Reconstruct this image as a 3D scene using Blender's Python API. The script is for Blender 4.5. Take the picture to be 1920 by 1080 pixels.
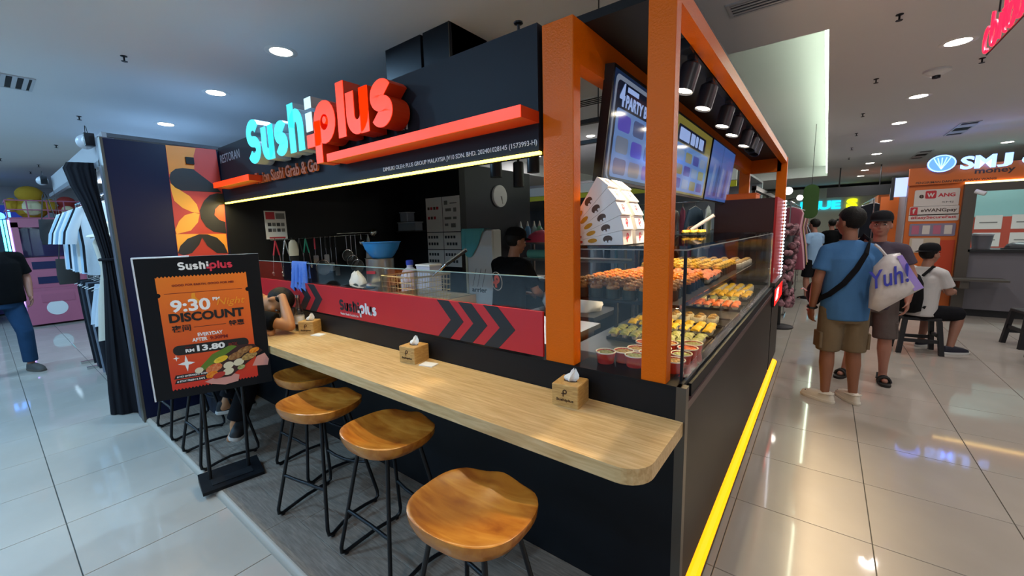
import bpy, math, random
from mathutils import Vector, Matrix
random.seed(7)
for o in list(bpy.data.objects): bpy.data.objects.remove(o)
sc = bpy.context.scene
COL = sc.collection
# ------------------------------------------------------------------ camera (solved from the photograph's vanishing points, 0.6 m floor tiles)
YAW, PITCH, ROLL, FPX, CAMH = -0.655741186, 0.140473379, -0.0247321306, 763.177, 1.585
_f = Vector((math.sin(YAW)*math.cos(PITCH), math.cos(YAW)*math.cos(PITCH), -math.sin(PITCH)))
_r0 = Vector((math.cos(YAW), -math.sin(YAW), 0)); _u0 = _r0.cross(_f)
_r = _r0*math.cos(ROLL)+_u0*math.sin(ROLL); _u = -_r0*math.sin(ROLL)+_u0*math.cos(ROLL)
cd = bpy.data.cameras.new('camera'); cam = bpy.data.objects.new('camera', cd); COL.objects.link(cam)
cd.sensor_width = 36; cd.lens = FPX/1920*36; cd.clip_start = 0.05; cd.clip_end = 200
cam.matrix_world = Matrix(((_r.x, _u.x, -_f.x, 0), (_r.y, _u.y, -_f.y, 0), (_r.z, _u.z, -_f.z, CAMH), (0, 0, 0, 1)))
sc.camera = cam
def ray(u, v): return _r*((u-960)/FPX) - _u*((v-540)/FPX) + _f
def onx(u, v, x): d = ray(u, v); return d*(x/d.x)+Vector((0, 0, CAMH))
def ony(u, v, y): d = ray(u, v); return d*(y/d.y)+Vector((0, 0, CAMH))
def onz(u, v, z): d = ray(u, v); return d*((z-CAMH)/d.z)+Vector((0, 0, CAMH))
# ------------------------------------------------------------------ world, exposure
w = bpy.data.worlds.new('world'); sc.world = w; w.use_nodes = True
w.node_tree.nodes['Background'].inputs[0].default_value = (0, 0, 0, 1)
w.node_tree.nodes['Background'].inputs[1].default_value = 0.0
vs = sc.view_settings; vs.view_transform = 'Standard'; vs.look = 'None'; vs.gamma = 1; vs.use_curve_mapping = False
vs.exposure = 0.45
CEIL = 3.0
def area_light(name, loc, power, color, size, sy=None, rot=(0, 0, 0), spread=math.pi, parent=None):
    l = bpy.data.lights.new(name, 'AREA'); l.energy = power; l.color = color
    l.shape = 'RECTANGLE' if sy else 'DISK'; l.size = size
    if sy: l.size_y = sy
    l.spread = spread
    o = bpy.data.objects.new(name, l); COL.objects.link(o); o.location = loc; o.rotation_euler = rot
    if parent: o.parent = parent
    return o
COOL = (0.36, 0.67, 1.0); NEUT = (1.0, 0.965, 0.95); WARM = (1.0, 0.80, 0.52)
# ceiling downlights seen in the photograph: (x, y, z, colour, power); the fixtures themselves are built further down
DOWN = [(0.745, y, CEIL, NEUT, 9) for y in (5.0, 6.8, 8.4, 10.05, 11.8, 13.5, 15.2, 17.0)] + [(2.6, 12.0, CEIL, NEUT, 9)]
DOWN += [(x, 1.62, CEIL, COOL, 27) for x in (-3.445, -4.87, -6.62, -7.97)]
DOWN += [(-3.62, 7.23, CEIL+0.30, NEUT, 14), (-5.50, 8.27, CEIL+0.30, NEUT, 14), (-1.21, 14.6, CEIL+0.30, NEUT, 14)]
# the same rows of downlights going on over the parts of the mall outside the picture (the nearest reflect in the floor tiles; the far grid is added to light the ceiling)
DOWN_OFF = [(0.745, 3.3, CEIL, NEUT, 9), (2.6, 3.3, CEIL, NEUT, 9), (2.6, 7.4, CEIL, NEUT, 9)]
DOWN_OFF += [(x, -0.6, CEIL, COOL, 27) for x in (-2.6, -4.4, -6.2, -8.0, -10.0)] + [(x, -2.6, CEIL, COOL, 22) for x in (-1.6, -4.2, -7.0)]
DOWN_OFF += [(1.4, 0.6, CEIL, NEUT, 9), (1.6, -1.8, CEIL, NEUT, 9), (-0.6, -0.9, CEIL, NEUT, 9), (1.0, -4.6, CEIL, NEUT, 9), (1.0, -6.8, CEIL, NEUT, 9)]
DOWN_OFF += [(x, y, CEIL, COOL, 27) for x in (-3.0, -6.0, -9.0, -12.0) for y in (-4.6, -6.8)] + [(x, -1.6, CEIL, COOL, 22) for x in (-12.0, -14.5)]  # far unseen lamps, added so floor bounce lifts the ceiling
DOWN_OFF += [(x, y, CEIL, NEUT, 9) for x in (4.4, 6.4) for y in (-5.0, -2.0, 1.0, 4.0, 7.0)]  # unseen grid on the right, likewise added for ceiling brightness
for x, y, z, c, p in DOWN:
    area_light('downlight_lamp', (x, y, z-0.022), p, c, 0.15)
for i, (x, y, z, c, p) in enumerate(DOWN_OFF):
    area_light('downlight_lamp_%d_offscreen' % (i+1), (x, y, z-0.022), p, c, 0.15)

# ------------------------------------------------------------------ helpers
def lin(h):
    h = h.lstrip('#'); v = [int(h[i:i+2], 16)/255 for i in (0, 2, 4)]
    return tuple(((c/12.92) if c <= 0.04045 else ((c+0.055)/1.055)**2.4) for c in v)+(1,)
MATS = {}
def mat(name, col='#808080', rough=0.5, metal=0.0, emit=None, es=0.0, noise=None, bump=None, spec=0.5, coat=0.0, col2=None, stretch=(1, 1, 1), bstretch=None):
    """plain principled material; noise=(scale, fac) mixes col towards col2 with procedural noise; bump=(scale, strength)"""
    if name in MATS: return MATS[name]
    m = bpy.data.materials.new(name); m.use_nodes = True; MATS[name] = m
    nt = m.node_tree; b = nt.nodes['Principled BSDF']
    b.inputs['Base Color'].default_value = lin(col); b.inputs['Roughness'].default_value = rough
    b.inputs['Metallic'].default_value = metal; b.inputs['Specular IOR Level'].default_value = spec
    b.inputs['Coat Weight'].default_value = coat
    if emit:
        b.inputs['Emission Color'].default_value = lin(emit); b.inputs['Emission Strength'].default_value = es
    if noise or bump:
        tc = nt.nodes.new('ShaderNodeTexCoord')
    if noise:
        mp = nt.nodes.new('ShaderNodeMapping'); mp.inputs['Scale'].default_value = stretch
        nt.links.new(tc.outputs['Object'], mp.inputs[0])
        n = nt.nodes.new('ShaderNodeTexNoise'); n.inputs['Scale'].default_value = noise[0]; n.inputs['Detail'].default_value = 6
        nt.links.new(mp.outputs[0], n.inputs['Vector'])
        r = nt.nodes.new('ShaderNodeValToRGB'); r.color_ramp.elements[0].position = 0.35; r.color_ramp.elements[1].position = 0.65
        r.color_ramp.elements[0].color = lin(col); r.color_ramp.elements[1].color = lin(col2 or col)
        mx = nt.nodes.new('ShaderNodeMix'); mx.data_type = 'RGBA'; mx.inputs[0].default_value = noise[1]
        mx.inputs[6].default_value = lin(col); nt.links.new(n.outputs['Fac'], r.inputs[0]); nt.links.new(r.outputs[0], mx.inputs[7])
        nt.links.new(mx.outputs[2], b.inputs['Base Color'])
    if bump:
        mp2 = nt.nodes.new('ShaderNodeMapping'); mp2.inputs['Scale'].default_value = bstretch or stretch
        nt.links.new(tc.outputs['Object'], mp2.inputs[0])
        n2 = nt.nodes.new('ShaderNodeTexNoise'); n2.inputs['Scale'].default_value = bump[0]; n2.inputs['Detail'].default_value = 4
        nt.links.new(mp2.outputs[0], n2.inputs['Vector'])
        bp = nt.nodes.new('ShaderNodeBump'); bp.inputs['Strength'].default_value = bump[1]; bp.inputs['Distance'].default_value = 0.01
        nt.links.new(n2.outputs['Fac'], bp.inputs['Height']); nt.links.new(bp.outputs[0], b.inputs['Normal'])
    return m
def glassmat(name, tint='#ffffff', refl=0.045):
    """thin pane: clear with a fresnel reflection"""
    if name in MATS: return MATS[name]
    m = bpy.data.materials.new(name); m.use_nodes = True; MATS[name] = m
    nt = m.node_tree; nt.nodes.clear()
    out = nt.nodes.new('ShaderNodeOutputMaterial'); t = nt.nodes.new('ShaderNodeBsdfTransparent'); t.inputs[0].default_value = lin(tint)
    g = nt.nodes.new('ShaderNodeBsdfGlossy'); g.inputs['Roughness'].default_value = 0.02
    lw = nt.nodes.new('ShaderNodeLayerWeight'); lw.inputs[0].default_value = 0.25
    mu = nt.nodes.new('ShaderNodeMath'); mu.operation = 'MULTIPLY_ADD'; mu.inputs[1].default_value = 0.22; mu.inputs[2].default_value = refl
    nt.links.new(lw.outputs['Fresnel'], mu.inputs[0])
    mx = nt.nodes.new('ShaderNodeMixShader'); nt.links.new(mu.outputs[0], mx.inputs[0]); nt.links.new(t.outputs[0], mx.inputs[1]); nt.links.new(g.outputs[0], mx.inputs[2])
    nt.links.new(mx.outputs[0], out.inputs[0]); return m
def woodmat(name, c1, c2, scale, stretch, rough=0.4, c3=None):
    if name in MATS: return MATS[name]
    m = bpy.data.materials.new(name); m.use_nodes = True; MATS[name] = m
    nt = m.node_tree; b = nt.nodes['Principled BSDF']; b.inputs['Roughness'].default_value = rough
    tc = nt.nodes.new('ShaderNodeTexCoord'); mp = nt.nodes.new('ShaderNodeMapping'); mp.inputs['Scale'].default_value = stretch
    nt.links.new(tc.outputs['Object'], mp.inputs[0])
    n = nt.nodes.new('ShaderNodeTexNoise'); n.inputs['Scale'].default_value = scale; n.inputs['Detail'].default_value = 8; n.inputs['Distortion'].default_value = 0.6
    nt.links.new(mp.outputs[0], n.inputs['Vector'])
    r = nt.nodes.new('ShaderNodeValToRGB'); e = r.color_ramp.elements
    e[0].position = 0.3; e[0].color = lin(c1); e[1].position = 0.7; e[1].color = lin(c2)
    if c3:
        k = e.new(0.5); k.color = lin(c3)
    nt.links.new(n.outputs['Fac'], r.inputs[0]); nt.links.new(r.outputs[0], b.inputs['Base Color'])
    bp = nt.nodes.new('ShaderNodeBump'); bp.inputs['Strength'].default_value = 0.08; bp.inputs['Distance'].default_value = 0.004
    nt.links.new(n.outputs['Fac'], bp.inputs['Height']); nt.links.new(bp.outputs[0], b.inputs['Normal'])
    return m
V = Vector
class Fr:
    """a drawing frame: origin, x direction, y direction; n points towards the viewer"""
    def __init__(s, o, xd, yd):
        s.o = V(o); s.x = V(xd).normalized(); s.y = V(yd).normalized(); s.n = s.x.cross(s.y).normalized()
    def p(s, a, b, c=0): return s.o+s.x*a+s.y*b+s.n*c
def front(o): return Fr(o, (1, 0, 0), (0, 0, 1))        # faces -y
def right(o): return Fr(o, (0, 1, 0), (0, 0, 1))        # faces +x
def top(o): return Fr(o, (1, 0, 0), (0, 1, 0))          # faces +z
def wloc(o):
    l = V((0, 0, 0))
    while o: l += o.location; o = o.parent
    return l
class MB:
    def __init__(s): s.v = []; s.f = []
    def box(s, x0, x1, y0, y1, z0, z1):
        return s.fbox(Fr((0, 0, 0), (1, 0, 0), (0, 1, 0)), x0, x1, y0, y1, z0, z1)
    def fbox(s, fr, a0, a1, b0, b1, c0, c1):
        n = len(s.v); s.v += [fr.p(a, b, c) for c in (c0, c1) for b in (b0, b1) for a in (a0, a1)]
        s.f += [tuple(n+i for i in q) for q in ((0, 2, 3, 1), (4, 5, 7, 6), (0, 1, 5, 4), (2, 6, 7, 3), (0, 4, 6, 2), (1, 3, 7, 5))]; return s
    def rbox(s, x0, x1, y0, y1, z0, z1, e=0.004):
        """box with small chamfers on its top edges and vertical edges"""
        return s.fpoly(Fr((0, 0, 0), (1, 0, 0), (0, 1, 0)), rrect(x0, x1, y0, y1, e, 1), z0, z1-e).fpoly2(rrect(x0, x1, y0, y1, e, 1), rrect(x0+e, x1-e, y0+e, y1-e, e, 1), z1-e, z1)
    def fpoly2(s, p0, p1, z0, z1):
        n = len(s.v); k = len(p0); s.v += [V((a, b, z0)) for a, b in p0]+[V((a, b, z1)) for a, b in p1]
        s.f += [(n+i, n+(i+1) % k, n+k+(i+1) % k, n+k+i) for i in range(k)]; s.f.append(tuple(n+k+i for i in range(k))); return s
    def fpoly(s, fr, pts, c0, c1):
        n = len(s.v); k = len(pts)
        if sum(pts[i][0]*pts[(i+1) % k][1]-pts[(i+1) % k][0]*pts[i][1] for i in range(k)) < 0: pts = pts[::-1]
        s.v += [fr.p(a, b, c0) for a, b in pts]+[fr.p(a, b, c1) for a, b in pts]
        s.f += [(n+i, n+(i+1) % k, n+k+(i+1) % k, n+k+i) for i in range(k)]
        s.f.append(tuple(n+k+i for i in range(k))); s.f.append(tuple(n+i for i in reversed(range(k)))); return s
    def flat(s, pts):
        n = len(s.v); s.v += [V(p) for p in pts]; s.f.append(tuple(range(n, n+len(pts)))); return s
    def ribbon(s, fr, pts, w, c0, c1, closed=False):
        """a flat stroke of width w along pts, extruded from c0 to c1"""
        k = len(pts); L = []; R = []
        for i in range(k):
            a = V(pts[i-1]) if (i > 0 or closed) else V(pts[i]); b = V(pts[(i+1) % k]) if (i < k-1 or closed) else V(pts[i])
            d = (b-a).normalized(); nn = V((-d.y, d.x)); q = V(pts[i]); L.append(q+nn*w/2); R.append(q-nn*w/2)
        n = len(s.v)
        for i in range(k): s.v += [fr.p(L[i].x, L[i].y, c0), fr.p(R[i].x, R[i].y, c0), fr.p(R[i].x, R[i].y, c1), fr.p(L[i].x, L[i].y, c1)]
        for i in range(k if closed else k-1):
            a = n+4*i; b = n+4*((i+1) % k)
            for j in range(4): s.f.append((a+j, a+(j+1) % 4, b+(j+1) % 4, b+j))
        if not closed: s.f += [(n, n+3, n+2, n+1), tuple(n+4*(k-1)+j for j in range(4))]
        return s
    def tube(s, pts, r, seg=8, closed=False, rs=None):
        pts = [V(p) for p in pts]; k = len(pts); n = len(s.v); up = None
        for i in range(k):
            a = pts[i-1] if (i > 0 or closed) else pts[i]; b = pts[(i+1) % k] if (i < k-1 or closed) else pts[i]
            d = (b-a).normalized()
            if up is None: up = d.orthogonal().normalized()
            up = (up-d*up.dot(d)).normalized() if (up-d*up.dot(d)).length > 1e-5 else d.orthogonal().normalized()
            sd = d.cross(up); rr = rs[i] if rs else r
            s.v += [pts[i]+(up*math.cos(t)+sd*math.sin(t))*rr for t in (2*math.pi*j/seg for j in range(seg))]
        for i in range(k if closed else k-1):
            a = n+seg*i; b = n+seg*((i+1) % k)
            for j in range(seg): s.f.append((a+j, a+(j+1) % seg, b+(j+1) % seg, b+j))
        if not closed: s.f += [tuple(n+j for j in reversed(range(seg))), tuple(n+seg*(k-1)+j for j in range(seg))]
        return s
    def lathe(s, c, prof, seg=20, fr=None, sx=1, sy=1):
        """prof = [(radius, height)], about fr.n through c (default z)"""
        fr = fr or Fr(c, (1, 0, 0), (0, 1, 0)); n = len(s.v); k = len(prof)
        for r, h in prof: s.v += [fr.p(r*sx*math.cos(2*math.pi*j/seg), r*sy*math.sin(2*math.pi*j/seg), h) for j in range(seg)]
        for i in range(k-1):
            for j in range(seg): s.f.append((n+seg*i+j, n+seg*i+(j+1) % seg, n+seg*(i+1)+(j+1) % seg, n+seg*(i+1)+j))
        s.f += [tuple(n+j for j in reversed(range(seg))), tuple(n+seg*(k-1)+j for j in range(seg))]; return s
    def ell(s, c, r, seg=16, rings=10, R=None):
        c = V(c); n = len(s.v); R = R or Matrix.Identity(3)
        r = (r, r, r) if isinstance(r, (int, float)) else r
        s.v.append(c+R@V((0, 0, -r[2])))
        for i in range(1, rings):
            t = -math.pi/2+math.pi*i/rings
            s.v += [c+R@V((r[0]*math.cos(t)*math.cos(2*math.pi*j/seg), r[1]*math.cos(t)*math.sin(2*math.pi*j/seg), r[2]*math.sin(t))) for j in range(seg)]
        s.v.append(c+R@V((0, 0, r[2]))); e = len(s.v)-1
        for j in range(seg):
            s.f.append((n, n+1+(j+1) % seg, n+1+j)); s.f.append((e, e-seg+j, e-seg+(j+1) % seg))
        for i in range(rings-2):
            for j in range(seg): s.f.append((n+1+seg*i+j, n+1+seg*i+(j+1) % seg, n+1+seg*(i+1)+(j+1) % seg, n+1+seg*(i+1)+j))
        return s
    def rings(s, rr, cap=True):
        """loft: list of equal-length point lists"""
        n = len(s.v); k = len(rr[0])
        for r in rr: s.v += [V(p) for p in r]
        for i in range(len(rr)-1):
            for j in range(k): s.f.append((n+k*i+j, n+k*i+(j+1) % k, n+k*(i+1)+(j+1) % k, n+k*(i+1)+j))
        if cap: s.f += [tuple(n+j for j in reversed(range(k))), tuple(n+k*(len(rr)-1)+j for j in range(k))]
        return s
    def mesh(s, name, m, smooth=False, off=V((0, 0, 0))):
        me = bpy.data.meshes.new(name); me.from_pydata([tuple(v-off) for v in s.v], [], s.f)
        me.materials.append(m)
        if smooth:
            me.polygons.foreach_set('use_smooth', [True]*len(me.polygons)); me.set_sharp_from_angle(angle=math.radians(smooth if smooth > 1 else 40))
        me.update(); return me
    def build(s, name, m, parent=None, smooth=False, world=True):
        """vertices are world coordinates (world=True) or coordinates local to the parent"""
        o = bpy.data.objects.new(name, None if False else s.mesh(name, m, smooth, wloc(parent) if (parent and world) else V((0, 0, 0))))
        COL.objects.link(o); o.parent = parent; return o
    def single(s, name, m, label, cat, group=None, smooth=False):
        """a thing that is one mesh: origin at its base centre"""
        xs = [v.x for v in s.v]; ys = [v.y for v in s.v]; zs = [v.z for v in s.v]
        c = V(((min(xs)+max(xs))/2, (min(ys)+max(ys))/2, min(zs)))
        o = bpy.data.objects.new(name, s.mesh(name, m, smooth, c)); o.location = c; COL.objects.link(o); tag(o, label, cat, group); return o
def rrect(x0, x1, y0, y1, r, n=4):
    out = []
    for cx, cy, a0 in ((x1-r, y0+r, -90), (x1-r, y1-r, 0), (x0+r, y1-r, 90), (x0+r, y0+r, 180)):
        for i in range(n+1):
            a = math.radians(a0+90*i/n); out.append((cx+r*math.cos(a), cy+r*math.sin(a)))
    return out
def arc(cx, cy, rx, ry, a0, a1, n=12): return [(cx+rx*math.cos(math.radians(a0+(a1-a0)*i/n)), cy+ry*math.sin(math.radians(a0+(a1-a0)*i/n))) for i in range(n+1)]
def tag(o, label=None, cat=None, group=None, kind=None):
    if label: o['label'] = label
    if cat: o['category'] = cat
    if group: o['group'] = group
    if kind: o['kind'] = kind
    return o
def thing(name, label, cat, loc=(0, 0, 0), rotz=0, group=None):
    o = bpy.data.objects.new(name, None); o.empty_display_size = 0.05; COL.objects.link(o); o.location = loc; o.rotation_euler = (0, 0, rotz)
    return tag(o, label, cat, group)
def struct(name, mb, m, smooth=False):
    o = mb.build(name, m, None, smooth); return tag(o, kind='structure')
def copy_tree(o, parent=None):
    c = o.copy(); COL.objects.link(c); c.parent = parent
    for ch in list(o.children): copy_tree(ch, c)
    return c
def place(o, loc, rotz=0, label=None, group=None):
    o.location = loc; o.rotation_euler = (0, 0, rotz)
    if label: o['label'] = label
    if group: o['group'] = group
    return o
TXT = {}
def text_mesh(body, bold, extr):
    k = (body, bold, extr)
    if k in TXT: return TXT[k]
    cu = bpy.data.curves.new('lettering', 'FONT'); cu.body = body; cu.size = 1; cu.offset = bold; cu.extrude = extr; cu.resolution_u = 3
    o = bpy.data.objects.new('lettering', cu); COL.objects.link(o)
    me = bpy.data.meshes.new_from_object(o.evaluated_get(bpy.context.evaluated_depsgraph_get()))
    bpy.data.objects.remove(o); bpy.data.curves.remove(cu)
    vs_ = [tuple(v.co) for v in me.vertices]; fs = [tuple(p.vertices) for p in me.polygons]; bpy.data.meshes.remove(me)
    TXT[k] = (vs_, fs); return TXT[k]
def text(name, body, fr, w, m, parent, h=None, bold=0.0, depth=0.0015, slant=0.0, raise_=0.0005, label=None):
    """lettering centred on fr.o, w wide, on the surface of the frame"""
    vs_, fs = text_mesh(body, bold, 0.5)
    x0 = min(v[0] for v in vs_); x1 = max(v[0] for v in vs_); y0 = min(v[1] for v in vs_); y1 = max(v[1] for v in vs_)
    sx = w/(x1-x0); sy = h/(y1-y0) if h else sx
    b = MB(); b.v = [fr.p((v[0]-(x0+x1)/2)*sx+slant*(v[1]-(y0+y1)/2)*sy, (v[1]-(y0+y1)/2)*sy, raise_+depth*(0.5+v[2])) for v in vs_]; b.f = list(fs)
    o = b.build(name, m, parent)
    if label: o['label'] = label
    return o
# letter strokes of the shop's wordmark; x-height 1
def S_(cx, wd, ht, t):
    a = wd/2-t/2; b = (ht-t)/4
    up = arc(cx, ht-t/2-b, a, b, 25, 180, 12)+arc(cx, ht-t/2-b, a, b, 200, 268, 5)
    lo = arc(cx, t/2+b, a, b, 88, -20, 8)+arc(cx, t/2+b, a, b, -40, -155, 9)
    return up+lo
def U_(x0, wd, ht, t):
    a = wd/2-t/2; cx = x0+wd/2
    return [(cx-a, ht)]+arc(cx, t/2+a, a, a, 180, 360, 12)+[(cx+a, ht)]
def strokes(t=0.33):
    """(letter, list of (points, closed)) with x positions in x-heights (0.235 m on the big sign)"""
    L = []
    L.append(('S', [(S_(0.49, 0.98, 1.36, t), False)]))
    L.append(('u', [(U_(1.10, 0.82, 1.0, t), False), ([(1.92-t/2, 1.0), (1.92-t/2, 0.0)], False)]))
    L.append(('s', [(S_(2.40, 0.80, 1.0, t), False)]))
    L.append(('h', [([(2.93+t/2, 1.32), (2.93+t/2, 0)], False), (arc(3.35, 0.62, 0.42-t/2, 0.36, 170, 0, 8)+[(3.77-t/2, 0)], False)]))
    L.append(('i', [([(3.90+0.2, 0.9), (3.90+0.2, 0.42)], False), ([(3.90+0.2, 1.28), (3.90+0.2, 1.0)], False)]))
    L.append(('p', [(arc(4.86, 0.53, 0.53-t/2, 0.53-t/2, 0, 360, 20)[:-1], True), ([(4.50, 0.62), (4.50, -0.44)], False), ([(3.92, 0.17), (4.62, 0.17)], False)]))
    L.append(('l', [([(5.50+t/2, 1.32), (5.50+t/2, 0.03)], False)]))
    L.append(('u', [(U_(5.90, 0.90, 1.0, t), False), ([(6.80-t/2, 1.0), (6.80-t/2, 0.0)], False)]))
    L.append(('s', [(S_(7.28, 0.80, 1.02, t), False)]))
    return L
def wordmark(parent, fr, width, m1, m2, depth=0.001, t=0.30, raise_=0.0005):
    """small printed version: 'Sushi' in m1 and 'plus' in m2; fr.o is the left end of the base line"""
    k = width/7.7
    for nm, sel, m in (('wordmark_lettering', range(0, 5), m1), ('wordmark_lettering', range(5, 9), m2)):
        b = MB(); st = strokes(t)
        for i in sel:
            for pts, cl in st[i][1]: b.ribbon(fr, [(x*k, y*k) for x, y in pts], t*k, raise_, raise_+depth, cl)
        b.build(nm, m, parent)
# ================================================================== the setting: floor, ceiling, walls
def visible(p, mg=80):
    d = V(p)-V((0, 0, CAMH)); z = d.dot(_f)
    if z < 0.2: return False
    u = 960+FPX*d.dot(_r)/z; v = 540-FPX*d.dot(_u)/z
    return -mg < u < 1920+mg and -mg < v < 1080+mg
GX, GY, TS = -0.315, 0.11, 0.6
m_grout = mat('dark_grout', '#4a4842', 0.8)
m_tile = mat('polished_tile', '#aaa298', 0.055, noise=(3.0, 0.5), col2='#b4aca2', spec=0.45)
floor = struct('floor', MB().box(-24, 9, -9, 26, -0.10, -0.006), m_grout)
def tile_mesh(name):
    g = 0.0022; e = 0.0015
    b = MB(); p0 = [(g, g), (TS-g, g), (TS-g, TS-g), (g, TS-g)]; p1 = [(g+e, g+e), (TS-g-e, g+e), (TS-g-e, TS-g-e), (g+e, TS-g-e)]
    b.v = [V((a, c, -0.008)) for a, c in p0]+[V((a, c, -0.001)) for a, c in p0]+[V((a, c, 0)) for a, c in p1]
    for i in range(4):
        j = (i+1) % 4; b.f += [(i, j, 4+j, 4+i), (4+i, 4+j, 8+j, 8+i)]
    b.f.append((8, 9, 10, 11)); return b
tme = tile_mesh('tile').mesh('tile', m_tile)
cells = []
for i in range(-40, 16):
    for j in range(-16, 44):
        x = GX+i*TS; y = GY+j*TS; c = (x+TS/2, y+TS/2, 0)
        if -24 < x < 8.4 and -9 < y < 25.4: cells.append((x, y, c))
def covered(x, y):   # under the kiosk
    return x > -4.62 and x+TS < -0.40 and y > 0.75 and y+TS < 6.3
seen = [t for t in cells if visible(t[2]) and not covered(t[0], t[1])]
seen.sort(key=lambda t: t[2][0]**2+t[2][1]**2)
near = set((t[0], t[1]) for t in seen[:300])
for t in seen[:300]:
    o = bpy.data.objects.new('tile', tme); COL.objects.link(o); o.location = (t[0], t[1], 0); o.parent = floor
fb = MB()
for t in cells:
    if (t[0], t[1]) in near: continue
    s_ = tile_mesh('t'); n = len(fb.v); fb.v += [v+V((t[0], t[1], 0)) for v in s_.v]; fb.f += [tuple(n+i for i in q) for q in s_.f]
tag(fb.build('tile_field', m_tile, floor), kind='stuff')

m_ceil = mat('ceiling_paint', '#dedfe0', 0.8, noise=(0.8, 0.2), col2='#d4d5d6')
TX0, TX1, TY0, TY1 = -6.2, -0.08, 4.03, 16.0
cb = MB()
cb.box(-24, 9, -9, TY0, CEIL, CEIL+0.32); cb.box(-24, 9, TY1, 26, CEIL, CEIL+0.32)
cb.box(-24, TX0, TY0, TY1, CEIL, CEIL+0.32); cb.box(TX1, 9, TY0, TY1, CEIL, CEIL+0.32); cb.box(TX0-.2, TX1+.2, TY0-.2, TY1+.2, CEIL+0.30, CEIL+0.36)
ceiling = struct('ceiling', cb, m_ceil)
m_cove = mat('cove_lamp', '#ffffff', 0.5, emit='#e8ffe0', es=9)
MB().box(TX1-0.03, TX1-0.005, TY0+0.1, TY1-0.1, CEIL+0.07, CEIL+0.10).build('cove_light_strip', m_cove, ceiling)
m_wall = mat('mall_wall', '#b4b8c0', 0.7)
struct('wall_far', MB().box(-24, 9, 26, 26.3, 0, 3.3), m_wall); struct('wall_left', MB().box(-24.3, -24, -9, 26, 0, 3.3), m_wall)
struct('wall_right', MB().box(9, 9.3, -9, 26, 0, 3.3), m_wall); struct('wall_back', MB().box(-24, 9, -9.3, -9, 0, 3.3), m_wall)
m_bulk = mat('bulkhead_paint', '#d8d8d8', 0.6)
struct('trim_1', MB().box(-17.2, -16.6, -9, 10, 2.60, 3.0), m_bulk)

# downlight fixtures
m_ring = mat('downlight_ring', '#e8e8e6', 0.4); m_lens = mat('downlight_lens', '#ffffff', 0.4, emit='#fff4e0', es=14)
dl = thing('ceiling_downlight', 'round recessed downlight glowing in the white ceiling', 'downlight', (0, 0, 0), group='ceiling downlights')
MB().lathe((0, 0, 0), [(0.075, 0.0), (0.105, -0.004), (0.115, 0.0), (0.115, 0.004)], 24).build('trim_ring', m_ring, dl, 40)
MB().lathe((0, 0, 0), [(0.078, 0.002), (0.078, -0.002)], 20).build('lens', m_lens, dl)
first = True
m_lens0 = mat('downlight_glass', '#e8e8e4', 0.4)
plain = None
for k_, (x, y, z, c, p) in enumerate(DOWN+DOWN_OFF):
    d = dl if first else copy_tree(dl); first = False
    d.location = (x, y, z-0.002)
    if k_ >= len(DOWN):
        for ch in d.children:
            if ch.name.startswith('lens'):
                if plain is None: plain = ch.data.copy(); plain.materials.clear(); plain.materials.append(m_lens0)
                ch.data = plain
# sprinklers, vents, detectors
m_dark = mat('dark_metal', '#24262a', 0.45, 0.6); m_white = mat('white_plastic', '#dfe0e0', 0.45)
sp = thing('ceiling_sprinkler', 'small dark fire sprinkler head on the ceiling', 'sprinkler', group='fire sprinklers on the ceiling')
MB().lathe((0, 0, 0), [(0.022, 0), (0.022, -0.004), (0.006, -0.008), (0.006, -0.035), (0.02, -0.038), (0.02, -0.041)], 12).build('head', m_dark, sp, 40)
first = True
for p in [(232, 105), (148, 218), (105, 272), (72, 309), (0, 297), (1687, 27), (1643, 148), (1618, 213), (1606, 250), (1597, 277), (1842, 109), (1592, 296), (57, 322)]:
    s_ = sp if first else copy_tree(sp); first = False
    q = onz(p[0], p[1], CEIL); s_.location = (q.x, q.y, CEIL)
m_vent = mat('vent_frame', '#c4c8cc', 0.5, 0.2); m_slot = mat('vent_dark', '#14161a', 0.8)
def vent(c, L, W, ang, n, label):
    t = thing('ceiling_vent', label, 'air vent', (c[0], c[1], CEIL), ang)
    z = 0
    MB().box(-L/2, L/2, -W/2, W/2, -0.004, 0).build('backing', m_slot, t, world=False)
    b = MB(); e = 0.02
    b.box(-L/2-e, L/2+e, -W/2-e, -W/2, -0.01, 0).box(-L/2-e, L/2+e, W/2, W/2+e, -0.01, 0).box(-L/2-e, -L/2, -W/2, W/2, -0.01, 0).box(L/2, L/2+e, -W/2, W/2, -0.01, 0)
    b.build('frame', m_vent, t, world=False)
    for i in range(n):
        y = -W/2+W*(i+0.5)/n; MB().box(-L/2, L/2, y-W/n*0.22, y+W/n*0.22, -0.009, -0.003).build('slat', m_vent, t, world=False)
q = onz(22, 150, CEIL); vent((q.x-.05, q.y-.02), 0.42, 0.26, 0, 4, 'white ceiling grille with wide dark slots')
q = onz(1455, -6, CEIL); vent((q.x, q.y), 0.5, 0.16, 0, 4, 'narrow ceiling grille beside the bright ceiling recess')
q = onz(1803, 241, CEIL); vent((q.x, q.y), 0.18, 1.1, 0, 2, 'long slot diffuser in the ceiling before the blue lit sign')
q = onz(1727, 290, CEIL); vent((q.x, q.y), 0.18, 1.3, 0, 2, 'slot diffuser in the ceiling close to the round blue emblem')
q = onz(1104, 190, CEIL+.3)
t = thing('slot_diffuser', 'white linear slot diffuser inside the bright ceiling recess', 'air vent', (q.x, q.y, CEIL+0.3))
MB().box(q.x-.75, q.x+.75, q.y-.16, q.y+.16, CEIL+.285, CEIL+.30).build('frame', m_white, t)
for i in range(4): MB().box(q.x-.73, q.x+.73, q.y-.13+i*.072, q.y-.10+i*.072, CEIL+.28, CEIL+.286).build('slot', m_slot, t)
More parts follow.
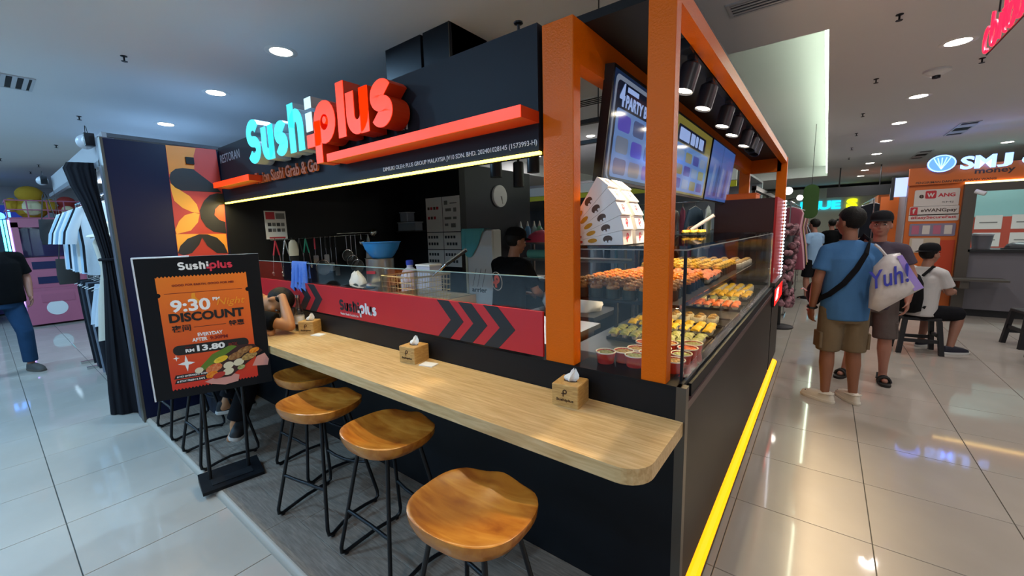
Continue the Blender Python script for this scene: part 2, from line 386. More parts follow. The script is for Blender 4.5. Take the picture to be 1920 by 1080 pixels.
t = thing('smoke_detector', 'white smoke detector dome on the ceiling between downlights', 'smoke detector', onz(1757, 131, CEIL))
MB().lathe((0, 0, 0), [(0.10, 0), (0.10, -0.02), (0.05, -0.05), (0.02, -0.055)], 16).build('dome', m_white, t, 40, world=False)
MB().lathe((0, 0, 0), [(0.03, -0.05), (0.03, -0.075), (0.01, -0.08)], 12).build('sensor', m_dark, t, 40, world=False)

# raised plank platform the stools stand on
m_plank = woodmat('grey_plank', '#6d6156', '#8d8073', 9, (1.2, 14, 8), 0.5, '#7c7065')
m_nose = mat('platform_nosing', '#a3988b', 0.45)
PZ = 0.03
pf = thing('plank_platform', 'low grey-brown plank platform under the bar stools', 'platform', (-2.5, 1.1, 0))
MB().box(-4.62, -0.385, 0.735, 1.52, 0.0, PZ-0.006).build('base', m_nose, pf)
nb = MB(); prof = [(0.735+0.03*math.cos(a)-0.0, PZ*math.sin(a)) for a in [math.pi-math.pi/2*i/6 for i in range(7)]]
nb.rings([[(x, y, z) for y, z in prof]+[(x, 0.735, 0)] for x in (-4.62, -0.385)]); nb.build('nosing', m_nose, pf, 50)
rows = 5; pw = (1.50-0.736)/rows
for r in range(rows):
    x = -4.61-random.random()*0.5
    while x < -0.39:
        x1 = min(x+1.25, -0.387); x0 = max(x, -4.615)
        if x1-x0 > 0.05: MB().rbox(x0+0.0008, x1-0.0008, 0.736+r*pw+0.0008, 0.736+(r+1)*pw-0.0008, 0.02, PZ, 0.0012).build('plank', m_plank, pf)
        x += 1.25
# ================================================================== the sushi kiosk
m_black = mat('black_laminate', '#101216', 0.45, noise=(40, 0.15), col2='#14161a', spec=0.25)
m_black2 = mat('black_panel', '#0e0f12', 0.5, spec=0.25)
m_navy = mat('navy_panel', '#0d1330', 0.38, spec=0.25)
m_char = mat('charcoal_panel', '#1a1e27', 0.55, spec=0.25)
m_orange = mat('orange_paint', '#dd6600', 0.3, bump=(160, 0.22), spec=0.22)
m_redsheet = mat('red_sheet', '#c4222a', 0.45)
m_oak = woodmat('oak_board', '#b8935f', '#d8b988', 6, (1.0, 16, 10), 0.42, '#c9a774')
m_trim = mat('bronze_trim', '#5b544b', 0.35, 0.5)
m_led = mat('yellow_led', '#fff0a0', 0.5, emit='#ffe040', es=7)
m_glass = glassmat('clear_pane')
# --- left wing wall
KX0, KX1, KY0 = -4.62, -0.375, 1.5
ww = thing('kiosk_side_partition', 'tall navy partition with an orange and red leaf mural at the kiosk end', 'partition', (-4.66, 1.1, 0))
MB().box(-4.70, -4.62, 0.71, 1.5, 0.0, 2.395).build('panel', m_navy, ww)
MB().box(-4.702, -4.618, 0.695, 0.712, 0.0, 2.40).build('edge_trim', m_trim, ww)
MX = -4.618
def mural(pts): # points read on the mural, in pixels of the photograph, dropped on the wall plane
    out = []
    for a, b in pts:
        q = onx(300+a*0.22222, 250+b*0.22222, MX); out.append((q.y, q.z))
    return out
def ell_px(cx, cy, rx, ry, a0, a1, n=16): return [(cx+rx*math.cos(math.radians(a0+(a1-a0)*i/n)), cy+ry*math.sin(math.radians(a0+(a1-a0)*i/n))) for i in range(n+1)]
MFr = Fr((MX, 0, 0), (0, 1, 0), (0, 0, 1))
m_mo = mat('mural_orange', '#d98028', 0.5); m_mr = mat('mural_red', '#b83226', 0.5); m_ml = mat('mural_light_orange', '#ee9a2c', 0.5); m_mk = mat('mural_black', '#17171a', 0.5); m_mv = mat('mural_vermilion', '#ef5a26', 0.5)
def mshape(nm, m, pts, k): MB().fpoly(MFr, mural(pts), 0.001*k, 0.001*k+0.001).build(nm, m, ww)
mshape('mural_field', m_mr, [(45, 98), (470, 138), (500, 330), (545, 620), (575, 1010), (640, 1700), (225, 1700), (150, 1005)], 0)
mshape('mural_block', m_mo, [(45, 98), (300, 125), (283, 190), (290, 300), (78, 345)], 1)
mshape('mural_capsule', m_mk, [(78, 380)]+[(90, 330), (130, 300), (190, 293), (280, 303), (440, 425), (520, 500), (180, 482), (130, 460), (95, 425)], 2)
mshape('mural_leaf', m_ml, [(85, 420), (170, 480), (250, 530), (310, 600), (332, 672), (270, 665), (190, 630), (120, 570), (98, 500)], 2)
mshape('mural_leaf', m_ml, [(333, 680), (320, 750), (260, 820), (140, 850), (128, 815), (160, 740), (210, 690), (290, 668)], 2)
mshape('mural_ring', m_mk, [(540, 510), (480, 505), (420, 520), (370, 570), (335, 650), (345, 720), (390, 790), (450, 830), (560, 845), (550, 745), (500, 730), (460, 690), (465, 640), (500, 605), (540, 600)], 2)
mshape('mural_half_disc', m_mv, [(540, 600), (500, 606), (466, 640), (460, 690), (500, 730), (548, 747)], 3)
mshape('mural_band', m_ml, [(133, 850), (555, 848), (575, 1010), (540, 940), (480, 880), (400, 852), (330, 850), (230, 890), (170, 950), (150, 1005), (150, 980)], 2)
mshape('mural_arch', m_mk, [(150, 1010), (175, 945), (230, 890), (330, 852), (400, 853), (480, 880), (540, 940), (570, 1012), (480, 1010), (400, 950), (355, 878), (330, 940), (270, 1010), (200, 1030)], 3)
MB().box(-4.62, -4.60, 1.235, 1.295, 2.25, 2.31).build('switch_box', m_black2, ww)
# --- fascia with the illuminated sign
fa = thing('fascia_board', 'long charcoal fascia board spanning the top of the kiosk front', 'fascia', (-2.8, 1.5, 1.915))
MB().box(KX0, -0.992, 1.50, 1.56, 1.92, 2.422).build('board', m_char, fa)
MB().box(KX0, -0.992, 1.50, 1.56, 1.906, 1.92).build('bottom_edge', m_black2, fa)
st = MB().box(KX0+0.03, -0.985, 1.494, 1.512, 1.903, 1.915).build('led_strip', m_led, fa); st['label'] = 'glowing yellow strip along the lower edge'
area_light('fascia_led_lamp', (-2.8, 1.50, 1.90), 15, (1.0, 0.82, 0.45), 3.5, 0.02, rot=(math.radians(-25), 0, 0))
MB().box(KX0, -4.1, 1.52, 1.6, 2.42, 2.43).build('cap', m_black2, fa)
for x in (-1.10,): MB().lathe((x, 1.52, 2.422), [(0.006, 0), (0.006, 0.03), (0.02, 0.034), (0.02, 0.04)], 8).build('bolt', m_dark, fa)
m_grey = mat('grey_lettering', '#9ea4ad', 0.5); m_whitel = mat('white_lettering', '#d9dce0', 0.5); m_bronze = mat('copper_lettering', '#b8562a', 0.45)
text('restoran_lettering', 'RESTORAN', front((-4.36, 1.5, 2.315)), 0.46, m_grey, fa, h=0.075)
text('owner_lettering', 'DIMILIKI OLEH: PLUS GROUP MALAYSIA JV10 SDN. BHD. 202401028145 (1573993-H)', front((-1.54, 1.5, 1.952)), 1.08, m_whitel, fa, h=0.028)
text('tagline_lettering', 'Fusion Sushi Grab & Go', front((-3.28, 1.485, 2.062)), 1.02, m_bronze, fa, h=0.085, bold=0.025, depth=0.015)
text('trademark_lettering', 'TM', front((-1.87, 1.5, 2.165)), 0.062, m_whitel, fa, h=0.045, bold=0.03, depth=0.008)
# --- big letters
m_cy = mat('cyan_letter_face', '#5cc8d8', 0.4, emit='#38e2ee', es=0.85); m_wi = mat('white_letter_face', '#d8eef0', 0.4, emit='#d0f4f8', es=0.6); m_cys = mat('letter_return_grey', '#aebcc4', 0.4)
m_ro = mat('vermilion_letter_face', '#ff4a10', 0.4, emit='#ff2f06', es=1.0); m_ros = mat('letter_return_vermilion', '#d23a10', 0.4)
sg = thing('illuminated_sign', 'illuminated cyan and vermilion raised wordmark above the kiosk front', 'sign', (-2.7, 1.5, 2.03))
YF = 1.37; SF = front((-3.607, YF, 2.137)); k = 0.2365
for idx, (nm, ss) in enumerate(strokes(0.34)):
    b = MB(); f = MB()
    for pts, cl in ss:
        pp = [(x*k, y*k) for x, y in pts]
        wd = 0.34*k
        b.ribbon(SF, pp, wd, -0.11, -0.002, cl); f.ribbon(SF, pp, wd*0.97, -0.002, 0.001, cl)
    l = b.build('letter_'+nm.lower(), m_cys if idx < 5 else m_ros, sg); f.build('lit_face', (m_wi if nm == 'i' else m_cy) if idx < 5 else m_ro, l)
    MB().box(l.bound_box[0][0]+sg.location.x+0.02, l.bound_box[0][0]+sg.location.x+0.05, YF+0.10, 1.51, 2.17, 2.20).build('standoff', m_dark, l)
e = MB().lathe((0, 0, 0), [(0.021, -0.1), (0.021, 0.0)], 14, fr=Fr(SF.p(4.86*k, 0.58*k, 0), SF.x, SF.y)).build('fish_eye', m_ro, sg)
for x0, x1 in ((-2.46, -0.99), (-4.44, -3.655)):
    b = MB().box(x0, x1, YF+0.004, 1.502, 2.030, 2.076).build('red_bar', m_ros, sg); MB().box(x0, x1, YF, YF+0.004, 2.030, 2.076).build('lit_face', m_ro, b)
# --- front counter
fc = thing('front_counter', 'black kiosk front counter with a red printed splash panel and low glass screen', 'counter', (-2.5, 1.56, 0))
MB().box(KX0, -0.40, 1.50, 1.60, PZ, 0.995).build('front_panel', m_black, fc)
MB().box(KX0, -0.385, 1.498, 1.72, 0.985, 1.0).build('ledge', m_black2, fc)
MB().box(-0.40, -0.365, 1.496, 1.535, 0.0, 1.0).build('corner_trim', m_trim, fc)
spz0, spz1 = 1.012, 1.22
sp_ = MB().box(KX0, -0.985, 1.500, 1.512, spz0, spz1).build('splash_panel', m_redsheet, fc)
SPF = front((0, 1.5, 0)); m_chev = mat('chevron_black', '#1d2024', 0.5)
def chev(x0, wd, sk, flip=1):
    zc = (spz0+spz1)/2; pts = [(x0, spz1), (x0+wd, spz1), (x0+wd+sk, zc), (x0+wd, spz0), (x0, spz0), (x0+sk, zc)]
    MB().fpoly(SPF, pts, 0.0003, 0.0015).build('chevron', m_chev, sp_)
for x0 in (-1.68, -1.515, -1.34): chev(x0, 0.095, 0.105)
for x0 in (-3.30, -3.13): chev(x0, 0.10, 0.105)
q = ony(633, 577, 1.5); wordmark(sp_, front((q.x+0.03, 1.5, q.z-0.012)), 0.44, m_chev, m_whitel, 0.0012, 0.31)
text('slogan_lettering', 'Fusion Sushi Grab & Go', front((q.x+0.15, 1.4995, q.z-0.034)), 0.22, m_whitel, sp_, h=0.016)
gl = MB().box(KX0, -0.985, 1.515, 1.523, 1.19, 1.372).build('glass_screen', m_glass, fc)
MB().box(KX0, -0.985, 1.514, 1.524, 1.372, 1.376).build('polished_edge', mat('glass_edge', '#9ab0ad', 0.2), gl)
# --- oak bar table
bt = thing('bar_table', 'long light oak wall-mounted bar table with a rounded corner', 'table', (-2.2, 1.3, 0.80))
pts = [(-4.3, 1.49)]+[(-4.3, 1.09)]+arc(-0.372-0.09, 1.09+0.09, 0.09, 0.09, -90, 0, 8)+[(-0.372, 1.4965), (-0.402, 1.4965)]
pts[0] = (-4.3, 1.4965)
bd = MB().fpoly(Fr((0, 0, 0), (1, 0, 0), (0, 1, 0)), pts, 0.868, 0.870).build('laminate_top', m_oak, bt)
MB().fpoly(Fr((0, 0, 0), (1, 0, 0), (0, 1, 0)), pts, 0.817, 0.868).build('edge_band', m_oak, bt)
for x in (-3.9, -2.9, -1.9, -0.9): MB().box(x-0.02, x+0.02, 1.16, 1.5, 0.787, 0.817).build('bracket', m_dark, bt)
# --- orange pergola frame over the display
pg = thing('orange_pergola', 'orange painted steel frame of posts and beams over the food display', 'frame', (-0.65, 3.9, 1.0))
PX = [(-0.972, -0.828), (-0.535, -0.440)]; PYF = 6.25
def post(x0, x1, y0, y1, z0, z1, nm='post'): MB().rbox(x0, x1, y0, y1, z0, z1, 0.003).build(nm, m_orange, pg)
post(-0.972, -0.828, 1.503, 1.565, 1.0, 2.405); post(-0.535, -0.440, 1.503, 1.560, 1.0, 2.405)
post(-0.96, -0.84, PYF, PYF+0.07, 1.0, 2.405); post(-0.545, -0.435, PYF, PYF+0.07, 1.0, 2.405)
def beam(x0, x1, y0, y1, z0, z1): MB().box(x0, x1, y0, y1, z0, z1).build('beam', m_orange, pg)
beam(-0.895, -0.829, 1.562, PYF, 2.24, 2.404); beam(-0.505, -0.441, 1.557, PYF, 2.34, 2.404)
beam(-0.829, -0.50, PYF, PYF+0.07, 2.24, 2.404)
rp = MB().box(-1.0, -0.455, 1.60, PYF+0.05, 2.406, 2.44).build('roof_panel', m_black2, pg)
# --- kitchen walls and an added shade panel overhead
kr = struct('wall_kitchen_left', MB().box(-4.70, KX0, 1.5, 3.7, 0, 2.40), m_black2)
struct('wall_kitchen_back', MB().box(KX0, -3.53, 3.6, 3.7, 0, 2.40), m_black2)
m_dpanel = mat('dark_slate_panel', '#181c25', 0.4, spec=0.3)
struct('wall_kitchen_partition', MB().box(-3.61, -3.53, 3.7, 5.08, 0, 2.40), m_dpanel)
struct('ceiling_shade_panel', MB().box(KX0, -2.55, 1.56, 3.7, 2.36, 2.40), m_black2)  # black roof panel added to keep the kitchen dark
db = thing('ceiling_duct_box', 'charcoal boxed-in duct rising from the kiosk to the ceiling', 'duct', (-2.47, 2.3, 2.4))
MB().box(-2.83, -2.42, 2.13, 2.52, 2.40, 3.0).build('panel', m_char, db); MB().box(-2.39, -2.12, 2.13, 2.52, 2.40, 3.0).build('panel', m_char, db)
MB().box(-2.83, -2.12, 2.15, 2.50, 2.40, 2.999).build('core', m_black2, db); MB().box(-2.12, -1.98, 2.4, 2.52, 2.40, 2.86).build('pipe_cover', m_char, db)
for x in (-2.124,): MB().box(x-0.004, x+0.002, 2.126, 2.134, 2.40, 3.0).build('corner_bead', m_trim, db)
# --- side counter
sc_ = thing('side_counter', 'dark brown panelled kiosk counter below the glass display', 'counter', (-0.7, 3.5, 0))
m_brown = mat('dark_brown_laminate', '#13100e', 0.42, spec=0.22)
MB().box(-1.05, -0.415, 1.60, 5.45, 0.0, 0.13).build('plinth', m_black2, sc_)
MB().box(-1.05, -0.385, 1.60, 4.66, 0.13, 0.93).build('carcass', m_black2, sc_)
MB().box(-0.386, -0.374, 1.545, 4.62, 0.13, 0.905).build('side_panel', m_brown, sc_)
MB().box(-0.39, -0.366, 1.54, 4.64, 0.905, 0.935).build('trim_rail', mat('reddish_trim', '#4a3030', 0.35), sc_)
MB().box(-0.99, -0.372, 1.60, 4.64, 0.935, 0.985).build('worktop_edge', m_black2, sc_)
MB().box(-1.05, -0.385, 4.66, 5.45, 0.13, 1.0).build('end_carcass', m_black2, sc_)
MB().box(-0.387, -0.374, 4.68, 5.43, 0.13, 0.93).build('side_panel', m_brown, sc_)
MB().box(-1.06, -0.355, 4.62, 5.47, 0.985, 1.02).build('end_worktop', mat('grey_worktop', '#3c3d3c', 0.25), sc_)
lb = thing('lightbox_sign', 'small red glowing lightbox on the end of the side counter', 'lightbox', (-0.365, 5.0, 0.79))
MB().box(-0.372, -0.352, 4.58, 5.42, 0.79, 0.965).build('case', m_dark, lb)
lf = MB().box(-0.352, -0.349, 4.60, 5.40, 0.80, 0.955).build('face', mat('red_lightbox', '#ff2a20', 0.4, emit='#ff1a18', es=1.6), lb)
m_lw = mat('lit_white', '#ffffff', 0.4, emit='#ffffff', es=1.6)
MB().fpoly(right((-0.349, 0, 0)), [(4.68, 0.84), (4.80, 0.94), (4.98, 0.94), (4.88, 0.84)], 0.0, 0.002).build('white_mark', m_lw, lb)
for y in (5.05, 5.17, 5.29): MB().box(-0.349, -0.347, y, y+0.03, 0.80, 0.955).build('dark_stripe', m_chev, lb)
ls = thing('floor_led_strip', 'yellow glowing strip light along the foot of the side counter', 'strip light', (-0.385, 3.5, 0))
m_fled = mat('floor_led', '#f0a010', 0.5, emit='#ffa800', es=1.25)
nb = MB(); nb.rings([[(-0.413, y, 0), (-0.352, y, 0), (-0.354, y, 0.012), (-0.365, y, 0.026), (-0.385, y, 0.034), (-0.413, y, 0.036)] for y in (1.54, 5.45)]); nb.build('diffuser', m_fled, ls)
MB().box(-0.418, -0.412, 1.54, 5.45, 0, 0.04).build('channel', m_trim, ls)
MB().box(-0.352, -0.346, 1.54, 5.45, 0, 0.006).build('lip', m_trim, ls)
# ================================================================== display case, screens, track lights, cartons, food
m_steel = mat('brushed_steel', '#b8b6b0', 0.28, 0.9, noise=(30, 0.2), col2='#9c9a94'); m_chrome = mat('chrome', '#d6d6d6', 0.12, 1.0)
m_bglass = mat('black_glass', '#0d0e10', 0.05, spec=0.8)
dc = thing('glass_display_case', 'long glass food display case with a black glass top', 'display case', (-0.7, 3.1, 1.0))
CX0, CX1, CY0, CY1 = -0.985, -0.40, 1.570, 4.60
MB().box(CX0, CX1, CY0, CY1, 0.9855, 0.996).build('deck', mat('case_deck', '#4a4c4a', 0.35, 0.3), dc)
MB().box(CX1-0.006, CX1, CY0, CY1, 0.997, 1.50).build('side_pane', m_glass, dc)
MB().box(CX0, CX1-0.007, CY0, CY0+0.006, 0.997, 1.50).build('front_pane', m_glass, dc)
MB().box(CX0, CX1-0.007, CY1-0.006, CY1, 0.997, 1.50).build('end_pane', m_glass, dc)
MB().box(CX0-0.01, CX1+0.003, CY0-0.003, CY1+0.003, 1.501, 1.513).build('black_glass_top', glassmat('tinted_top', '#c4c4c4', 0.10), dc)
MB().box(CX0, CX1+0.003, CY0-0.003, CY0+0.001, 1.496, 1.501).box(CX1, CX1+0.004, CY0, CY1, 1.496, 1.501).build('bright_edge', mat('case_edge', '#9a9c98', 0.3), dc)
MB().box(CX1-0.008, CX1+0.002, CY0-0.002, CY0+0.008, 0.997, 1.501).build('corner_post', m_dark, dc)
MB().box(CX0-0.005, CX0+0.025, CY0-0.002, CY0+0.03, 0.997, 1.501).build('corner_post', m_dark, dc)
MB().box(CX1-0.006, CX1+0.006, CY1-0.012, CY1+0.002, 0.997, 1.501).build('corner_post', m_chrome, dc)
for y in (2.62, 3.62): MB().box(CX0, CX0+0.02, y, y+0.02, 0.997, 1.501).build('rear_post', m_dark, dc)
MB().box(CX1-0.02, CX1+0.012, CY0+0.02, CY1, 0.997, 1.008).build('bottom_channel', m_chrome, dc)
SZ = 1.285
sh = MB().box(-0.95, -0.425, 1.60, 3.70, SZ-0.012, SZ).build('shelf', m_black2, dc)
MB().box(-0.425, -0.418, 1.60, 3.70, SZ-0.014, SZ+0.003).build('shelf_edge', m_chrome, sh)
for y in (2.2, 3.0, 3.6): MB().box(-0.95, -0.93, y, y+0.02, 0.997, SZ-0.012).build('shelf_bracket', m_dark, sh)
m_cled = mat('case_led', '#fff3d0', 0.5, emit='#ffdc98', es=52)
MB().box(-0.45, -0.44, 1.64, 3.68, SZ-0.02, SZ-0.0125).build('lamp_strip', m_cled, dc)
# --- things standing on the case
m_cart = mat('white_carton', '#dcdcdb', 0.45); m_pink = mat('carton_end', '#e2dcdc', 0.5); m_logo = mat('logo_red', '#d8324a', 0.5)
m_pb = mat('print_brown', '#4a3527', 0.5); m_py = mat('print_yellow', '#b88a1c', 0.5); m_pr = mat('print_red', '#b03028', 0.5)
def p_logo(parent, fr, hgt, m, dp=0.0008):
    k = hgt/1.5; b = MB(); t = 0.26
    b.ribbon(fr, [(x*k, y*k) for x, y in arc(0, 0.28, 0.36, 0.38, 0, 360, 16)[:-1]], t*k, 0.0004, 0.0004+dp, True)
    b.ribbon(fr, [(-0.34*k, 0.3*k), (-0.34*k, -0.75*k)], t*k, 0.0004, 0.0004+dp); b.ribbon(fr, [(-0.75*k, -0.12*k), (0.05*k, -0.12*k)], t*k*0.8, 0.0004, 0.0004+dp)
    b.build('fish_logo', m, parent)
PVX, PVZ, WA = -0.955, 1.514, 11.4
for fan, y0, lab in ((0, 1.600, 'front'), (1, 1.745, 'rear')):
    for i in range(5):
        a0 = math.radians(WA*i+0.25); a1 = math.radians(WA*(i+1)); R_ = 0.300+0.009*i; am = (a0+a1)/2
        c = V((PVX, y0, PVZ)); t = thing('sushi_carton', ('white wedge carton with printed sushi, %s of the %s fan stack' % (['bottom', 'second from bottom', 'middle', 'second from top', 'topmost'][i], lab)), 'carton', c, group='wedge cartons fanned on the display case')
        fr = Fr(c, (1, 0, 0), (0, 0, 1))
        def pol(r, a): return (r*math.cos(a), r*math.sin(a))
        MB().fpoly(fr, [pol(0.03, a0), pol(R_/math.cos((a1-a0)/2), a0), pol(R_/math.cos((a1-a0)/2), a1), pol(0.03, a1)], -0.105, 0).build('carton_body', m_cart, t)
        ef = Fr(fr.p(*pol(R_, am), -0.0525), (0, 1, 0), (-math.sin(am), 0, math.cos(am)))
        e = MB().fbox(ef, -0.051, 0.051, -0.028, 0.028, 0.0, 0.0012).build('end_flap', m_pink, t)
        p_logo(e, Fr(ef.p(0, 0, 0.001), ef.x, ef.y), 0.036, m_logo)
        for r, m, ra, rb in ((0.235, m_pb, 0.021, 0.015), (0.165, m_py, 0.022, 0.0095), (0.11, m_pr, 0.009, 0.006)):
            pf = Fr(fr.p(*pol(r, am), 0.0), (math.cos(am), 0, math.sin(am)), (-math.sin(am), 0, math.cos(am)))
            s_ = MB().fpoly(pf, arc(0, 0.002, ra, rb, 0, 360, 14)[:-1], 0.0002, 0.0008).build('printed_sushi', m, t)
            if r > 0.2: MB().fpoly(pf, arc(-0.008, -0.009, 0.006, 0.005, 0, 360, 8)[:-1], 0.0002, 0.0012).fpoly(pf, arc(0.008, -0.009, 0.006, 0.005, 0, 360, 8)[:-1], 0.0002, 0.0012).build('printed_rice', m_whitel, s_)
# --- menu screens
def emis(nm, c, s=0.75): return mat(nm, '#20242c', 0.12, emit=c, es=s*0.85)
m_bez = mat('screen_bezel', '#15161a', 0.3)
XT, XB, ZT, ZB = -0.78, -0.842, 2.30, 1.80
def screen(y0, y1, label):
    t = thing('menu_screen', label, 'screen', (XB, (y0+y1)/2, ZB), group='menu screens above the display')
    fr = Fr((XB, y0, ZB), (0, 1, 0), (XT-XB, 0, ZT-ZB)); Hh = math.hypot(XT-XB, ZT-ZB); W = y1-y0
    MB().fbox(fr, 0, W, 0, Hh, -0.045, 0).build('housing', m_bez, t)
    MB().fbox(fr, W*0.45, W*0.55, Hh*0.5, Hh*0.95, -0.06, -0.045).build('bracket', m_dark, t)
    return t, fr, W, Hh
t, fr, W, Hh = screen(1.79, 2.735, 'tilted menu screen with a party box title on dark blue')
MB().fbox(fr, 0.015, W-0.015, 0.015, Hh-0.015, 0, 0.0015).build('picture', emis('s1_blue', '#16294a', 0.5), t)
pi = MB().fpoly(fr, rrect(0.03, W-0.03, 0.02, Hh-0.03, 0.03), 0.0015, 0.002).build('picture_border', emis('s_grey', '#7f8ba0', 0.55), t)
MB().fpoly(fr, rrect(0.05, W-0.05, 0.02, Hh-0.05, 0.03), 0.002, 0.0025).build('picture_ground', emis('s_navy', '#0e1a33', 0.4), t)
MB().fpoly(fr, rrect(0.07, W-0.07, 0.03, Hh-0.165, 0.02), 0.0025, 0.003).build('picture_panel', emis('s_panel', '#5f86c4', 0.55), t)
m_st = emis('s_text', '#8fa6d8', 0.8)
text('title_lettering', '4', Fr(fr.p(0.115, Hh-0.105, 0.003), fr.x, fr.y), 0.06, m_st, t, h=0.10, bold=0.03)
text('title_lettering', 'PARTY BOX', Fr(fr.p(0.36, Hh-0.125, 0.003), fr.x, fr.y), 0.40, m_st, t, h=0.058, bold=0.03)
MB().fbox(fr, 0.17, 0.31, Hh-0.082, Hh-0.06, 0.0025, 0.0035).build('title_bar', m_st, t)
for i in range(4):
    for j in range(3):
        MB().fpoly(fr, rrect(0.10+i*0.19, 0.25+i*0.19, 0.045+j*0.10, 0.12+j*0.10, 0.02), 0.003, 0.0035).build('dish_picture', emis(['s_d1', 's_d2', 's_d3'][(i+j) % 3], ['#3b4f86', '#6d7a94', '#4b3fc0'][(i+j) % 3], 0.5), t)
t, fr, W, Hh = screen(2.765, 3.75, 'tilted menu screen with a yellow border and blue dishes')
MB().fbox(fr, 0.015, W-0.015, 0.015, Hh-0.015, 0, 0.0015).build('picture', emis('s2_yellow', '#7d7434', 0.6), t)
MB().fpoly(fr, rrect(0.06, W-0.06, 0.03, Hh-0.17, 0.02), 0.0015, 0.002).build('picture_panel', emis('s2_panel', '#5580be', 0.6), t)
MB().fpoly(fr, rrect(0.05, W-0.2, Hh-0.165, Hh-0.06, 0.02), 0.0015, 0.002).build('title_panel', emis('s_navy', '#0e1a33', 0.4), t)
for a0, a1 in ((0.09, 0.33), (0.36, 0.47), (0.49, 0.56), (0.59, 0.72)): MB().fpoly(fr, rrect(a0, a1, Hh-0.15, Hh-0.075, 0.012), 0.002, 0.0028).build('title_block', m_st, t)
for i in range(4):
    for j in range(3):
        MB().fpoly(fr, rrect(0.10+i*0.20, 0.26+i*0.20, 0.05+j*0.09, 0.115+j*0.09, 0.015), 0.002, 0.0025).build('dish_picture', emis(['s_e1', 's_e2', 's_e3'][(i*2+j) % 3], ['#2f3f9c', '#8d8a4a', '#7f97b8'][(i*2+j) % 3], 0.5), t)
t, fr, W, Hh = screen(3.79, 4.80, 'tilted menu screen showing a plain blue picture')
MB().fbox(fr, 0.012, W-0.012, 0.012, Hh-0.012, 0, 0.0015).build('picture', emis('s3_blue', '#4468b0', 0.55), t)
for i in range(5): MB().fpoly(fr, [(0.1+i*0.18, 0.05), (0.2+i*0.18, 0.05), (0.25+i*0.18, 0.3), (0.17+i*0.18, 0.32)], 0.0015, 0.002).build('dish_picture', emis(['s3_a', 's3_b'][i % 2], ['#7d8fc0', '#33508f'][i % 2], 0.5), t)
MB().fbox(fr, 0.45, 0.455, 0.015, Hh-0.015, 0.0015, 0.002).build('picture_line', m_bez, t)
# --- track lights under the right beam
tr = thing('light_track', 'black lighting track fixed along the orange beam', 'track', (-0.53, 3.2, 2.33))
MB().box(-0.545, -0.51, 1.93, 4.6, 2.338, 2.372).build('rail', m_dark, tr); MB().box(-0.55, -0.505, 1.92, 1.99, 2.325, 2.372).build('end_cap', m_dark, tr)
m_spotlens = mat('spot_lens', '#ffffff', 0.4, emit='#fff0d0', es=16); m_spot = mat('spot_body', '#25262e', 0.35)
def spot(y, on, tx, ty, label):
    t = thing('track_spotlight', label, 'spotlight', (-0.527, y, 2.338), group='spotlights on the orange frame track')
    d = V((tx, ty, -1)).normalized(); p0 = V((0.0, 0, -0.02)); a = p0+V((0, 0, 0.0)); b = a+d*0.135
    MB().box(-0.016, 0.016, -0.03, 0.03, -0.018, 0.0).build('adapter', m_spot, t, world=False)
    MB().tube([(0, 0.0, -0.015), a+d*0.03], 0.010, 8).build('neck', m_spot, t, world=False)
    fr = Fr(a, d.orthogonal(), d.cross(d.orthogonal())); fr.n = d
    bd = MB().lathe(a, [(0.034, 0.01), (0.043, 0.02), (0.043, 0.135), (0.039, 0.135), (0.036, 0.125)], 18, fr=fr).build('barrel', m_spot, t, 40, world=False)
    if on:
        MB().lathe(a, [(0.036, 0.122), (0.036, 0.1265)], 16, fr=fr).build('lens', m_spotlens, t, world=False)
        l = bpy.data.lights.new('spotlight_beam', 'SPOT'); l.energy = 90; l.color = WARM; l.spot_size = math.radians(84); l.spot_blend = 0.7; l.shadow_soft_size = 0.03
        o = bpy.data.objects.new('spotlight_beam', l); COL.objects.link(o); o.parent = t; o.location = a+d*0.15; o.rotation_euler = d.to_track_quat('-Z', 'Y').to_euler()
    else: MB().lathe(a, [(0.036, 0.122), (0.036, 0.1265)], 16, fr=fr).build('lens', m_bglass, t, world=False)
for i, (y, on) in enumerate([(2.06, 1), (2.42, 1), (2.92, 1), (3.25, 1), (3.75, 1)]):
    spot(y, on, -0.22, -0.18, '%s lit black spotlight on the track counting from the orange corner post' % ['first', 'second', 'third', 'fourth', 'fifth'][i])
for y, ty, lb_ in ((4.1, -0.5, 'unlit tilted black spotlight next to the fifth lit one'), (4.33, -0.45, 'last unlit tilted black spotlight at the track end')): spot(y, 0, -0.25, ty, lb_)
# --- maroon cabinet at the far end, with lamp string and boxes
m_maroon = mat('maroon_panel', '#3f1f20', 0.4); m_redp = mat('red_panel', '#c01c20', 0.4)
mc = thing('maroon_cabinet', 'tall maroon cabinet with a bright red side behind the display case', 'cabinet', (-0.65, 5.1, 1.02))
MB().box(-0.93, -0.405, 4.68, 5.42, 1.02, 1.835).build('body', m_maroon, mc)
MB().box(-0.405, -0.385, 4.67, 5.43, 1.02, 1.84).build('red_side', m_redp, mc)
text('small_lettering', 'Sushiplus', front((-0.60, 4.68, 1.50)), 0.10, m_whitel, mc, h=0.018)
t = thing('orange_box', 'flat orange box lying on the maroon cabinet', 'box', (-0.72, 4.78, 1.835))
MB().box(-0.90, -0.57, 4.70, 5.0, 1.835, 1.885).build('body', mat('orange_card', '#f0701c', 0.5), t); MB().box(-0.905, -0.565, 4.695, 5.005, 1.885, 1.893).build('lid', mat('orange_card2', '#e86414', 0.5), t)
t = thing('light_string', 'vertical string of tiny white lamps beside the red cabinet side', 'string lights', (-0.375, 5.44, 1.02))
MB().tube([(-0.372, 5.44, 1.02), (-0.372, 5.44, 1.84)], 0.004, 6).build('cable', m_white, t)
m_bulb = mat('tiny_lamp', '#ffffff', 0.5, emit='#e6f0ff', es=6)
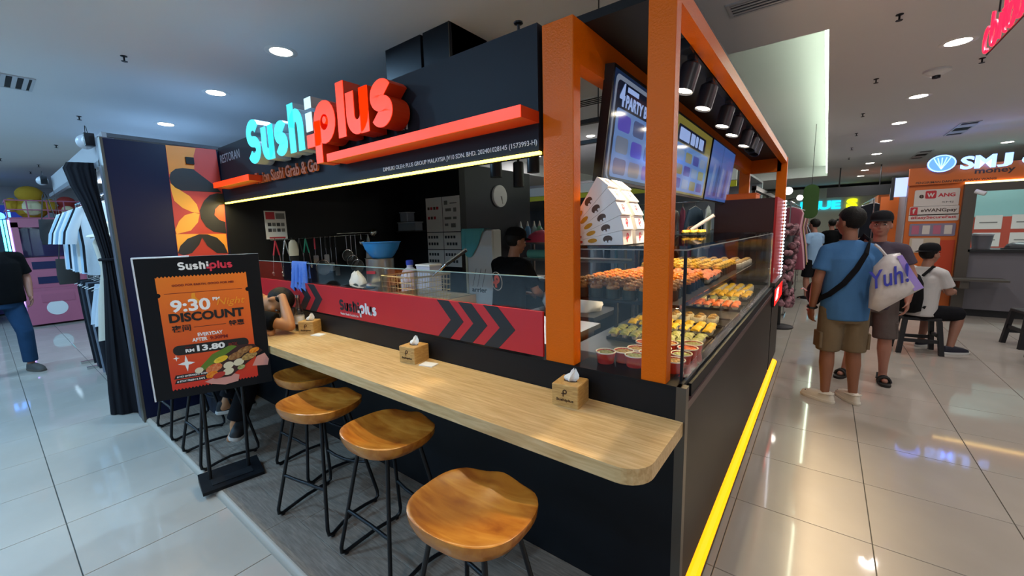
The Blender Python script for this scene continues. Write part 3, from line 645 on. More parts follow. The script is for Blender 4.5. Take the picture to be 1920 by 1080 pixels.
for i in range(22): MB().ell((-0.37, 5.437, 1.04+i*0.0375), 0.011, 8, 5).build('lamp', m_bulb, t, 60)
# --- food
m_rice = mat('rice', '#d9d2bd', 0.7, bump=(220, 0.6)); m_nori = mat('nori', '#1d2418', 0.6)
def food(nm, c, c2, sc=60): return mat(nm, c, 0.4, noise=(sc, 0.8), col2=c2, bump=(90, 0.8))
F = {'brown': food('fried_topping', '#7d4a20', '#b98a50'), 'roe': food('roe_topping', '#ee7208', '#f8a81c'), 'pink': food('crab_topping', '#d85a22', '#eba066'), 'corn': food('corn_topping', '#e8b01c', '#f6d04c'), 'mix': food('tuna_topping', '#8f6b3c', '#d8b060'), 'salmon': food('salmon_topping', '#e8703a', '#f29a64', 25), 'egg': food('egg_topping', '#f0c018', '#f8d848', 20), 'green': food('salad_topping', '#7d8f3a', '#c8c088')}
def gunkan(kind):
    t = thing('sushi_piece', '', 'sushi')
    pr = arc(0, 0, 0.024, 0.020, 0, 360, 10)[:-1]
    MB().fpoly(top((0, 0, 0)), pr, 0, 0.028).build('nori_wrap', m_nori, t, 50, world=False)
    b = MB(); b.ell((0, 0, 0.032), (0.023, 0.019, 0.012), 8, 5)
    for i in range(3): b.ell((0.010*math.cos(i*2.1), 0.009*math.sin(i*2.1), 0.042), (0.011, 0.010, 0.008), 6, 4)
    b.build('topping', F[kind], t, 60, world=False); return t
def nigiri(kind):
    t = thing('sushi_piece', '', 'sushi')
    MB().ell((0, 0, 0.014), (0.029, 0.016, 0.016), 10, 6).build('rice', m_rice, t, 60, world=False)
    b = MB(); n = 7; rr = []
    for i in range(n):
        x = -0.034+0.068*i/(n-1); z = 0.030-0.008*(abs(x)/0.034)**2
        rr.append([(x, yy, z+zz) for yy, zz in ((-0.018, -0.004), (-0.010, 0.004), (0.010, 0.004), (0.018, -0.004), (0.010, -0.003), (-0.010, -0.003))])
    b.rings(rr).build('topping', F[kind], t, 60, world=False); return t
def roll(kind):
    t = thing('sushi_piece', '', 'sushi')
    MB().lathe((0, 0, 0), [(0.021, 0.0), (0.023, 0.003), (0.023, 0.024), (0.021, 0.026)], 10).build('rice_roll', m_rice, t, 50, world=False)
    MB().ell((0, 0, 0.027), (0.018, 0.018, 0.009), 8, 5).build('topping', F[kind], t, 60, world=False); return t
def spread(proto, spots, label, group, k=1.3):
    for i, (x, y, z, a) in enumerate(spots):
        o = proto if i == 0 else copy_tree(proto); place(o, (x, y, z), a, label, group); o.scale = (k, k, k*1.1)
def grid(y0, y1, z, px=0.058, py=0.056, x0=-0.93, x1=-0.45, skip=0.0):
    out = []; y = y0
    while y < y1:
        x = x0
        while x < x1:
            if random.random() >= skip: out.append((x+random.uniform(-.005, .005), y+random.uniform(-.005, .005), z, random.uniform(-.3, .3)))
            x += px
        y += py
    return out
spread(gunkan('brown'), grid(1.64, 1.88, SZ, 0.072, 0.068), 'seaweed sushi with browned meat topping on the upper glass-case shelf', 'browned meat sushi on the upper shelf')
spread(gunkan('roe'), grid(1.92, 2.22, SZ, 0.072, 0.068), 'seaweed sushi heaped with orange roe on the upper shelf', 'orange roe sushi on the upper shelf')
spread(nigiri('pink'), [(x, y, z, math.pi/2+a*0.3) for x, y, z, a in grid(2.28, 2.60, SZ, 0.056, 0.098)], 'reddish crab topped rice sushi on the upper shelf', 'crab sushi on the upper shelf')
spread(gunkan('corn'), grid(2.66, 3.12, SZ, 0.072, 0.068), 'seaweed sushi heaped with yellow corn on the upper shelf', 'corn sushi on the upper shelf')
spread(roll('mix'), grid(3.15, 3.66, SZ, 0.076, 0.076), 'rice roll with brown flaked topping at the shelf far end', 'flaked topping rolls on the upper shelf')
m_tray = mat('black_tray', '#17181a', 0.3)
LZ = 0.996
def tray(x0, x1, y0, y1, label):
    t = thing('sushi_tray', label, 'tray', ((x0+x1)/2, (y0+y1)/2, LZ))
    MB().box(x0, x1, y0, y1, LZ, LZ+0.006).build('base', m_tray, t)
    MB().box(x0, x0+0.006, y0, y1, LZ+0.006, LZ+0.016).box(x1-0.006, x1, y0, y1, LZ+0.006, LZ+0.016).box(x0+0.006, x1-0.006, y0, y0+0.006, LZ+0.006, LZ+0.016).box(x0+0.006, x1-0.006, y1-0.006, y1, LZ+0.006, LZ+0.016).build('rim', m_tray, t)
lows = [(1.99, 2.24, 'salad', 'nigiri', 'green', 'pale salad'), (2.27, 2.52, 'egg', 'nigiri', 'egg', 'yellow omelette'), (2.55, 2.76, 'fried', 'roll', 'mix', 'fried brown'),
        (3.08, 3.26, 'salmon', 'nigiri', 'salmon', 'orange salmon'), (3.29, 3.50, 'rice', 'roll', 'green', 'white and green'), (3.54, 3.84, 'golden', 'nigiri', 'corn', 'golden sweetcorn'), (3.88, 4.26, 'toasted', 'roll', 'egg', 'toasted yellow')]
for y0, y1, a, kind, col, word in lows:
    tray(-0.90, -0.425, y0, y1, 'flat black tray holding %s sushi on the case deck' % word)
    pr = nigiri(col) if kind == 'nigiri' else roll(col)
    g_ = grid(y0+0.045, y1-0.03, LZ+0.0062, 0.058 if kind == 'nigiri' else 0.072, 0.10 if kind == 'nigiri' else 0.072, -0.87, -0.445)
    if kind == 'nigiri': g_ = [(x, y, z, math.pi/2+aa*0.4) for x, y, z, aa in g_]
    spread(pr, g_, '%s sushi piece on a black tray on the case deck' % word, '%s sushi on the case deck' % word)
m_cupr = mat('red_paper_cup', '#b8281f', 0.45); m_cupw = mat('cup_rim', '#e8e2d2', 0.5)
def cup(kind):
    t = thing('food_cup', '', 'cup')
    MB().lathe((0, 0, 0), [(0.034, 0.0), (0.042, 0.052), (0.040, 0.052), (0.036, 0.03), (0.002, 0.03)], 18).build('cup_wall', m_cupr, t, 40, world=False)
    MB().tube([(0.042*math.cos(i*math.pi/10), 0.042*math.sin(i*math.pi/10), 0.053) for i in range(20)], 0.0028, 6, True).build('rim', m_cupw, t, 60, world=False)
    b = MB(); b.lathe((0, 0, 0), [(0.038, 0.044), (0.036, 0.049), (0.01, 0.051)], 14)
    for i in range(6): b.ell((0.02*math.cos(i*1.05), 0.02*math.sin(i*1.05), 0.049), (0.011, 0.009, 0.005), 6, 4)
    b.build('filling', F[kind], t, 50, world=False); return t
rear = [(-0.735, 1.62), (-0.675, 1.675), (-0.61, 1.64), (-0.575, 1.71), (-0.64, 1.745)]
for i, (x, y) in enumerate(rear):
    o = cup(['green', 'mix', 'green', 'pink', 'mix'][i]); place(o, (x, y, LZ), 0, 'red paper cup of %s food behind the front pane' % ['green', 'brown', 'pale green', 'pink', 'dark brown'][i])
sidec = [(-0.455, 1.66, 'mix'), (-0.455, 1.765, 'green'), (-0.455, 1.865, 'salmon'), (-0.455, 1.955, 'green'), (-0.55, 1.80, 'pink'), (-0.55, 1.90, 'mix'), (-0.645, 1.86, 'salmon')]
for i, (x, y, kd) in enumerate(sidec):
    o = cup(kd); place(o, (x, y, LZ), 0, 'red paper cup of %s food by the side pane, %s from the front corner' % ({'mix': 'brown', 'green': 'green', 'salmon': 'orange', 'pink': 'pink'}[kd], ['first', 'second', 'third', 'fourth', 'fifth', 'sixth', 'seventh'][i]))
    if x > -0.5: o.rotation_euler = (0, math.radians(0), 0)
t = thing('food_platter', 'small black platter of yellow sushi on the glass top', 'platter', (-0.86, 3.55, 1.513))
MB().box(-0.95, -0.77, 3.42, 3.68, 1.513, 1.521).build('base', m_tray, t)
pr = gunkan('corn'); spread(pr, [(-0.91+0.06*(i % 3), 3.47+0.065*(i//3), 1.508, 0) for i in range(9)], 'yellow corn sushi on the platter on the glass top', 'corn sushi on the glass top', 0.85)
t = thing('white_cup', 'white paper cup standing on the end worktop', 'cup', (-0.42, 4.72, 1.02))
MB().lathe((0, 0, 0), [(0.03, 0.0), (0.04, 0.13), (0.037, 0.13)], 16).build('cup_wall', m_white, t, 40, world=False); MB().lathe((0, 0, 0), [(0.041, 0.128), (0.041, 0.136), (0.034, 0.138)], 16).build('lid', m_white, t, 40, world=False)
# ================================================================== kitchen behind the counter
wt = thing('kitchen_worktop', 'stainless steel kitchen worktop behind the red splash panel', 'worktop', (-2.7, 1.95, 0))
MB().box(-4.60, -1.15, 1.61, 2.45, 0.93, 0.96).build('top', m_steel, wt); MB().box(-4.58, -1.17, 1.63, 2.40, 0.10, 0.93).build('cabinet', m_steel, wt)
WZ = 0.96
# poster on the left kitchen wall
m_paper = mat('paper', '#d9d6d0', 0.6); m_ink = mat('ink_grey', '#6d6a66', 0.6); m_inkd = mat('ink_dark', '#2f2e30', 0.6); m_posr = mat('poster_red', '#b3202c', 0.5)
def sheet(nm, fr, w, h, label, cat, group=None, m=None):
    t = thing(nm, label, cat, fr.p(0, 0, 0), group=group); MB().fbox(fr, 0, w, 0, h, 0, 0.002).build('sheet', m or m_paper, t); return t
WX = -4.619
fr = right((WX, 1.838, 1.556)); t = sheet('notice_poster', fr, 0.212, 0.292, 'white notice with red heading on the black kitchen wall', 'poster')
MB().fbox(fr, 0.012, 0.10, 0.205, 0.28, 0.002, 0.003).build('red_heading', m_posr, t); MB().fbox(fr, 0.03, 0.19, 0.006, 0.022, 0.002, 0.003).build('red_footer', m_posr, t)
MB().fbox(fr, 0.11, 0.20, 0.21, 0.27, 0.002, 0.003).build('picture', m_ink, t)
for r in range(2):
    for c in range(4): MB().fbox(fr, 0.025+c*0.044, 0.06+c*0.044, 0.075+r*0.06, 0.11+r*0.06, 0.002, 0.003).build('printed_picture', m_ink if c % 2 else m_inkd, t)
fr0 = front((-4.145, 3.6, 1.15))
for nm_i, (a, b, w, h, lab, rowsn) in enumerate([(0, 0.44, 0.30, 0.43, 'tall printed work sheet with red photo rows on the back wall', 1), (0.31, 0.44, 0.30, 0.43, 'tall printed work sheet with a grey flow chart on the back wall', 2),
        (0, 0.22, 0.30, 0.21, 'wide work sheet under the red photo sheet', 0), (0.31, 0.22, 0.30, 0.21, 'wide work sheet under the flow chart sheet', 0), (0, 0, 0.30, 0.21, 'lowest wide work sheet below the red photo column', 0), (0.31, 0, 0.30, 0.21, 'lowest wide work sheet beside the freezer', 0)]):
    f = Fr(fr0.p(a, b), fr0.x, fr0.y); t = sheet('work_sheet', f, w, h, lab, 'paper sheet', 'work sheets on the kitchen wall')
    if rowsn == 1:
        for r in range(2):
            for c in range(4-r): MB().fbox(f, 0.03+c*0.055, 0.07+c*0.055, 0.28-r*0.12, 0.315-r*0.12, 0.002, 0.003).build('printed_picture', m_posr if (c+r) % 2 else m_pb, t)
    elif rowsn == 2:
        for (x, y, ww, hh) in ((0.03, 0.33, 0.06, 0.05), (0.13, 0.34, 0.12, 0.012), (0.05, 0.25, 0.10, 0.035), (0.19, 0.24, 0.05, 0.05), (0.03, 0.15, 0.12, 0.03), (0.18, 0.15, 0.06, 0.03), (0.03, 0.07, 0.06, 0.03), (0.14, 0.05, 0.08, 0.05)):
            MB().fbox(f, x, x+ww, y, y+hh, 0.002, 0.003).build('printed_box', m_ink, t)
    else:
        for r in range(2):
            for c in range(4): MB().fbox(f, 0.02+c*0.05+0.03*(r*(nm_i % 2)), 0.055+c*0.05+0.03*(r*(nm_i % 2)), 0.135-r*0.085, 0.17-r*0.085, 0.002, 0.003).build('printed_picture', m_inkd, t)
# wall clock
cf = right((-3.53, 4.345, 2.044)); t = thing('wall_clock', 'round white wall clock on the dark partition', 'clock', cf.o)
MB().lathe(cf.o, [(0.145, 0), (0.145, 0.03), (0.13, 0.035)], 28, fr=cf).build('rim', m_white, t, 40)
MB().lathe(cf.o, [(0.13, 0.028), (0.13, 0.0352)], 28, fr=cf).build('dial', mat('clock_dial', '#dfe0e0', 0.4), t)
MB().ribbon(cf, [(0, 0), (0.03, -0.06)], 0.008, 0.036, 0.038).build('hour_hand', m_inkd, t); MB().ribbon(cf, [(0.02, 0.0), (0.04, -0.10)], 0.006, 0.036, 0.038).build('minute_hand', m_inkd, t)
# hanging rail and utensils on the left wall
m_redh = mat('red_handle', '#b8283a', 0.4); m_grn = mat('green_handle', '#1f8a70', 0.4); m_blk = mat('black_plastic', '#1c1d1f', 0.4); m_mesh = mat('wire_mesh', '#6c6e70', 0.4, 0.7)
ur = thing('utensil_rail', 'steel hook rail on the black kitchen wall', 'rail', (WX, 2.45, 1.55))
MB().tube([(WX+0.03, 1.86, 1.545), (WX+0.03, 3.12, 1.585)], 0.006, 8).build('bar', m_chrome, ur)
for y in (1.9, 2.5, 3.1): MB().tube([(WX, y, 1.547+(y-1.9)*0.031), (WX+0.03, y, 1.547+(y-1.9)*0.031)], 0.005, 6).build('bracket', m_chrome, ur)
def hookz(y): return 1.545+(y-1.86)*0.032
def uroot(nm, y, label): return thing(nm, label, 'utensil', (WX+0.045, y, hookz(y)), group='utensils hanging on the kitchen rail')
def hook(t): MB().tube([(-0.012, 0, 0.012), (-0.004, 0, 0.014), (0.004, 0, 0.004), (0.004, 0, -0.012)], 0.0025, 6).build('hook', m_chrome, t, world=False)
def tongs(y, mh, label, L=0.34):
    t = uroot('kitchen_tongs', y, label); hook(t)
    for s in (-1, 1):
        a = MB().tube([(0, 0, -0.01), (0, s*0.03, -0.16)], 0.008, 8).build('handle', mh, t, 60, world=False)
        MB().tube([(0, s*0.03, -0.15), (0, s*0.045, -L)], 0.005, 6).build('arm', m_chrome, t, 60, world=False)
        MB().ell((0, s*0.047, -L-0.01), (0.006, 0.014, 0.024), 8, 6).build('tip', m_chrome, t, 60, world=False)
def skimmer(y, r, L, label, mh=None):
    t = uroot('mesh_skimmer', y, label); hook(t)
    MB().tube([(0, 0, -0.01), (0, 0, -L)], 0.005, 8).build('handle', mh or m_chrome, t, 60, world=False)
    c = V((0.01, 0, -L-r)); MB().tube([c+V((0, r*math.cos(i*math.pi/12), r*math.sin(i*math.pi/12))) for i in range(24)], 0.006, 6, True).build('ring', m_chrome, t, 60, world=False)
    MB().lathe(c, [(0.002, -0.03), (r*0.6, -0.02), (r*0.97, 0.0), (r*0.55, -0.016), (0.002, -0.026)], 20, fr=Fr(c, (0, 1, 0), (0, 0, 1))).build('mesh_bowl', m_mesh, t, 60, world=False)
def spatula(y, L, label, mh=m_blk):
    t = uroot('spatula', y, label); hook(t)
    MB().tube([(0, 0, -0.01), (0, 0, -0.13)], 0.009, 8).build('handle', mh, t, 60, world=False); MB().tube([(0, 0, -0.12), (0, 0, -L)], 0.004, 6).build('shaft', m_chrome, t, 60, world=False)
    MB().fpoly(Fr((0.004, 0, -L-0.05), (0, 1, 0), (0, 0, 1)), rrect(-0.03, 0.03, -0.05, 0.05, 0.012), 0, 0.003).build('blade', m_chrome, t, world=False)
def ladle(y, L, label):
    t = uroot('ladle', y, label); hook(t)
    MB().tube([(0, 0, -0.01), (0, 0, -L)], 0.006, 8).build('handle', m_chrome, t, 60, world=False)
    MB().ell((0.02, 0, -L-0.035), (0.03, 0.045, 0.04), 14, 8).build('bowl', m_chrome, t, 60, world=False)
tongs(1.90, m_redh, 'steel tongs with red handles on the kitchen rail'); tongs(1.995, m_chrome, 'plain steel tongs next to the red handled tongs', 0.36)
t = uroot('oven_mitt', 2.07, 'cream oven mitt hanging on the kitchen rail'); hook(t)
MB().rings([[(0.02+0.015*math.cos(a), w*math.cos(a+1.5708)*1.0, z) for a in [i*math.pi/5 for i in range(10)]] for z, w in ((-0.01, 0.02), (-0.04, 0.045), (-0.12, 0.055), (-0.18, 0.05))]).build('mitt', mat('cream_cloth', '#cfcab8', 0.9), t, 60, world=False)
MB().rings([[(0.02+0.016*math.cos(a), w*math.cos(a+1.5708), z) for a in [i*math.pi/5 for i in range(10)]] for z, w in ((-0.18, 0.05), (-0.26, 0.045))]).build('cuff', m_blk, t, 60, world=False)
tongs(2.145, m_blk, 'steel tongs with black handles on the kitchen rail', 0.30); tongs(2.215, m_grn, 'steel tongs with green handles on the kitchen rail', 0.30)
spatula(2.315, 0.20, 'red handled kitchen spatula on the rail', m_redh); skimmer(2.385, 0.085, 0.26, 'large mesh skimmer next to the red handled spatula')
for y, L, w in ((2.44, 0.20, 'short'), (2.50, 0.30, 'medium'), (2.56, 0.36, 'long')): spatula(y, L, '%s black handled spatula on the kitchen rail' % w)
skimmer(2.70, 0.07, 0.17, 'small mesh skimmer at the middle of the rail'); skimmer(2.76, 0.075, 0.24, 'wire skimmer overlapping the small mesh skimmer'); skimmer(2.82, 0.085, 0.30, 'wide mesh strainer hanging lowest on the rail')
ladle(2.90, 0.06, 'short steel ladle on the kitchen rail')
t = uroot('folded_cloth', 3.0, 'pale folded cloth hanging in a cone on the rail'); hook(t)
MB().lathe((0, 0, 0), [(0.006, 0.0), (0.02, -0.08), (0.035, -0.2), (0.045, -0.32), (0.03, -0.33)], 10).build('cloth', mat('pale_cloth', '#bdbfc2', 0.9), t, 50, world=False)
t = thing('long_ladle', 'long steel ladle lying along the top of the rail', 'utensil', (WX+0.05, 2.8, 1.60))
MB().tube([(WX+0.05, 2.58, 1.597), (WX+0.05, 3.03, 1.606)], 0.008, 8).build('handle', m_chrome, t, 60); MB().ell((WX+0.06, 3.075, 1.60), (0.05, 0.055, 0.055), 14, 8).build('bowl', m_chrome, t, 60)
# pots, bowl, jug, fryer
def pot(nm, x, y, r, h, label):
    t = thing(nm, label, 'pot', (x, y, WZ))
    MB().lathe((0, 0, 0), [(r*0.97, 0.0), (r, 0.01), (r, h), (r+0.008, h+0.006), (r-0.006, h+0.004), (r-0.006, 0.02)], 28).build('body', m_steel, t, 40, world=False)
    for s in (-1, 1): MB().tube([(s*r, -0.04, h*0.8), (s*(r+0.04), -0.03, h*0.8), (s*(r+0.04), 0.03, h*0.8), (s*r, 0.04, h*0.8)], 0.006, 8).build('handle', m_chrome, t, 60, world=False)
    return t
t = pot('stock_pot', -3.08, 2.12, 0.118, 0.41, 'tall steel stock pot under the blue bowl')
MB().fbox(Fr((0.035, -0.1185, 0.30), (1, 0.25, 0), (0, 0, 1)), -0.045, 0.045, -0.012, 0.012, -0.004, 0.004).build('red_mark', m_posr, t, world=False)
t = thing('mixing_bowl', 'big blue plastic bowl resting on the stock pot', 'bowl', (-3.04, 2.12, WZ+0.416))
MB().lathe((0, 0, 0), [(0.08, 0.0), (0.10, 0.02), (0.138, 0.08), (0.155, 0.132), (0.163, 0.134), (0.163, 0.14), (0.150, 0.137), (0.13, 0.08), (0.09, 0.02), (0.03, 0.012)], 32).build('bowl', mat('blue_plastic', '#2f7fc4', 0.35), t, 50, world=False)
t = pot('sauce_pot', -2.98, 1.82, 0.162, 0.19, 'wide steel pot with a lid behind the red splash panel')
MB().lathe((0, 0, 0), [(0.172, 0.196), (0.165, 0.205), (0.10, 0.228), (0.04, 0.238)], 28).build('lid', m_chrome, t, 50, world=False); MB().lathe((0, 0, 0), [(0.012, 0.235), (0.012, 0.255), (0.03, 0.262), (0.03, 0.28), (0.01, 0.285)], 14).build('lid_knob', m_blk, t, 50, world=False)
t = thing('kitchen_cloth', 'crumpled white cloth lying on the pot lid', 'cloth', (-2.93, 1.80, WZ+0.235))
b = MB(); random.seed(3); rr = []
for z, r in ((0.0, 0.075), (0.03, 0.07), (0.07, 0.045), (0.095, 0.015)): rr.append([(-0.0+r*(1+0.25*math.sin(3*a+z*40))*math.cos(a), r*0.7*(1+0.3*math.sin(2*a+1))*math.sin(a), z+0.012*math.sin(4*a)) for a in [i*math.pi/7 for i in range(14)]])
b.rings(rr).build('cloth', m_white, t, 60, world=False)
q = ony(769, 510, 2.15); t = thing('water_jug', 'clear plastic water jug with a blue cap', 'jug', (q.x, 2.15, WZ))
MB().lathe((0, 0, 0), [(0.075, 0), (0.08, 0.01), (0.08, 0.27), (0.06, 0.32), (0.025, 0.345), (0.025, 0.37)], 20).build('body', mat('cloudy_plastic', '#aeb4cc', 0.3), t, 50, world=False); MB().lathe((0, 0, 0), [(0.03, 0.365), (0.03, 0.40), (0.02, 0.405)], 14).build('cap', mat('blue_cap', '#2a3fae', 0.4), t, 50, world=False)
t = thing('plastic_tub', 'cloudy plastic tub behind the fryer', 'tub', (-2.54, 2.2, WZ))
MB().box(-0.08, 0.08, -0.06, 0.06, 0, 0.36).build('tub', mat('cloudy_plastic'), t, world=False); MB().box(-0.085, 0.085, -0.065, 0.065, 0.36, 0.372).build('lid', m_white, t, world=False)
fz = thing('deep_fryer', 'steel deep fryer with open oil tank behind the splash panel', 'fryer', (-2.22, 1.86, WZ))
fx0, fx1, fy0, fy1, fzt = -0.30, 0.30, -0.20, 0.22, 0.19
b = MB(); b.box(fx0, fx1, fy0, fy0+0.02, 0, fzt).box(fx0, fx1, fy1-0.02, fy1, 0, fzt).box(fx0, fx0+0.02, fy0+0.02, fy1-0.02, 0, fzt).box(fx1-0.02, fx1, fy0+0.02, fy1-0.02, 0, fzt).box(fx0, fx1, fy0, fy1, -0.0, 0.01)
b.build('tank', m_steel, fz, world=False); MB().box(fx0+0.02, fx1-0.02, fy0+0.02, fy1-0.02, 0.12, 0.135).build('oil', mat('fry_oil', '#a8934a', 0.08), fz, world=False)
b = MB(); bx0, bx1, by0, by1, bz0, bz1 = -0.26, 0.10, -0.15, 0.17, 0.14, 0.33
m_wire = mat('basket_wire', '#b8ae90', 0.3, 0.8)
bk = thing('fry_basket', 'wire frying basket with a black handle in the fryer', 'basket', (-2.22, 1.86, WZ+0.136))
def lz(z): return z-0.136
rim = MB().tube([(bx0, by0, lz(bz1)), (bx1, by0, lz(bz1)), (bx1, by1, lz(bz1)), (bx0, by1, lz(bz1))], 0.006, 6, True).build('rim', m_wire, bk, world=False)
b = MB()
for i in range(13):
    x = bx0+(bx1-bx0)*i/12; b.tube([(x, by0, lz(bz1)), (x, by0+0.01, lz(bz0+.004)), (x, by1-0.01, lz(bz0+.004)), (x, by1, lz(bz1))], 0.0022, 4)
for i in range(11):
    y = by0+(by1-by0)*i/10; b.tube([(bx0, y, lz(bz1)), (bx0+0.01, y, lz(bz0+.004)), (bx1-0.01, y, lz(bz0+.004)), (bx1, y, lz(bz1))], 0.0022, 4)
for j in range(5):
    z = lz(bz0+(bz1-bz0)*j/5); b.tube([(bx0, by0, z), (bx1, by0, z), (bx1, by1, z), (bx0, by1, z)], 0.0022, 4, True)
tag(b.build('wire_mesh', m_wire, bk, world=False), kind='stuff')
MB().tube([(bx1, 0.01, lz(bz1)), (bx1+0.06, 0.04, lz(bz1+0.05)), (bx1+0.10, 0.06, lz(bz1+0.09))], 0.007, 8).build('handle_rod', m_chrome, bk, world=False)
MB().tube([(bx1+0.09, 0.055, lz(bz1+0.08)), (bx1+0.22, 0.12, lz(bz1+0.175))], 0.014, 8).build('handle_grip', m_blk, bk, world=False)
q = ony(845, 553, 1.62); t = thing('blue_sponge', 'small blue sponge on the ledge beside the fryer', 'sponge', (q.x, 1.66, 1.0)); MB().ell((0, 0, 0.05), (0.05, 0.03, 0.05), 10, 8).build('sponge', mat('blue_sponge', '#2458c0', 0.8), t, 60, world=False)
# blue cloth over the glass screen
t = thing('blue_cloth', 'blue cleaning cloth draped over the glass screen', 'cloth', (-3.25, 1.515, 1.38))
rr = []; n = 28; x0, x1 = -3.375, -3.135
def fold(x, d): return 0.010*math.sin((x-x0)*105)*min(1, d*8)+0.006*math.sin((x-x0)*47)
prof = [(-0.006-0.02, -0.21), (-0.014, -0.14), (-0.010, -0.07), (-0.008, -0.01), (-0.002, 0.006), (0.012, 0.006), (0.018, -0.01), (0.02, -0.06), (0.022, -0.12)]
b = MB(); nv = len(prof)
for sgn in (0, 1):
    for i in range(n+1):
        x = x0+(x1-x0)*i/n
        for dy, dz in prof:
            b.v.append(V((x+0.02*dz, 1.515+dy+(fold(x, -dz) if dz < -0.02 else 0)*(-1 if dy < 0 else 1)-0.004*sgn*(1 if dy < 0.005 else -1)*0+0.003*sgn, 1.376+dz+(0.004 if dz > 0 else 0)-0.012*(i/n)*0+(0.02*math.sin(i*0.9) if dz < -0.2 else 0))))
N = (n+1)*nv
for i in range(n):
    for j in range(nv-1):
        a = i*nv+j; b.f.append((a, a+1, a+nv+1, a+nv)); b.f.append((N+a, N+a+nv, N+a+nv+1, N+a+1))
b.build('cloth', mat('blue_cloth', '#4a72c4', 0.9, bump=(80, 0.3)), t, 60)
# freezer with a teal cloth
fx0, fx1 = ony(871, 440, 3.3).x, ony(922, 440, 3.3).x; fzt = 1.60
t = thing('upright_freezer', 'tall white upright freezer standing by the dark partition', 'freezer', ((fx0+fx1)/2, 3.45, 0))
MB().rbox(fx0, fx1, 3.32, 3.46, 0.0, fzt, 0.01).build('body', mat('freezer_white', '#d6d8d8', 0.35), t); d = MB().rbox(fx0+0.035, fx1, 3.30, 3.319, 0.08, fzt-0.01, 0.004).build('door', mat('freezer_white'), t)
MB().box(fx0, fx0+0.03, 3.30, 3.32, 0.08, fzt-0.01).build('door_gasket', mat('cream_gasket', '#c8c6b0', 0.5), t)
for i in range(3):
    MB().fpoly(front((0, 3.30, 0)), [(fx1-0.30+i*0.07, 0.98), (fx1-0.295+i*0.07, 0.98), (fx1-0.235+i*0.07, 1.18), (fx1-0.24+i*0.07, 1.18)], 0.0, 0.001).build('graphic_line', m_inkd, d)
text('freezer_lettering', 'arrier', front((fx1-0.20, 3.30, 0.945)), 0.22, m_inkd, d, h=0.05, bold=0.02)
t = thing('teal_cloth', 'teal cloth hanging over the freezer corner', 'cloth', (fx0+0.1, 3.4, fzt-0.2))
b = MB(); n = 12; pr2 = [(3.285, -0.23), (3.282, -0.12), (3.284, -0.02), (3.292, 0.012), (3.36, 0.012), (3.44, 0.010)]
for off in (0, 0.004):
    for i in range(n+1):
        xx = fx0-0.03+0.33*i/n
        for dy, dz in pr2: b.v.append(V((xx, dy-off+(0.008*math.sin(i*1.6) if dz < 0 else 0), fzt+dz*(0.45+0.85*math.sin(i*0.26+0.6) if dz < -0.05 else 1)+off)))
for i in range(n):
    for j in range(5):
        a = i*6+j; b.f.append((a, a+1, a+7, a+6)); N = (n+1)*6; b.f.append((N+a, N+a+6, N+a+7, N+a+1))
b.build('cloth', mat('teal_cloth', '#5fb0b4', 0.9), t, 60)
# clear containers on a small wall shelf
t = thing('wall_shelf', 'small dark wall shelf holding clear containers', 'shelf', (-4.35, 3.5, 1.62)); MB().box(-4.55, -4.17, 3.42, 3.6, 1.60, 1.615).build('board', m_blk, t)
m_clear = mat('clear_plastic', '#7f8894', 0.25)
for i, (x, y, w, h, z, lab) in enumerate([(-4.36, 3.5, 0.36, 0.10, 1.615, 'wide clear container on the small wall shelf'), (-4.41, 3.5, 0.15, 0.11, 1.735, 'small clear container on top of the wide container')]):
    t = thing('plastic_container', lab, 'container', (x, y, z)); MB().rbox(-w/2, w/2, -0.06, 0.06, 0, h, 0.006).build('tub', m_clear, t, world=False); MB().box(-w/2-0.006, w/2+0.006, -0.066, 0.066, h, h+0.012).build('lid', mat('container_lid', '#8f99a6', 0.4), t, world=False)
# rear kitchen bench with goods, seen beside the worker
kb = thing('rear_bench', 'steel rear bench with shelves behind the worker', 'bench', (-2.4, 4.6, 0))
for z in (0.93, 1.20, 1.42): MB().box(-3.4, -1.7, 4.5, 4.95, z-0.025, z).build('shelf', m_steel, kb)
for x in (-3.38, -1.74):
    for y in (4.52, 4.9): MB().box(x, x+0.03, y, y+0.03, 0, 1.42).build('leg', m_steel, kb)
MB().box(-3.36, -1.74, 4.55, 4.9, 0.1, 0.9).build('cupboard', m_blk, kb)
def simple(nm, label, cat, loc, parts, group=None):
    t = thing(nm, label, cat, loc, group=group)
    for pn, mb, m, sm in parts: mb.build(pn, m, t, sm, world=False)
    return t
m_teal = mat('teal_plastic', '#4fc0b8', 0.4); m_cyanf = mat('film_cyan', '#7fe0dc', 0.3)
q = ony(1016, 470, 4.7); simple('dish_cover', 'bright pink food cover on the rear bench', 'food cover', (q.x, 4.7, 1.42), [('dome', MB().lathe((0, 0, 0), [(0.22, 0.0), (0.22, 0.02), (0.17, 0.10), (0.08, 0.15), (0.02, 0.16)], 20), mat('hot_pink', '#d8486a', 0.4), 50), ('knob', MB().ell((0, 0, 0.17), 0.02, 8, 6), m_white, 60)])
q = ony(1016, 515, 4.6); simple('film_roll', 'pale cyan roll of film lying on the middle shelf', 'film roll', (q.x, 4.62, 1.20), [('roll', MB().tube([(-0.22, 0, 0.06), (0.22, 0, 0.06)], 0.058, 16), m_cyanf, 50), ('core', MB().tube([(-0.23, 0, 0.06), (0.23, 0, 0.06)], 0.02, 10), m_white, 50)])
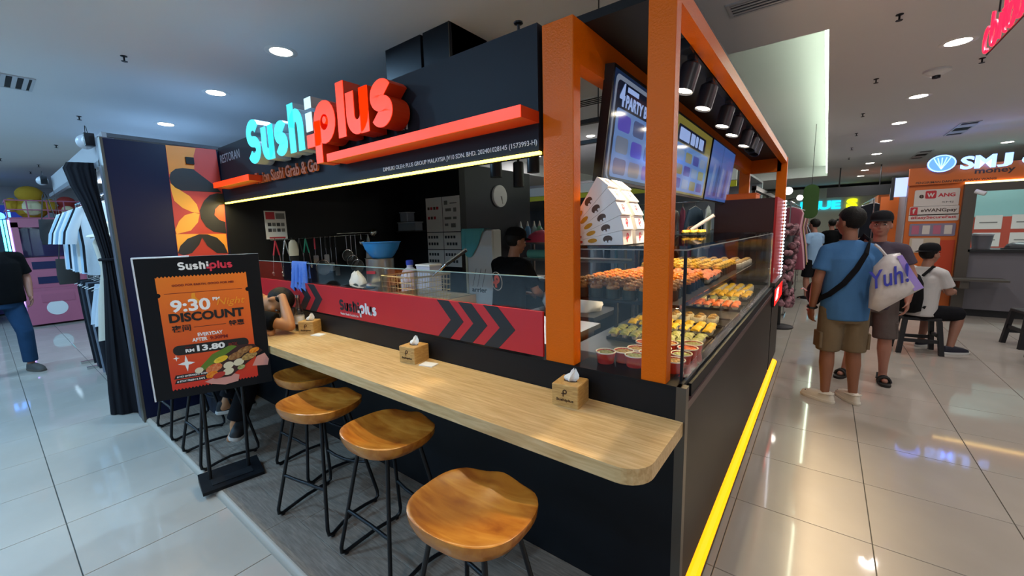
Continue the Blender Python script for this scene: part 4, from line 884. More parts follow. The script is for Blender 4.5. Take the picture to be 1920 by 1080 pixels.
for px, lab, c in ((988, 'blue', '#6fa8d8'), (1000, 'clear', '#b9d8e4'), (975, 'white', '#cfe0ea'), (1010, 'green', '#8fd0b0')):
    q = ony(px, 470, 4.75); simple('sauce_bottle', '%s squeeze bottle on the rear bench top shelf' % lab, 'bottle', (q.x, 4.78, 1.42), [('body', MB().lathe((0, 0, 0), [(0.04, 0), (0.042, 0.18), (0.02, 0.22)], 14), mat('bottle_'+lab, c, 0.3), 50), ('nozzle', MB().lathe((0, 0, 0), [(0.02, 0.22), (0.006, 0.29)], 10), m_white, 50)])
def bag(nm, label, loc, sx, sy, h, m):
    t = thing(nm, label, 'bag', loc); rr = []
    for z, k in ((0, 0.85), (0.25, 1.05), (0.5, 0.95), (0.72, 0.6), (0.84, 0.22), (0.92, 0.35), (1.0, 0.42)):
        rr.append([(sx*k*(1+0.12*math.sin(3*a+z*9))*math.cos(a), sy*k*(1+0.12*math.sin(4*a+z*5))*math.sin(a), z*h) for a in [i*math.pi/9 for i in range(18)]])
    MB().rings(rr).build('bag_body', m, t, 60, world=False); MB().tube([(sx*0.25*math.cos(i*math.pi/6), sy*0.25*math.sin(i*math.pi/6), h*0.84) for i in range(12)], 0.006, 5, True).build('knot', m, t, 60, world=False)
m_poly = mat('white_polythene', '#dcdedd', 0.3)
sb = thing('side_bench', 'low black bench under white bags in the kitchen', 'bench', (-1.75, 3.1, 0)); MB().box(-2.05, -1.42, 2.9, 3.4, 0.84, 0.88).build('top', m_blk, sb)
for x in (-2.03, -1.46):
    for y in (2.92, 3.36): MB().box(x, x+0.03, y, y+0.03, 0, 0.84).build('leg', m_blk, sb)
bag('polythene_bag', 'knotted white plastic bag on the low black bench', (-1.86, 3.08, 0.88), 0.13, 0.12, 0.28, m_poly); bag('polythene_bag', 'larger white plastic bag slumped on the low black bench', (-1.63, 3.16, 0.88), 0.15, 0.13, 0.26, m_poly)
simple('blue_lid_box', 'box with a blue lid near the splash panel end', 'box', (-1.25, 1.70, 1.0), [('tub', MB().rbox(-0.09, 0.09, -0.05, 0.05, 0, 0.06, 0.006), m_blk, False), ('lid', MB().rbox(-0.1, 0.1, -0.055, 0.055, 0.06, 0.085, 0.006), mat('blue_lid', '#3a5fc8', 0.4), False)])
simple('white_dispenser', 'small white packet lying on the worktop', 'packet', (-1.62, 1.85, WZ), [('packet', MB().rbox(-0.05, 0.05, -0.03, 0.03, 0, 0.10, 0.006), m_white, False), ('flap', MB().rbox(-0.045, 0.045, -0.034, -0.03, 0.02, 0.09, 0.001), m_paper, False)])
simple('olive_box', 'olive green tub on the worktop beside the worker', 'tub', (-1.72, 2.0, WZ), [('tub', MB().rbox(-0.11, 0.11, -0.08, 0.08, 0, 0.06, 0.006), mat('olive_plastic', '#8a8458', 0.5), False), ('lid', MB().rbox(-0.115, 0.115, -0.085, 0.085, 0.06, 0.075, 0.004), mat('olive_lid', '#9a9468', 0.5), False)])
# kitchen track with hanging lamps
kt = thing('kitchen_light_track', 'black lighting track hung inside the kiosk roof', 'track', (-1.8, 2.3, 2.2))
MB().box(-2.5, -1.0, 2.28, 2.31, 2.20, 2.225).build('rail', m_blk, kt); MB().box(-2.4, -1.0, 2.62, 2.65, 2.16, 2.185).build('rail', m_blk, kt)
for x in (-2.4, -1.1): MB().tube([(x, 2.295, 2.22), (x, 2.295, 3.0)], 0.004, 5).build('hanger', m_blk, kt); MB().tube([(x, 2.635, 2.18), (x, 2.635, 3.0)], 0.004, 5).build('hanger', m_blk, kt)
for px, y, lab in ((930, 2.295, 'lamp in front of the clock'), (1000, 2.295, 'lamp close to the orange post'), (972, 2.635, 'lamp between the two others')):
    q = ony(px, 320, y); zt = 2.20 if y < 2.5 else 2.16
    t = simple('kitchen_spotlight', 'black cylinder %s on the kitchen track' % lab, 'spotlight', (q.x, y, zt), [('arm', MB().tube([(0, 0, 0), (0, 0, -0.06)], 0.01, 8), m_blk, 50), ('barrel', MB().lathe((0, 0, 0), [(0.035, -0.05), (0.042, -0.06), (0.042, -0.24), (0.036, -0.24)], 16), m_blk, 40)])
# ================================================================== stools, easel sign, table things
m_seat = woodmat('stool_wood', '#8a4a18', '#c58434', 3.0, (1.3, 6, 5), 0.25, '#ab6822'); m_leg = mat('stool_black_steel', '#17191d', 0.4, 0.4)
def make_stool():
    t = thing('bar_stool', '', 'bar stool', group='bar stools along the oak bar table')
    A, B = 0.212, 0.192; n = 48; b = MB(); rr = []
    def outline(a):
        c, s = math.cos(a), math.sin(a); p = 2.6
        r = 1/((abs(c)/A)**p+(abs(s)/B)**p)**(1/p)
        if s > 0: r *= 1-0.05*max(0, math.cos((a-math.pi/2)*2.2))*0.4
        return r
    def ztop(x, y):
        u, v = x/A, y/B; rho = min(1, math.hypot(u, v))
        z = 0.628+0.024*rho**2.2+0.010*max(0, -v)*rho
        z += 0.009*math.exp(-(u/0.20)**2)*max(0, v)**1.2          # pommel ridge at the front edge
        z -= 0.010*math.exp(-((abs(u)-0.45)/0.25)**2)*max(0, v)       # thigh hollows
        return z
    ks = [0.02, 0.12, 0.25, 0.38, 0.5, 0.62, 0.74, 0.84, 0.92, 0.97]
    rings_ = []
    for k in ks: rings_.append([(k*outline(a)*math.cos(a), k*outline(a)*math.sin(a), ztop(k*outline(a)*math.cos(a), k*outline(a)*math.sin(a))) for a in [2*math.pi*i/n for i in range(n)]])
    def edge(k, dz, absz=None): return [(k*outline(a)*math.cos(a), k*outline(a)*math.sin(a), (ztop(outline(a)*math.cos(a), outline(a)*math.sin(a))+dz) if absz is None else absz) for a in [2*math.pi*i/n for i in range(n)]]
    rings_ += [edge(0.995, -0.002), edge(1.0, -0.008), edge(0.985, -0.03), edge(0.93, 0, 0.605), edge(0.5, 0, 0.60)]
    b.rings(rings_).build('seat', m_seat, t, 60, world=False)
    MB().box(-0.10, 0.10, -0.09, 0.09, 0.588, 0.602).build('mount_plate', m_leg, t, world=False)
    for s in (-1, 1):
        p = [(s*0.105, -0.085, 0.592), (s*0.195, -0.175, 0.05), (s*0.199, -0.172, 0.022), (s*0.199, -0.150, 0.011), (s*0.192, -0.08, 0.022), (s*0.188, 0, 0.030), (s*0.192, 0.08, 0.022), (s*0.199, 0.150, 0.011), (s*0.199, 0.172, 0.022), (s*0.195, 0.175, 0.05), (s*0.105, 0.085, 0.592)]
        f = MB().tube(p, 0.0095, 10).build('leg_frame', m_leg, t, 60, world=False)
        for y in (-0.15, 0.15): MB().lathe((s*0.199, y, 0), [(0.011, 0), (0.011, 0.012)], 10).build('foot_pad', m_leg, f, world=False)
    for y, z in ((-0.143, 0.245), (0.143, 0.245)):
        MB().tube([(-0.163, y, z), (-0.08, y*0.93, z-0.012), (0, y*0.9, z-0.015), (0.08, y*0.93, z-0.012), (0.163, y, z)], 0.0085, 8).build('footrest', m_leg, t, 60, world=False)
    return t
st0 = make_stool()
for i, (x, y, a, lab) in enumerate([(-0.885, 0.905, 0.08, 'brown tractor-seat bar stool below the last tissue box near the kiosk corner'), (-1.575, 1.065, 0.0, 'brown tractor-seat bar stool standing between two other free stools'), (-2.165, 1.045, 0.2, 'brown tractor-seat bar stool just in front of the stool pushed under the table'),
        (-2.68, 1.24, 0.05, 'brown bar stool pushed under the oak table in shadow'), (-3.42, 0.90, 0.0, 'bar stool behind the discount board carrying the resting person'), (-4.10, 0.90, 0.0, 'bar stool next to the navy partition behind the discount board')]):
    o = st0 if i == 0 else copy_tree(st0); place(o, (x, y, PZ), a, lab)
# --- discount board on its stand
m_board = mat('board_black', '#0c0d11', 0.45, spec=0.25); m_bedge = mat('board_white_edge', '#d4d6d8', 0.5)
YW, TL = 1.188, 0.05
xd = V((math.cos(YW), math.sin(YW), 0)); nn = V((math.sin(YW), -math.cos(YW), 0)); yd = V((0, 0, 1))*math.cos(TL)+nn*math.sin(TL)
W, Hh = 0.60, 0.855; C = V((-2.968, 0.799, 1.053))
eb = thing('discount_board', 'tall black promotion board with an orange ticket poster on a stand', 'sign board', (-2.96, 0.82, PZ))
fr = Fr(C-xd*W/2-yd*Hh/2, xd, yd)
MB().fbox(fr, 0, W, 0, Hh, -0.02, 0).build('board', m_board, eb)
MB().fbox(fr, -0.004, 0.004, 0, Hh+0.004, -0.021, 0.002).fbox(fr, 0.004, W*0.42, Hh-0.003, Hh+0.004, -0.021, 0.002).build('white_edge', m_bedge, eb)
# ticket with scalloped ends
tk0, tk1, tb, tt = 0.085, W-0.075, 0.055, Hh-0.115
pts = []; n = 26
for i in range(n): pts += [(tk0+(tk1-tk0)*(i+0.25)/n, tb-0.006), (tk0+(tk1-tk0)*(i+0.75)/n, tb+0.004)]
pts += [(tk1, tb)]+[(tk1, tt-0.12)]+arc(tk1, tt-0.105, 0.014, 0.014, -90, -270, 6)+[(tk1, tt)]
for i in range(n): pts += [(tk1-(tk1-tk0)*(i+0.25)/n, tt+0.006), (tk1-(tk1-tk0)*(i+0.75)/n, tt-0.004)]
pts += [(tk0, tt)]+arc(tk0, tt-0.105, 0.014, 0.014, 90, -90, 6)+[(tk0, tb)]
def tickmat():
    m = bpy.data.materials.new('ticket_print'); m.use_nodes = True; nt = m.node_tree; b = nt.nodes['Principled BSDF']; b.inputs['Roughness'].default_value = 0.5
    tc = nt.nodes.new('ShaderNodeTexCoord'); sx = nt.nodes.new('ShaderNodeSeparateXYZ'); mr = nt.nodes.new('ShaderNodeMapRange'); r = nt.nodes.new('ShaderNodeValToRGB')
    mr.inputs['From Min'].default_value = 0.65; mr.inputs['From Max'].default_value = 1.35
    r.color_ramp.elements[0].color = lin('#d22a18'); r.color_ramp.elements[1].color = lin('#ee7a16')
    nt.links.new(tc.outputs['Object'], sx.inputs[0]); nt.links.new(sx.outputs['Z'], mr.inputs['Value']); nt.links.new(mr.outputs[0], r.inputs[0]); nt.links.new(r.outputs[0], b.inputs['Base Color']); return m
tk = MB().fpoly(fr, pts, 0.0, 0.0008).build('ticket_poster', tickmat(), eb)
def F2(a, b): return Fr(fr.p(a, b, 0.0008), fr.x, fr.y)
m_wt = mat('print_white', '#f2f0ec', 0.5); m_bk = mat('print_black', '#1a1614', 0.5); m_or = mat('print_amber', '#f09a20', 0.5); m_dr = mat('print_dark_red', '#7d1a12', 0.5)
wordmark(eb, Fr(fr.p(0.195, Hh-0.078, 0), fr.x, fr.y), 0.265, m_wt, m_logo, 0.0008, 0.30)
cx = (tk0+tk1)/2
text('poster_lettering', 'GOOD FOR EARTH, GOOD FOR ME!', F2(cx, tt-0.052), 0.30, m_dr, tk, h=0.014, bold=0.02)
MB().fbox(fr, tk0+0.03, tk1-0.03, tt-0.099, tt-0.096, 0.0008, 0.0014).build('perforation_line', m_dr, tk)
MB().fpoly(fr, [(a+cx-0.035, b+tt-0.125) for a, b in arc(0, 0, 0.032, 0.042, 150, 330, 10)]+[(a+cx-0.022, b+tt-0.115) for a, b in arc(0, 0, 0.026, 0.036, 320, 160, 10)], 0.0008, 0.0014).build('moon_print', m_or, tk)
text('poster_lettering', '9:30', F2(cx-0.075, tt-0.175), 0.19, m_wt, tk, h=0.075, bold=0.03); text('poster_lettering', 'PM', F2(cx+0.052, tt-0.148), 0.036, m_wt, tk, h=0.02, bold=0.03)
text('poster_lettering', 'Night', F2(cx+0.125, tt-0.175), 0.14, m_or, tk, h=0.055, slant=0.3)
text('poster_lettering', 'DISCOUNT', F2(cx, tt-0.245), 0.37, m_bk, tk, h=0.056, bold=0.04)
text('poster_lettering', '\u591c\u95f4', F2(cx-0.135, tt-0.31), 0.09, m_bk, tk, h=0.042, bold=0.02); text('poster_lettering', '\u7279\u60e0', F2(cx+0.14, tt-0.31), 0.08, m_bk, tk, h=0.036, bold=0.02)
MB().fbox(fr, cx-0.075, cx+0.085, tt-0.312, tt-0.3095, 0.0008, 0.0014).build('rule', m_bk, tk)
text('poster_lettering', 'EVERYDAY', F2(cx, tt-0.36), 0.125, m_wt, tk, h=0.022, bold=0.03); text('poster_lettering', 'AFTER', F2(cx-0.055, tt-0.39), 0.075, m_wt, tk, h=0.022, bold=0.03); text('poster_lettering', '9:30PM', F2(cx+0.04, tt-0.39), 0.09, m_dr, tk, h=0.022, bold=0.03)
MB().fpoly(fr, rrect(tk0+0.03, tk1-0.03, tt-0.475, tt-0.415, 0.028, 6), 0.0008, 0.0014).build('price_pill', m_bk, tk)
PF = Fr(fr.p(0, 0, 0.0014), fr.x, fr.y)
def F3(a, b): return Fr(fr.p(a, b, 0.0014), fr.x, fr.y)
text('poster_lettering', 'RM', F3(cx-0.11, tt-0.452), 0.042, m_wt, tk, h=0.02, bold=0.03); text('poster_lettering', '13.80', F3(cx-0.005, tt-0.445), 0.14, m_wt, tk, h=0.038, bold=0.04); text('poster_lettering', '/BOX', F3(cx+0.105, tt-0.447), 0.05, m_dr, tk, h=0.02, bold=0.02); text('poster_lettering', 'ONLY', F3(cx-0.11, tt-0.432), 0.04, m_dr, tk, h=0.009)
def star(a, b, r):
    p = []
    for i in range(16):
        an = i*math.pi/8; rr_ = r*(1 if i % 4 == 0 else (0.42 if i % 4 in (1, 3) else 0.28))
        p.append((a+rr_*math.sin(an)*0.8, b+rr_*math.cos(an)))
    MB().fpoly(fr, p, 0.0008, 0.0014).build('star_print', m_wt, tk)
star(tk0+0.085, tb+0.155, 0.052); star(tk0+0.04, tb+0.195, 0.02)
for i, s in enumerate(('# NO OVERNIGHT SUSHI', '# STAY FRESH & SAFE')):
    b0 = tb+0.065-i*0.03
    MB().fpoly(fr, [(tk0+0.015, b0), (tk0+0.19-i*0.02, b0), (tk0+0.20-i*0.02, b0+0.024), (tk0+0.025, b0+0.024)], 0.0008, 0.0014).build('caption_bar', m_bk, tk)
    text('poster_lettering', s, F3(tk0+0.105-i*0.01, b0+0.012), 0.15-i*0.015, m_wt, tk, h=0.012, bold=0.02)
# printed hands and sushi box: a flat picture on the poster
m_skinp = mat('print_skin', '#d8968a', 0.55); m_leafp = mat('print_leaf', '#5f7d22', 0.5); m_ricep = mat('print_rice', '#e0d4b4', 0.5); m_boxp = mat('print_box', '#3b1c18', 0.5)
MB().fpoly(fr, [(0.245, 0.075), (0.275, 0.055), (0.345, 0.035), (0.415, 0.045), (0.425, 0.085), (0.38, 0.11), (0.30, 0.095)], 0.0015, 0.0022).build('printed_hand', m_skinp, tk)
MB().fpoly(fr, [(0.50, 0.13), (0.585, 0.12), (0.595, 0.16), (0.575, 0.205), (0.53, 0.19)], 0.0015, 0.0022).build('printed_hand', m_skinp, tk)
MB().fpoly(fr, [(0.20, 0.15), (0.30, 0.085), (0.38, 0.085), (0.565, 0.225), (0.52, 0.275), (0.42, 0.285)], 0.0022, 0.0028).build('printed_box', m_boxp, tk)
MB().fpoly(fr, [(0.22, 0.16), (0.30, 0.245), (0.40, 0.29), (0.43, 0.275), (0.33, 0.205), (0.25, 0.15)], 0.0028, 0.0032).build('printed_leaf', m_leafp, tk)
random.seed(11)
for i, (a, b, ra, rb, m) in enumerate([(0.225, 0.155, 0.022, 0.018, m_ricep), (0.30, 0.155, 0.045, 0.026, F['pink']), (0.285, 0.115, 0.032, 0.02, F['roe']), (0.34, 0.205, 0.04, 0.018, F['egg']), (0.375, 0.16, 0.028, 0.022, m_ricep), (0.37, 0.12, 0.03, 0.022, m_ricep), (0.32, 0.105, 0.035, 0.018, m_mr), (0.43, 0.17, 0.03, 0.022, m_ricep), (0.42, 0.215, 0.045, 0.022, F['brown']), (0.49, 0.20, 0.045, 0.022, F['mix']), (0.47, 0.245, 0.045, 0.02, F['brown']), (0.44, 0.135, 0.022, 0.014, F['green']), (0.52, 0.235, 0.03, 0.016, F['roe'])]):
    MB().fpoly(fr, [(a+x*math.cos(0.35)-y*math.sin(0.35), b+x*math.sin(0.35)+y*math.cos(0.35)) for x, y in arc(0, 0, ra, rb, 0, 360, 16)[:-1]], 0.0032+0.0003*i, 0.0036+0.0003*i).build('printed_sushi', m, tk)
# stand
bb = Fr((-2.97, 0.82, PZ), (math.cos(1.42), math.sin(1.42), 0), (-math.sin(1.42), math.cos(1.42), 0))
b = MB(); b.v = [bb.p(*p) for p in ((-0.165, -0.10, 0), (0.165, -0.10, 0), (0.165, 0.10, 0), (-0.165, 0.10, 0), (-0.165, -0.10, 0.02), (0.165, -0.10, 0.02), (0.165, 0.10, 0.055), (-0.165, 0.10, 0.055))]
b.f = [(3, 2, 1, 0), (4, 5, 6, 7), (0, 1, 5, 4), (1, 2, 6, 5), (2, 3, 7, 6), (3, 0, 4, 7)]; b.build('base', m_board, eb)
MB().fbox(Fr(bb.p(0, 0, 0.038), bb.x, (bb.p(0, 0.1, 0.055)-bb.p(0, -0.1, 0.02))), -0.11, 0.11, -0.06, 0.0, 0, 0.003).build('base_plate', m_dark, eb)
for a0, a1 in ((-0.11, 0.19), (0.10, 0.40)):
    MB().tube([bb.p(a0, 0.02, 0.035), fr.p(a1+0.03, 0.02, -0.03), fr.p(a1+0.02, 0.45, -0.03)], 0.011, 8).build('stand_leg', m_leg, eb, 60)
MB().fbox(fr, 0.15, 0.48, 0.10, 0.14, -0.035, -0.02).build('back_bracket', m_leg, eb)
# --- tissue boxes, cards, bottle
m_bam = woodmat('bamboo', '#b0854a', '#cfa868', 10, (3, 3, 22), 0.45); m_burn = mat('burnt_print', '#4a3018', 0.6); m_tis = mat('tissue_paper', '#ece9e4', 0.9)
def tissue_box(label, c, rz, logo=True):
    t = thing('tissue_box', label, 'tissue box', (c[0], c[1], 0.870), rz, group='wooden tissue boxes on the bar table')
    w = 0.058; h = 0.092
    bx = MB().rbox(-w, w, -w, w, 0, h, 0.003).build('box', m_bam, t, world=False)
    MB().fpoly(top((0, 0, h)), arc(0, 0, 0.03, 0.018, 0, 360, 18)[:-1], 0.0, 0.0006).build('slot', m_burn, bx, world=False)
    if logo:
        f = front((0, -w, 0.053)); p_logo(bx, Fr((0.0, -w, 0.058), f.x, f.y), 0.03, m_burn)
        text('box_lettering', 'Sushiplus', Fr((0, -w, 0.028), f.x, f.y), 0.075, m_burn, bx, h=0.014, bold=0.02)
        for ch in bx.children:
            if ch.name.startswith('fish_logo') or ch.name.startswith('box_lettering'): ch.location = V(t.location)
    rr = []; random.seed(int(c[0]*100) % 97)
    for z, k_ in ((0.0, 0.016), (0.010, 0.024), (0.020, 0.022), (0.031, 0.013)):
        rr.append([(k_*(1.25 if j % 3 == 0 else 0.62)*math.cos(j*math.pi/6)*1.15+0.25*z, k_*(1.25 if j % 3 == 0 else 0.62)*0.75*math.sin(j*math.pi/6)+0.2*z, h+z*(1+(0.45 if j % 4 == 0 else -0.1))) for j in range(12)])
    rr.append([(x*0.35+0.012+0.0, y*0.35+0.004, z_+0.010) for x, y, z_ in rr[-1]])
    MB().rings(rr).build('tissue', m_tis, t, False, world=False)
    return t
tissue_box('wooden tissue box with burnt fish logo at the table end by the corner', (-0.802, 1.425), 0.10); tissue_box('wooden tissue box with a paper card at its side in mid table', (-1.805, 1.425), 0.12); tissue_box('wooden tissue box in front of the glass bottle', (-3.0, 1.43), 0.55, True)
for (x, y, a, lab) in ((-1.675, 1.415, 0.2, 'folded white napkin lying beside the mid table tissue box'), (-2.87, 1.42, 0.3, 'folded white napkin lying beside the bottle tissue box')):
    t = thing('paper_napkin', lab, 'napkin', (x, y, 0.870), a); MB().box(-0.045, 0.045, -0.03, 0.03, 0, 0.003).build('lower_sheet', m_tis, t, world=False); MB().box(-0.043, 0.043, -0.03, 0.029, 0.003, 0.005).build('upper_sheet', m_tis, t, world=False)
t = thing('glass_bottle', 'clear glass bottle standing behind a tissue box', 'bottle', (-3.16, 1.43, 0.870))
m_bgl = glassmat('bottle_glass', '#c8c4c0', 0.12)
MB().lathe((0, 0, 0), [(0.034, 0.0), (0.036, 0.01), (0.036, 0.13), (0.028, 0.17), (0.014, 0.20), (0.013, 0.245), (0.016, 0.25), (0.016, 0.262)], 18).build('body', m_bgl, t, 60, world=False)
MB().lathe((0, 0, 0), [(0.031, 0.006), (0.031, 0.10)], 16).build('liquid', glassmat('dark_liquid', '#4a3a34', 0.05), t, 60, world=False); MB().lathe((0, 0, 0), [(0.017, 0.25), (0.017, 0.27)], 12).build('cap', m_chrome, t, 50, world=False)
MB().lathe((0, 0, 0), [(0.0365, 0.05), (0.0365, 0.11)], 18).build('paper_label', m_tis, t, 50, world=False)
# ================================================================== people
def remesh(name, mb, m, parent, voxel, smooth_it=4):
    """fuse overlapping closed pieces into one continuous surface (local coordinates of the parent)"""
    me = bpy.data.meshes.new('tmp'); me.from_pydata([tuple(v) for v in mb.v], [], mb.f); o = bpy.data.objects.new('tmp', me); COL.objects.link(o)
    r = o.modifiers.new('r', 'REMESH'); r.mode = 'VOXEL'; r.voxel_size = voxel; r.use_smooth_shade = True
    s = o.modifiers.new('s', 'SMOOTH'); s.factor = 0.5; s.iterations = smooth_it
    out = bpy.data.meshes.new_from_object(o.evaluated_get(bpy.context.evaluated_depsgraph_get())); bpy.data.objects.remove(o); bpy.data.meshes.remove(me)
    out.name = name; out.materials.clear(); out.materials.append(m)
    ob = bpy.data.objects.new(name, out); COL.objects.link(ob); ob.parent = parent; return ob
def limb(b, pts, seg=12):
    """tapered chain: pts = [(point, radius)] with rounded ends"""
    P = [V(p) for p, r in pts]; Rr = [r for p, r in pts]; fine = []; fr_ = []
    for i in range(len(P)-1):
        for k in range(4):
            t = k/4; fine.append(P[i].lerp(P[i+1], t)); fr_.append(Rr[i]*(1-t)+Rr[i+1]*t)
    fine.append(P[-1]); fr_.append(Rr[-1])
    b.tube(fine, 0, seg, rs=fr_)
    for p, r in ((P[0], Rr[0]), (P[-1], Rr[-1])): b.ell(p, r, seg, 8)
    for p, r in zip(P[1:-1], Rr[1:-1]): b.ell(p, r*1.0, seg, 8)
def oval(c, rx, ry, rz=0.0, tilt=None, n=20):
    c = V(c); out = []
    for i in range(n):
        a = 2*math.pi*i/n; x, y = rx*math.cos(a), ry*math.sin(a)
        p = V((x*math.cos(rz)-y*math.sin(rz), x*math.sin(rz)+y*math.cos(rz), 0))
        if tilt: p = tilt@p
        out.append(c+p)
    return out
def hand(b, wrist, d, pn, thumb, curl=0.5, k=1.0):
    """palm, four fingers and a thumb; d = along the hand, pn = palm normal (fingers curl towards it), thumb = side of the thumb"""
    d = V(d).normalized(); pn = (V(pn)-d*V(pn).dot(d)).normalized(); sd = V(thumb); sd = (sd-d*sd.dot(d)-pn*sd.dot(pn)).normalized()
    w = V(wrist); pc = w+d*0.048*k; R = Matrix((sd, pn, d)).transposed()
    b.ell(pc, (0.042*k, 0.017*k, 0.052*k), 12, 8, R)
    for i, (off, L) in enumerate(((0.030, 0.066), (0.010, 0.075), (-0.010, 0.070), (-0.029, 0.055))):
        a = w+d*0.090*k+sd*off*k; d1 = (d*math.cos(curl)+pn*math.sin(curl)+sd*off*2).normalized(); d2 = (d*math.cos(curl*2.1)+pn*math.sin(curl*2.1)).normalized()
        p1 = a+d1*L*0.5*k; limb(b, [(a-d*0.02*k, 0.0095*k), (p1, 0.0088*k), (p1+d2*L*0.5*k, 0.0072*k)], 8)
    a = w+d*0.025*k+sd*0.032*k; limb(b, [(a, 0.012*k), (a+(d*0.5+sd*0.8+pn*0.2).normalized()*0.035*k, 0.0105*k), (a+(d*0.8+sd*0.55+pn*0.5).normalized()*0.065*k, 0.008*k)], 8)
SKIN = {}
def skin(c): return mat('skin_'+c, c, 0.5, noise=(12, 0.3), col2=c, bump=(60, 0.05))
def head(b, base, up, fwd, k=1.0):
    """adds skull, jaw, nose, ears and neck to body b; returns a function placing things in head space (x right, y forward, z up; 0 at head centre)"""
    up = V(up).normalized(); fwd = (V(fwd)-up*V(fwd).dot(up)).normalized(); rt = fwd.cross(up); c = V(base)+up*0.115*k
    def P(x, y, z): return c+rt*x*k+fwd*y*k+up*z*k
    R = Matrix((rt, fwd, up)).transposed()
    b.ell(P(0, -0.008, 0.03), (0.076*k, 0.094*k, 0.088*k), 20, 14, R); b.ell(P(0, 0.018, -0.035), (0.063*k, 0.074*k, 0.080*k), 18, 12, R); b.ell(P(0, 0.045, -0.082), (0.036*k, 0.036*k, 0.028*k), 14, 8, R)
    b.ell(P(0, 0.096, -0.022), (0.014*k, 0.020*k, 0.018*k), 10, 8, R); b.ell(P(0, 0.088, 0.0), (0.009*k, 0.014*k, 0.026*k), 10, 8, R)
    for s in (-1, 1):
        b.ell(P(s*0.077, -0.004, -0.012), (0.010*k, 0.018*k, 0.031*k), 10, 8, R); b.ell(P(s*0.036, 0.062, -0.025), (0.026*k, 0.026*k, 0.026*k), 10, 8, R)
    return P, R
def face(P, R, parent, k=1.0):
    m_eye = mat('eye_white', '#d8d4cc', 0.3); m_iris = mat('eye_dark', '#1c1410', 0.2); m_lip = mat('lips', '#9c5c50', 0.5); m_brow = mat('brow', '#1e1814', 0.8)
    for s in (-1, 1):
        e = MB().ell(P(s*0.031, 0.081, 0.005), (0.013*k, 0.007*k, 0.006*k), 10, 6, R).build('eye', m_eye, parent, 60, world=False); MB().ell(P(s*0.031, 0.086, 0.005), (0.006*k, 0.004*k, 0.0055*k), 8, 6, R).build('iris', m_iris, e, 60, world=False)
        MB().ell(P(s*0.032, 0.086, 0.024), (0.018*k, 0.005*k, 0.004*k), 10, 6, R).build('eyebrow', m_brow, parent, 60, world=False)
    MB().ell(P(0, 0.086, -0.062), (0.022*k, 0.007*k, 0.006*k), 12, 6, R).build('mouth', m_lip, parent, 60, world=False)
def hair(P, R, parent, m, low=-0.045, k=1.0, brow=0.055):
    b = MB(); n = 28; rr = []
    for j in range(9):
        t = j/8; ring = []
        for i in range(n):
            a = 2*math.pi*i/n; f = math.sin(a)                   # f>0 front
            zl = brow if f > 0.35 else (brow+(low-brow)*min(1, (0.35-f)/0.6)); zt = 0.128; ph = math.asin(max(-1, min(1, (zl-0.03)/0.1)))
            ang = ph+(math.pi/2-0.06-ph)*t
            ring.append(P(0.084*math.cos(ang)*math.cos(a), -0.008+0.102*math.cos(ang)*f, 0.03+0.098*math.sin(ang)+0.0015*math.sin(7*a+5*t)))
        rr.append(ring)
    inner = [[P(0, 0, 0.03).lerp(q, 0.86) for q in r] for r in reversed(rr)]
    b.rings(rr+inner); b.build('hair', m, parent, 60, world=False)
def cap(P, R, parent, m, back=False):
    b = MB(); n = 24; rr = []
    for z, k_ in ((0.045, 1.0), (0.075, 0.99), (0.105, 0.90), (0.128, 0.68), (0.138, 0.35), (0.141, 0.06)):
        rr.append([P(0.087*k_*math.cos(2*math.pi*i/n), -0.006+0.106*k_*math.sin(2*math.pi*i/n), z) for i in range(n)])
    c = b.rings(rr).build('cap', m, parent, 50, world=False)
    s = -1 if back else 1; v = MB(); top_ = []; bot = []
    for i in range(11):
        a = math.pi*(0.12+0.76*i/10); x = 0.088*math.cos(a); y0 = 0.10*math.sin(a)
        top_.append((P(x, s*y0-0.006, 0.05), P(x*0.95, s*(y0+0.062*math.sin(a))-0.006, 0.040)))
    k_ = 0
    for (p, q) in top_: v.v += [p, q, p-(P(0, 0, 0.005)-P(0, 0, 0)), q-(P(0, 0, 0.005)-P(0, 0, 0))]
    for i in range(10):
        a = 4*i; c2 = a+4; v.f += [(a, a+1, c2+1, c2), (a+2, c2+2, c2+3, a+3), (a+1, a+3, c2+3, c2+1), (a, c2, c2+2, a+2)]
    v.f += [(0, 2, 3, 1), (40, 41, 43, 42)]
    v.build('visor', m, c, 50, world=False)
def spw(v): return math.copysign(abs(v)**0.72, v)
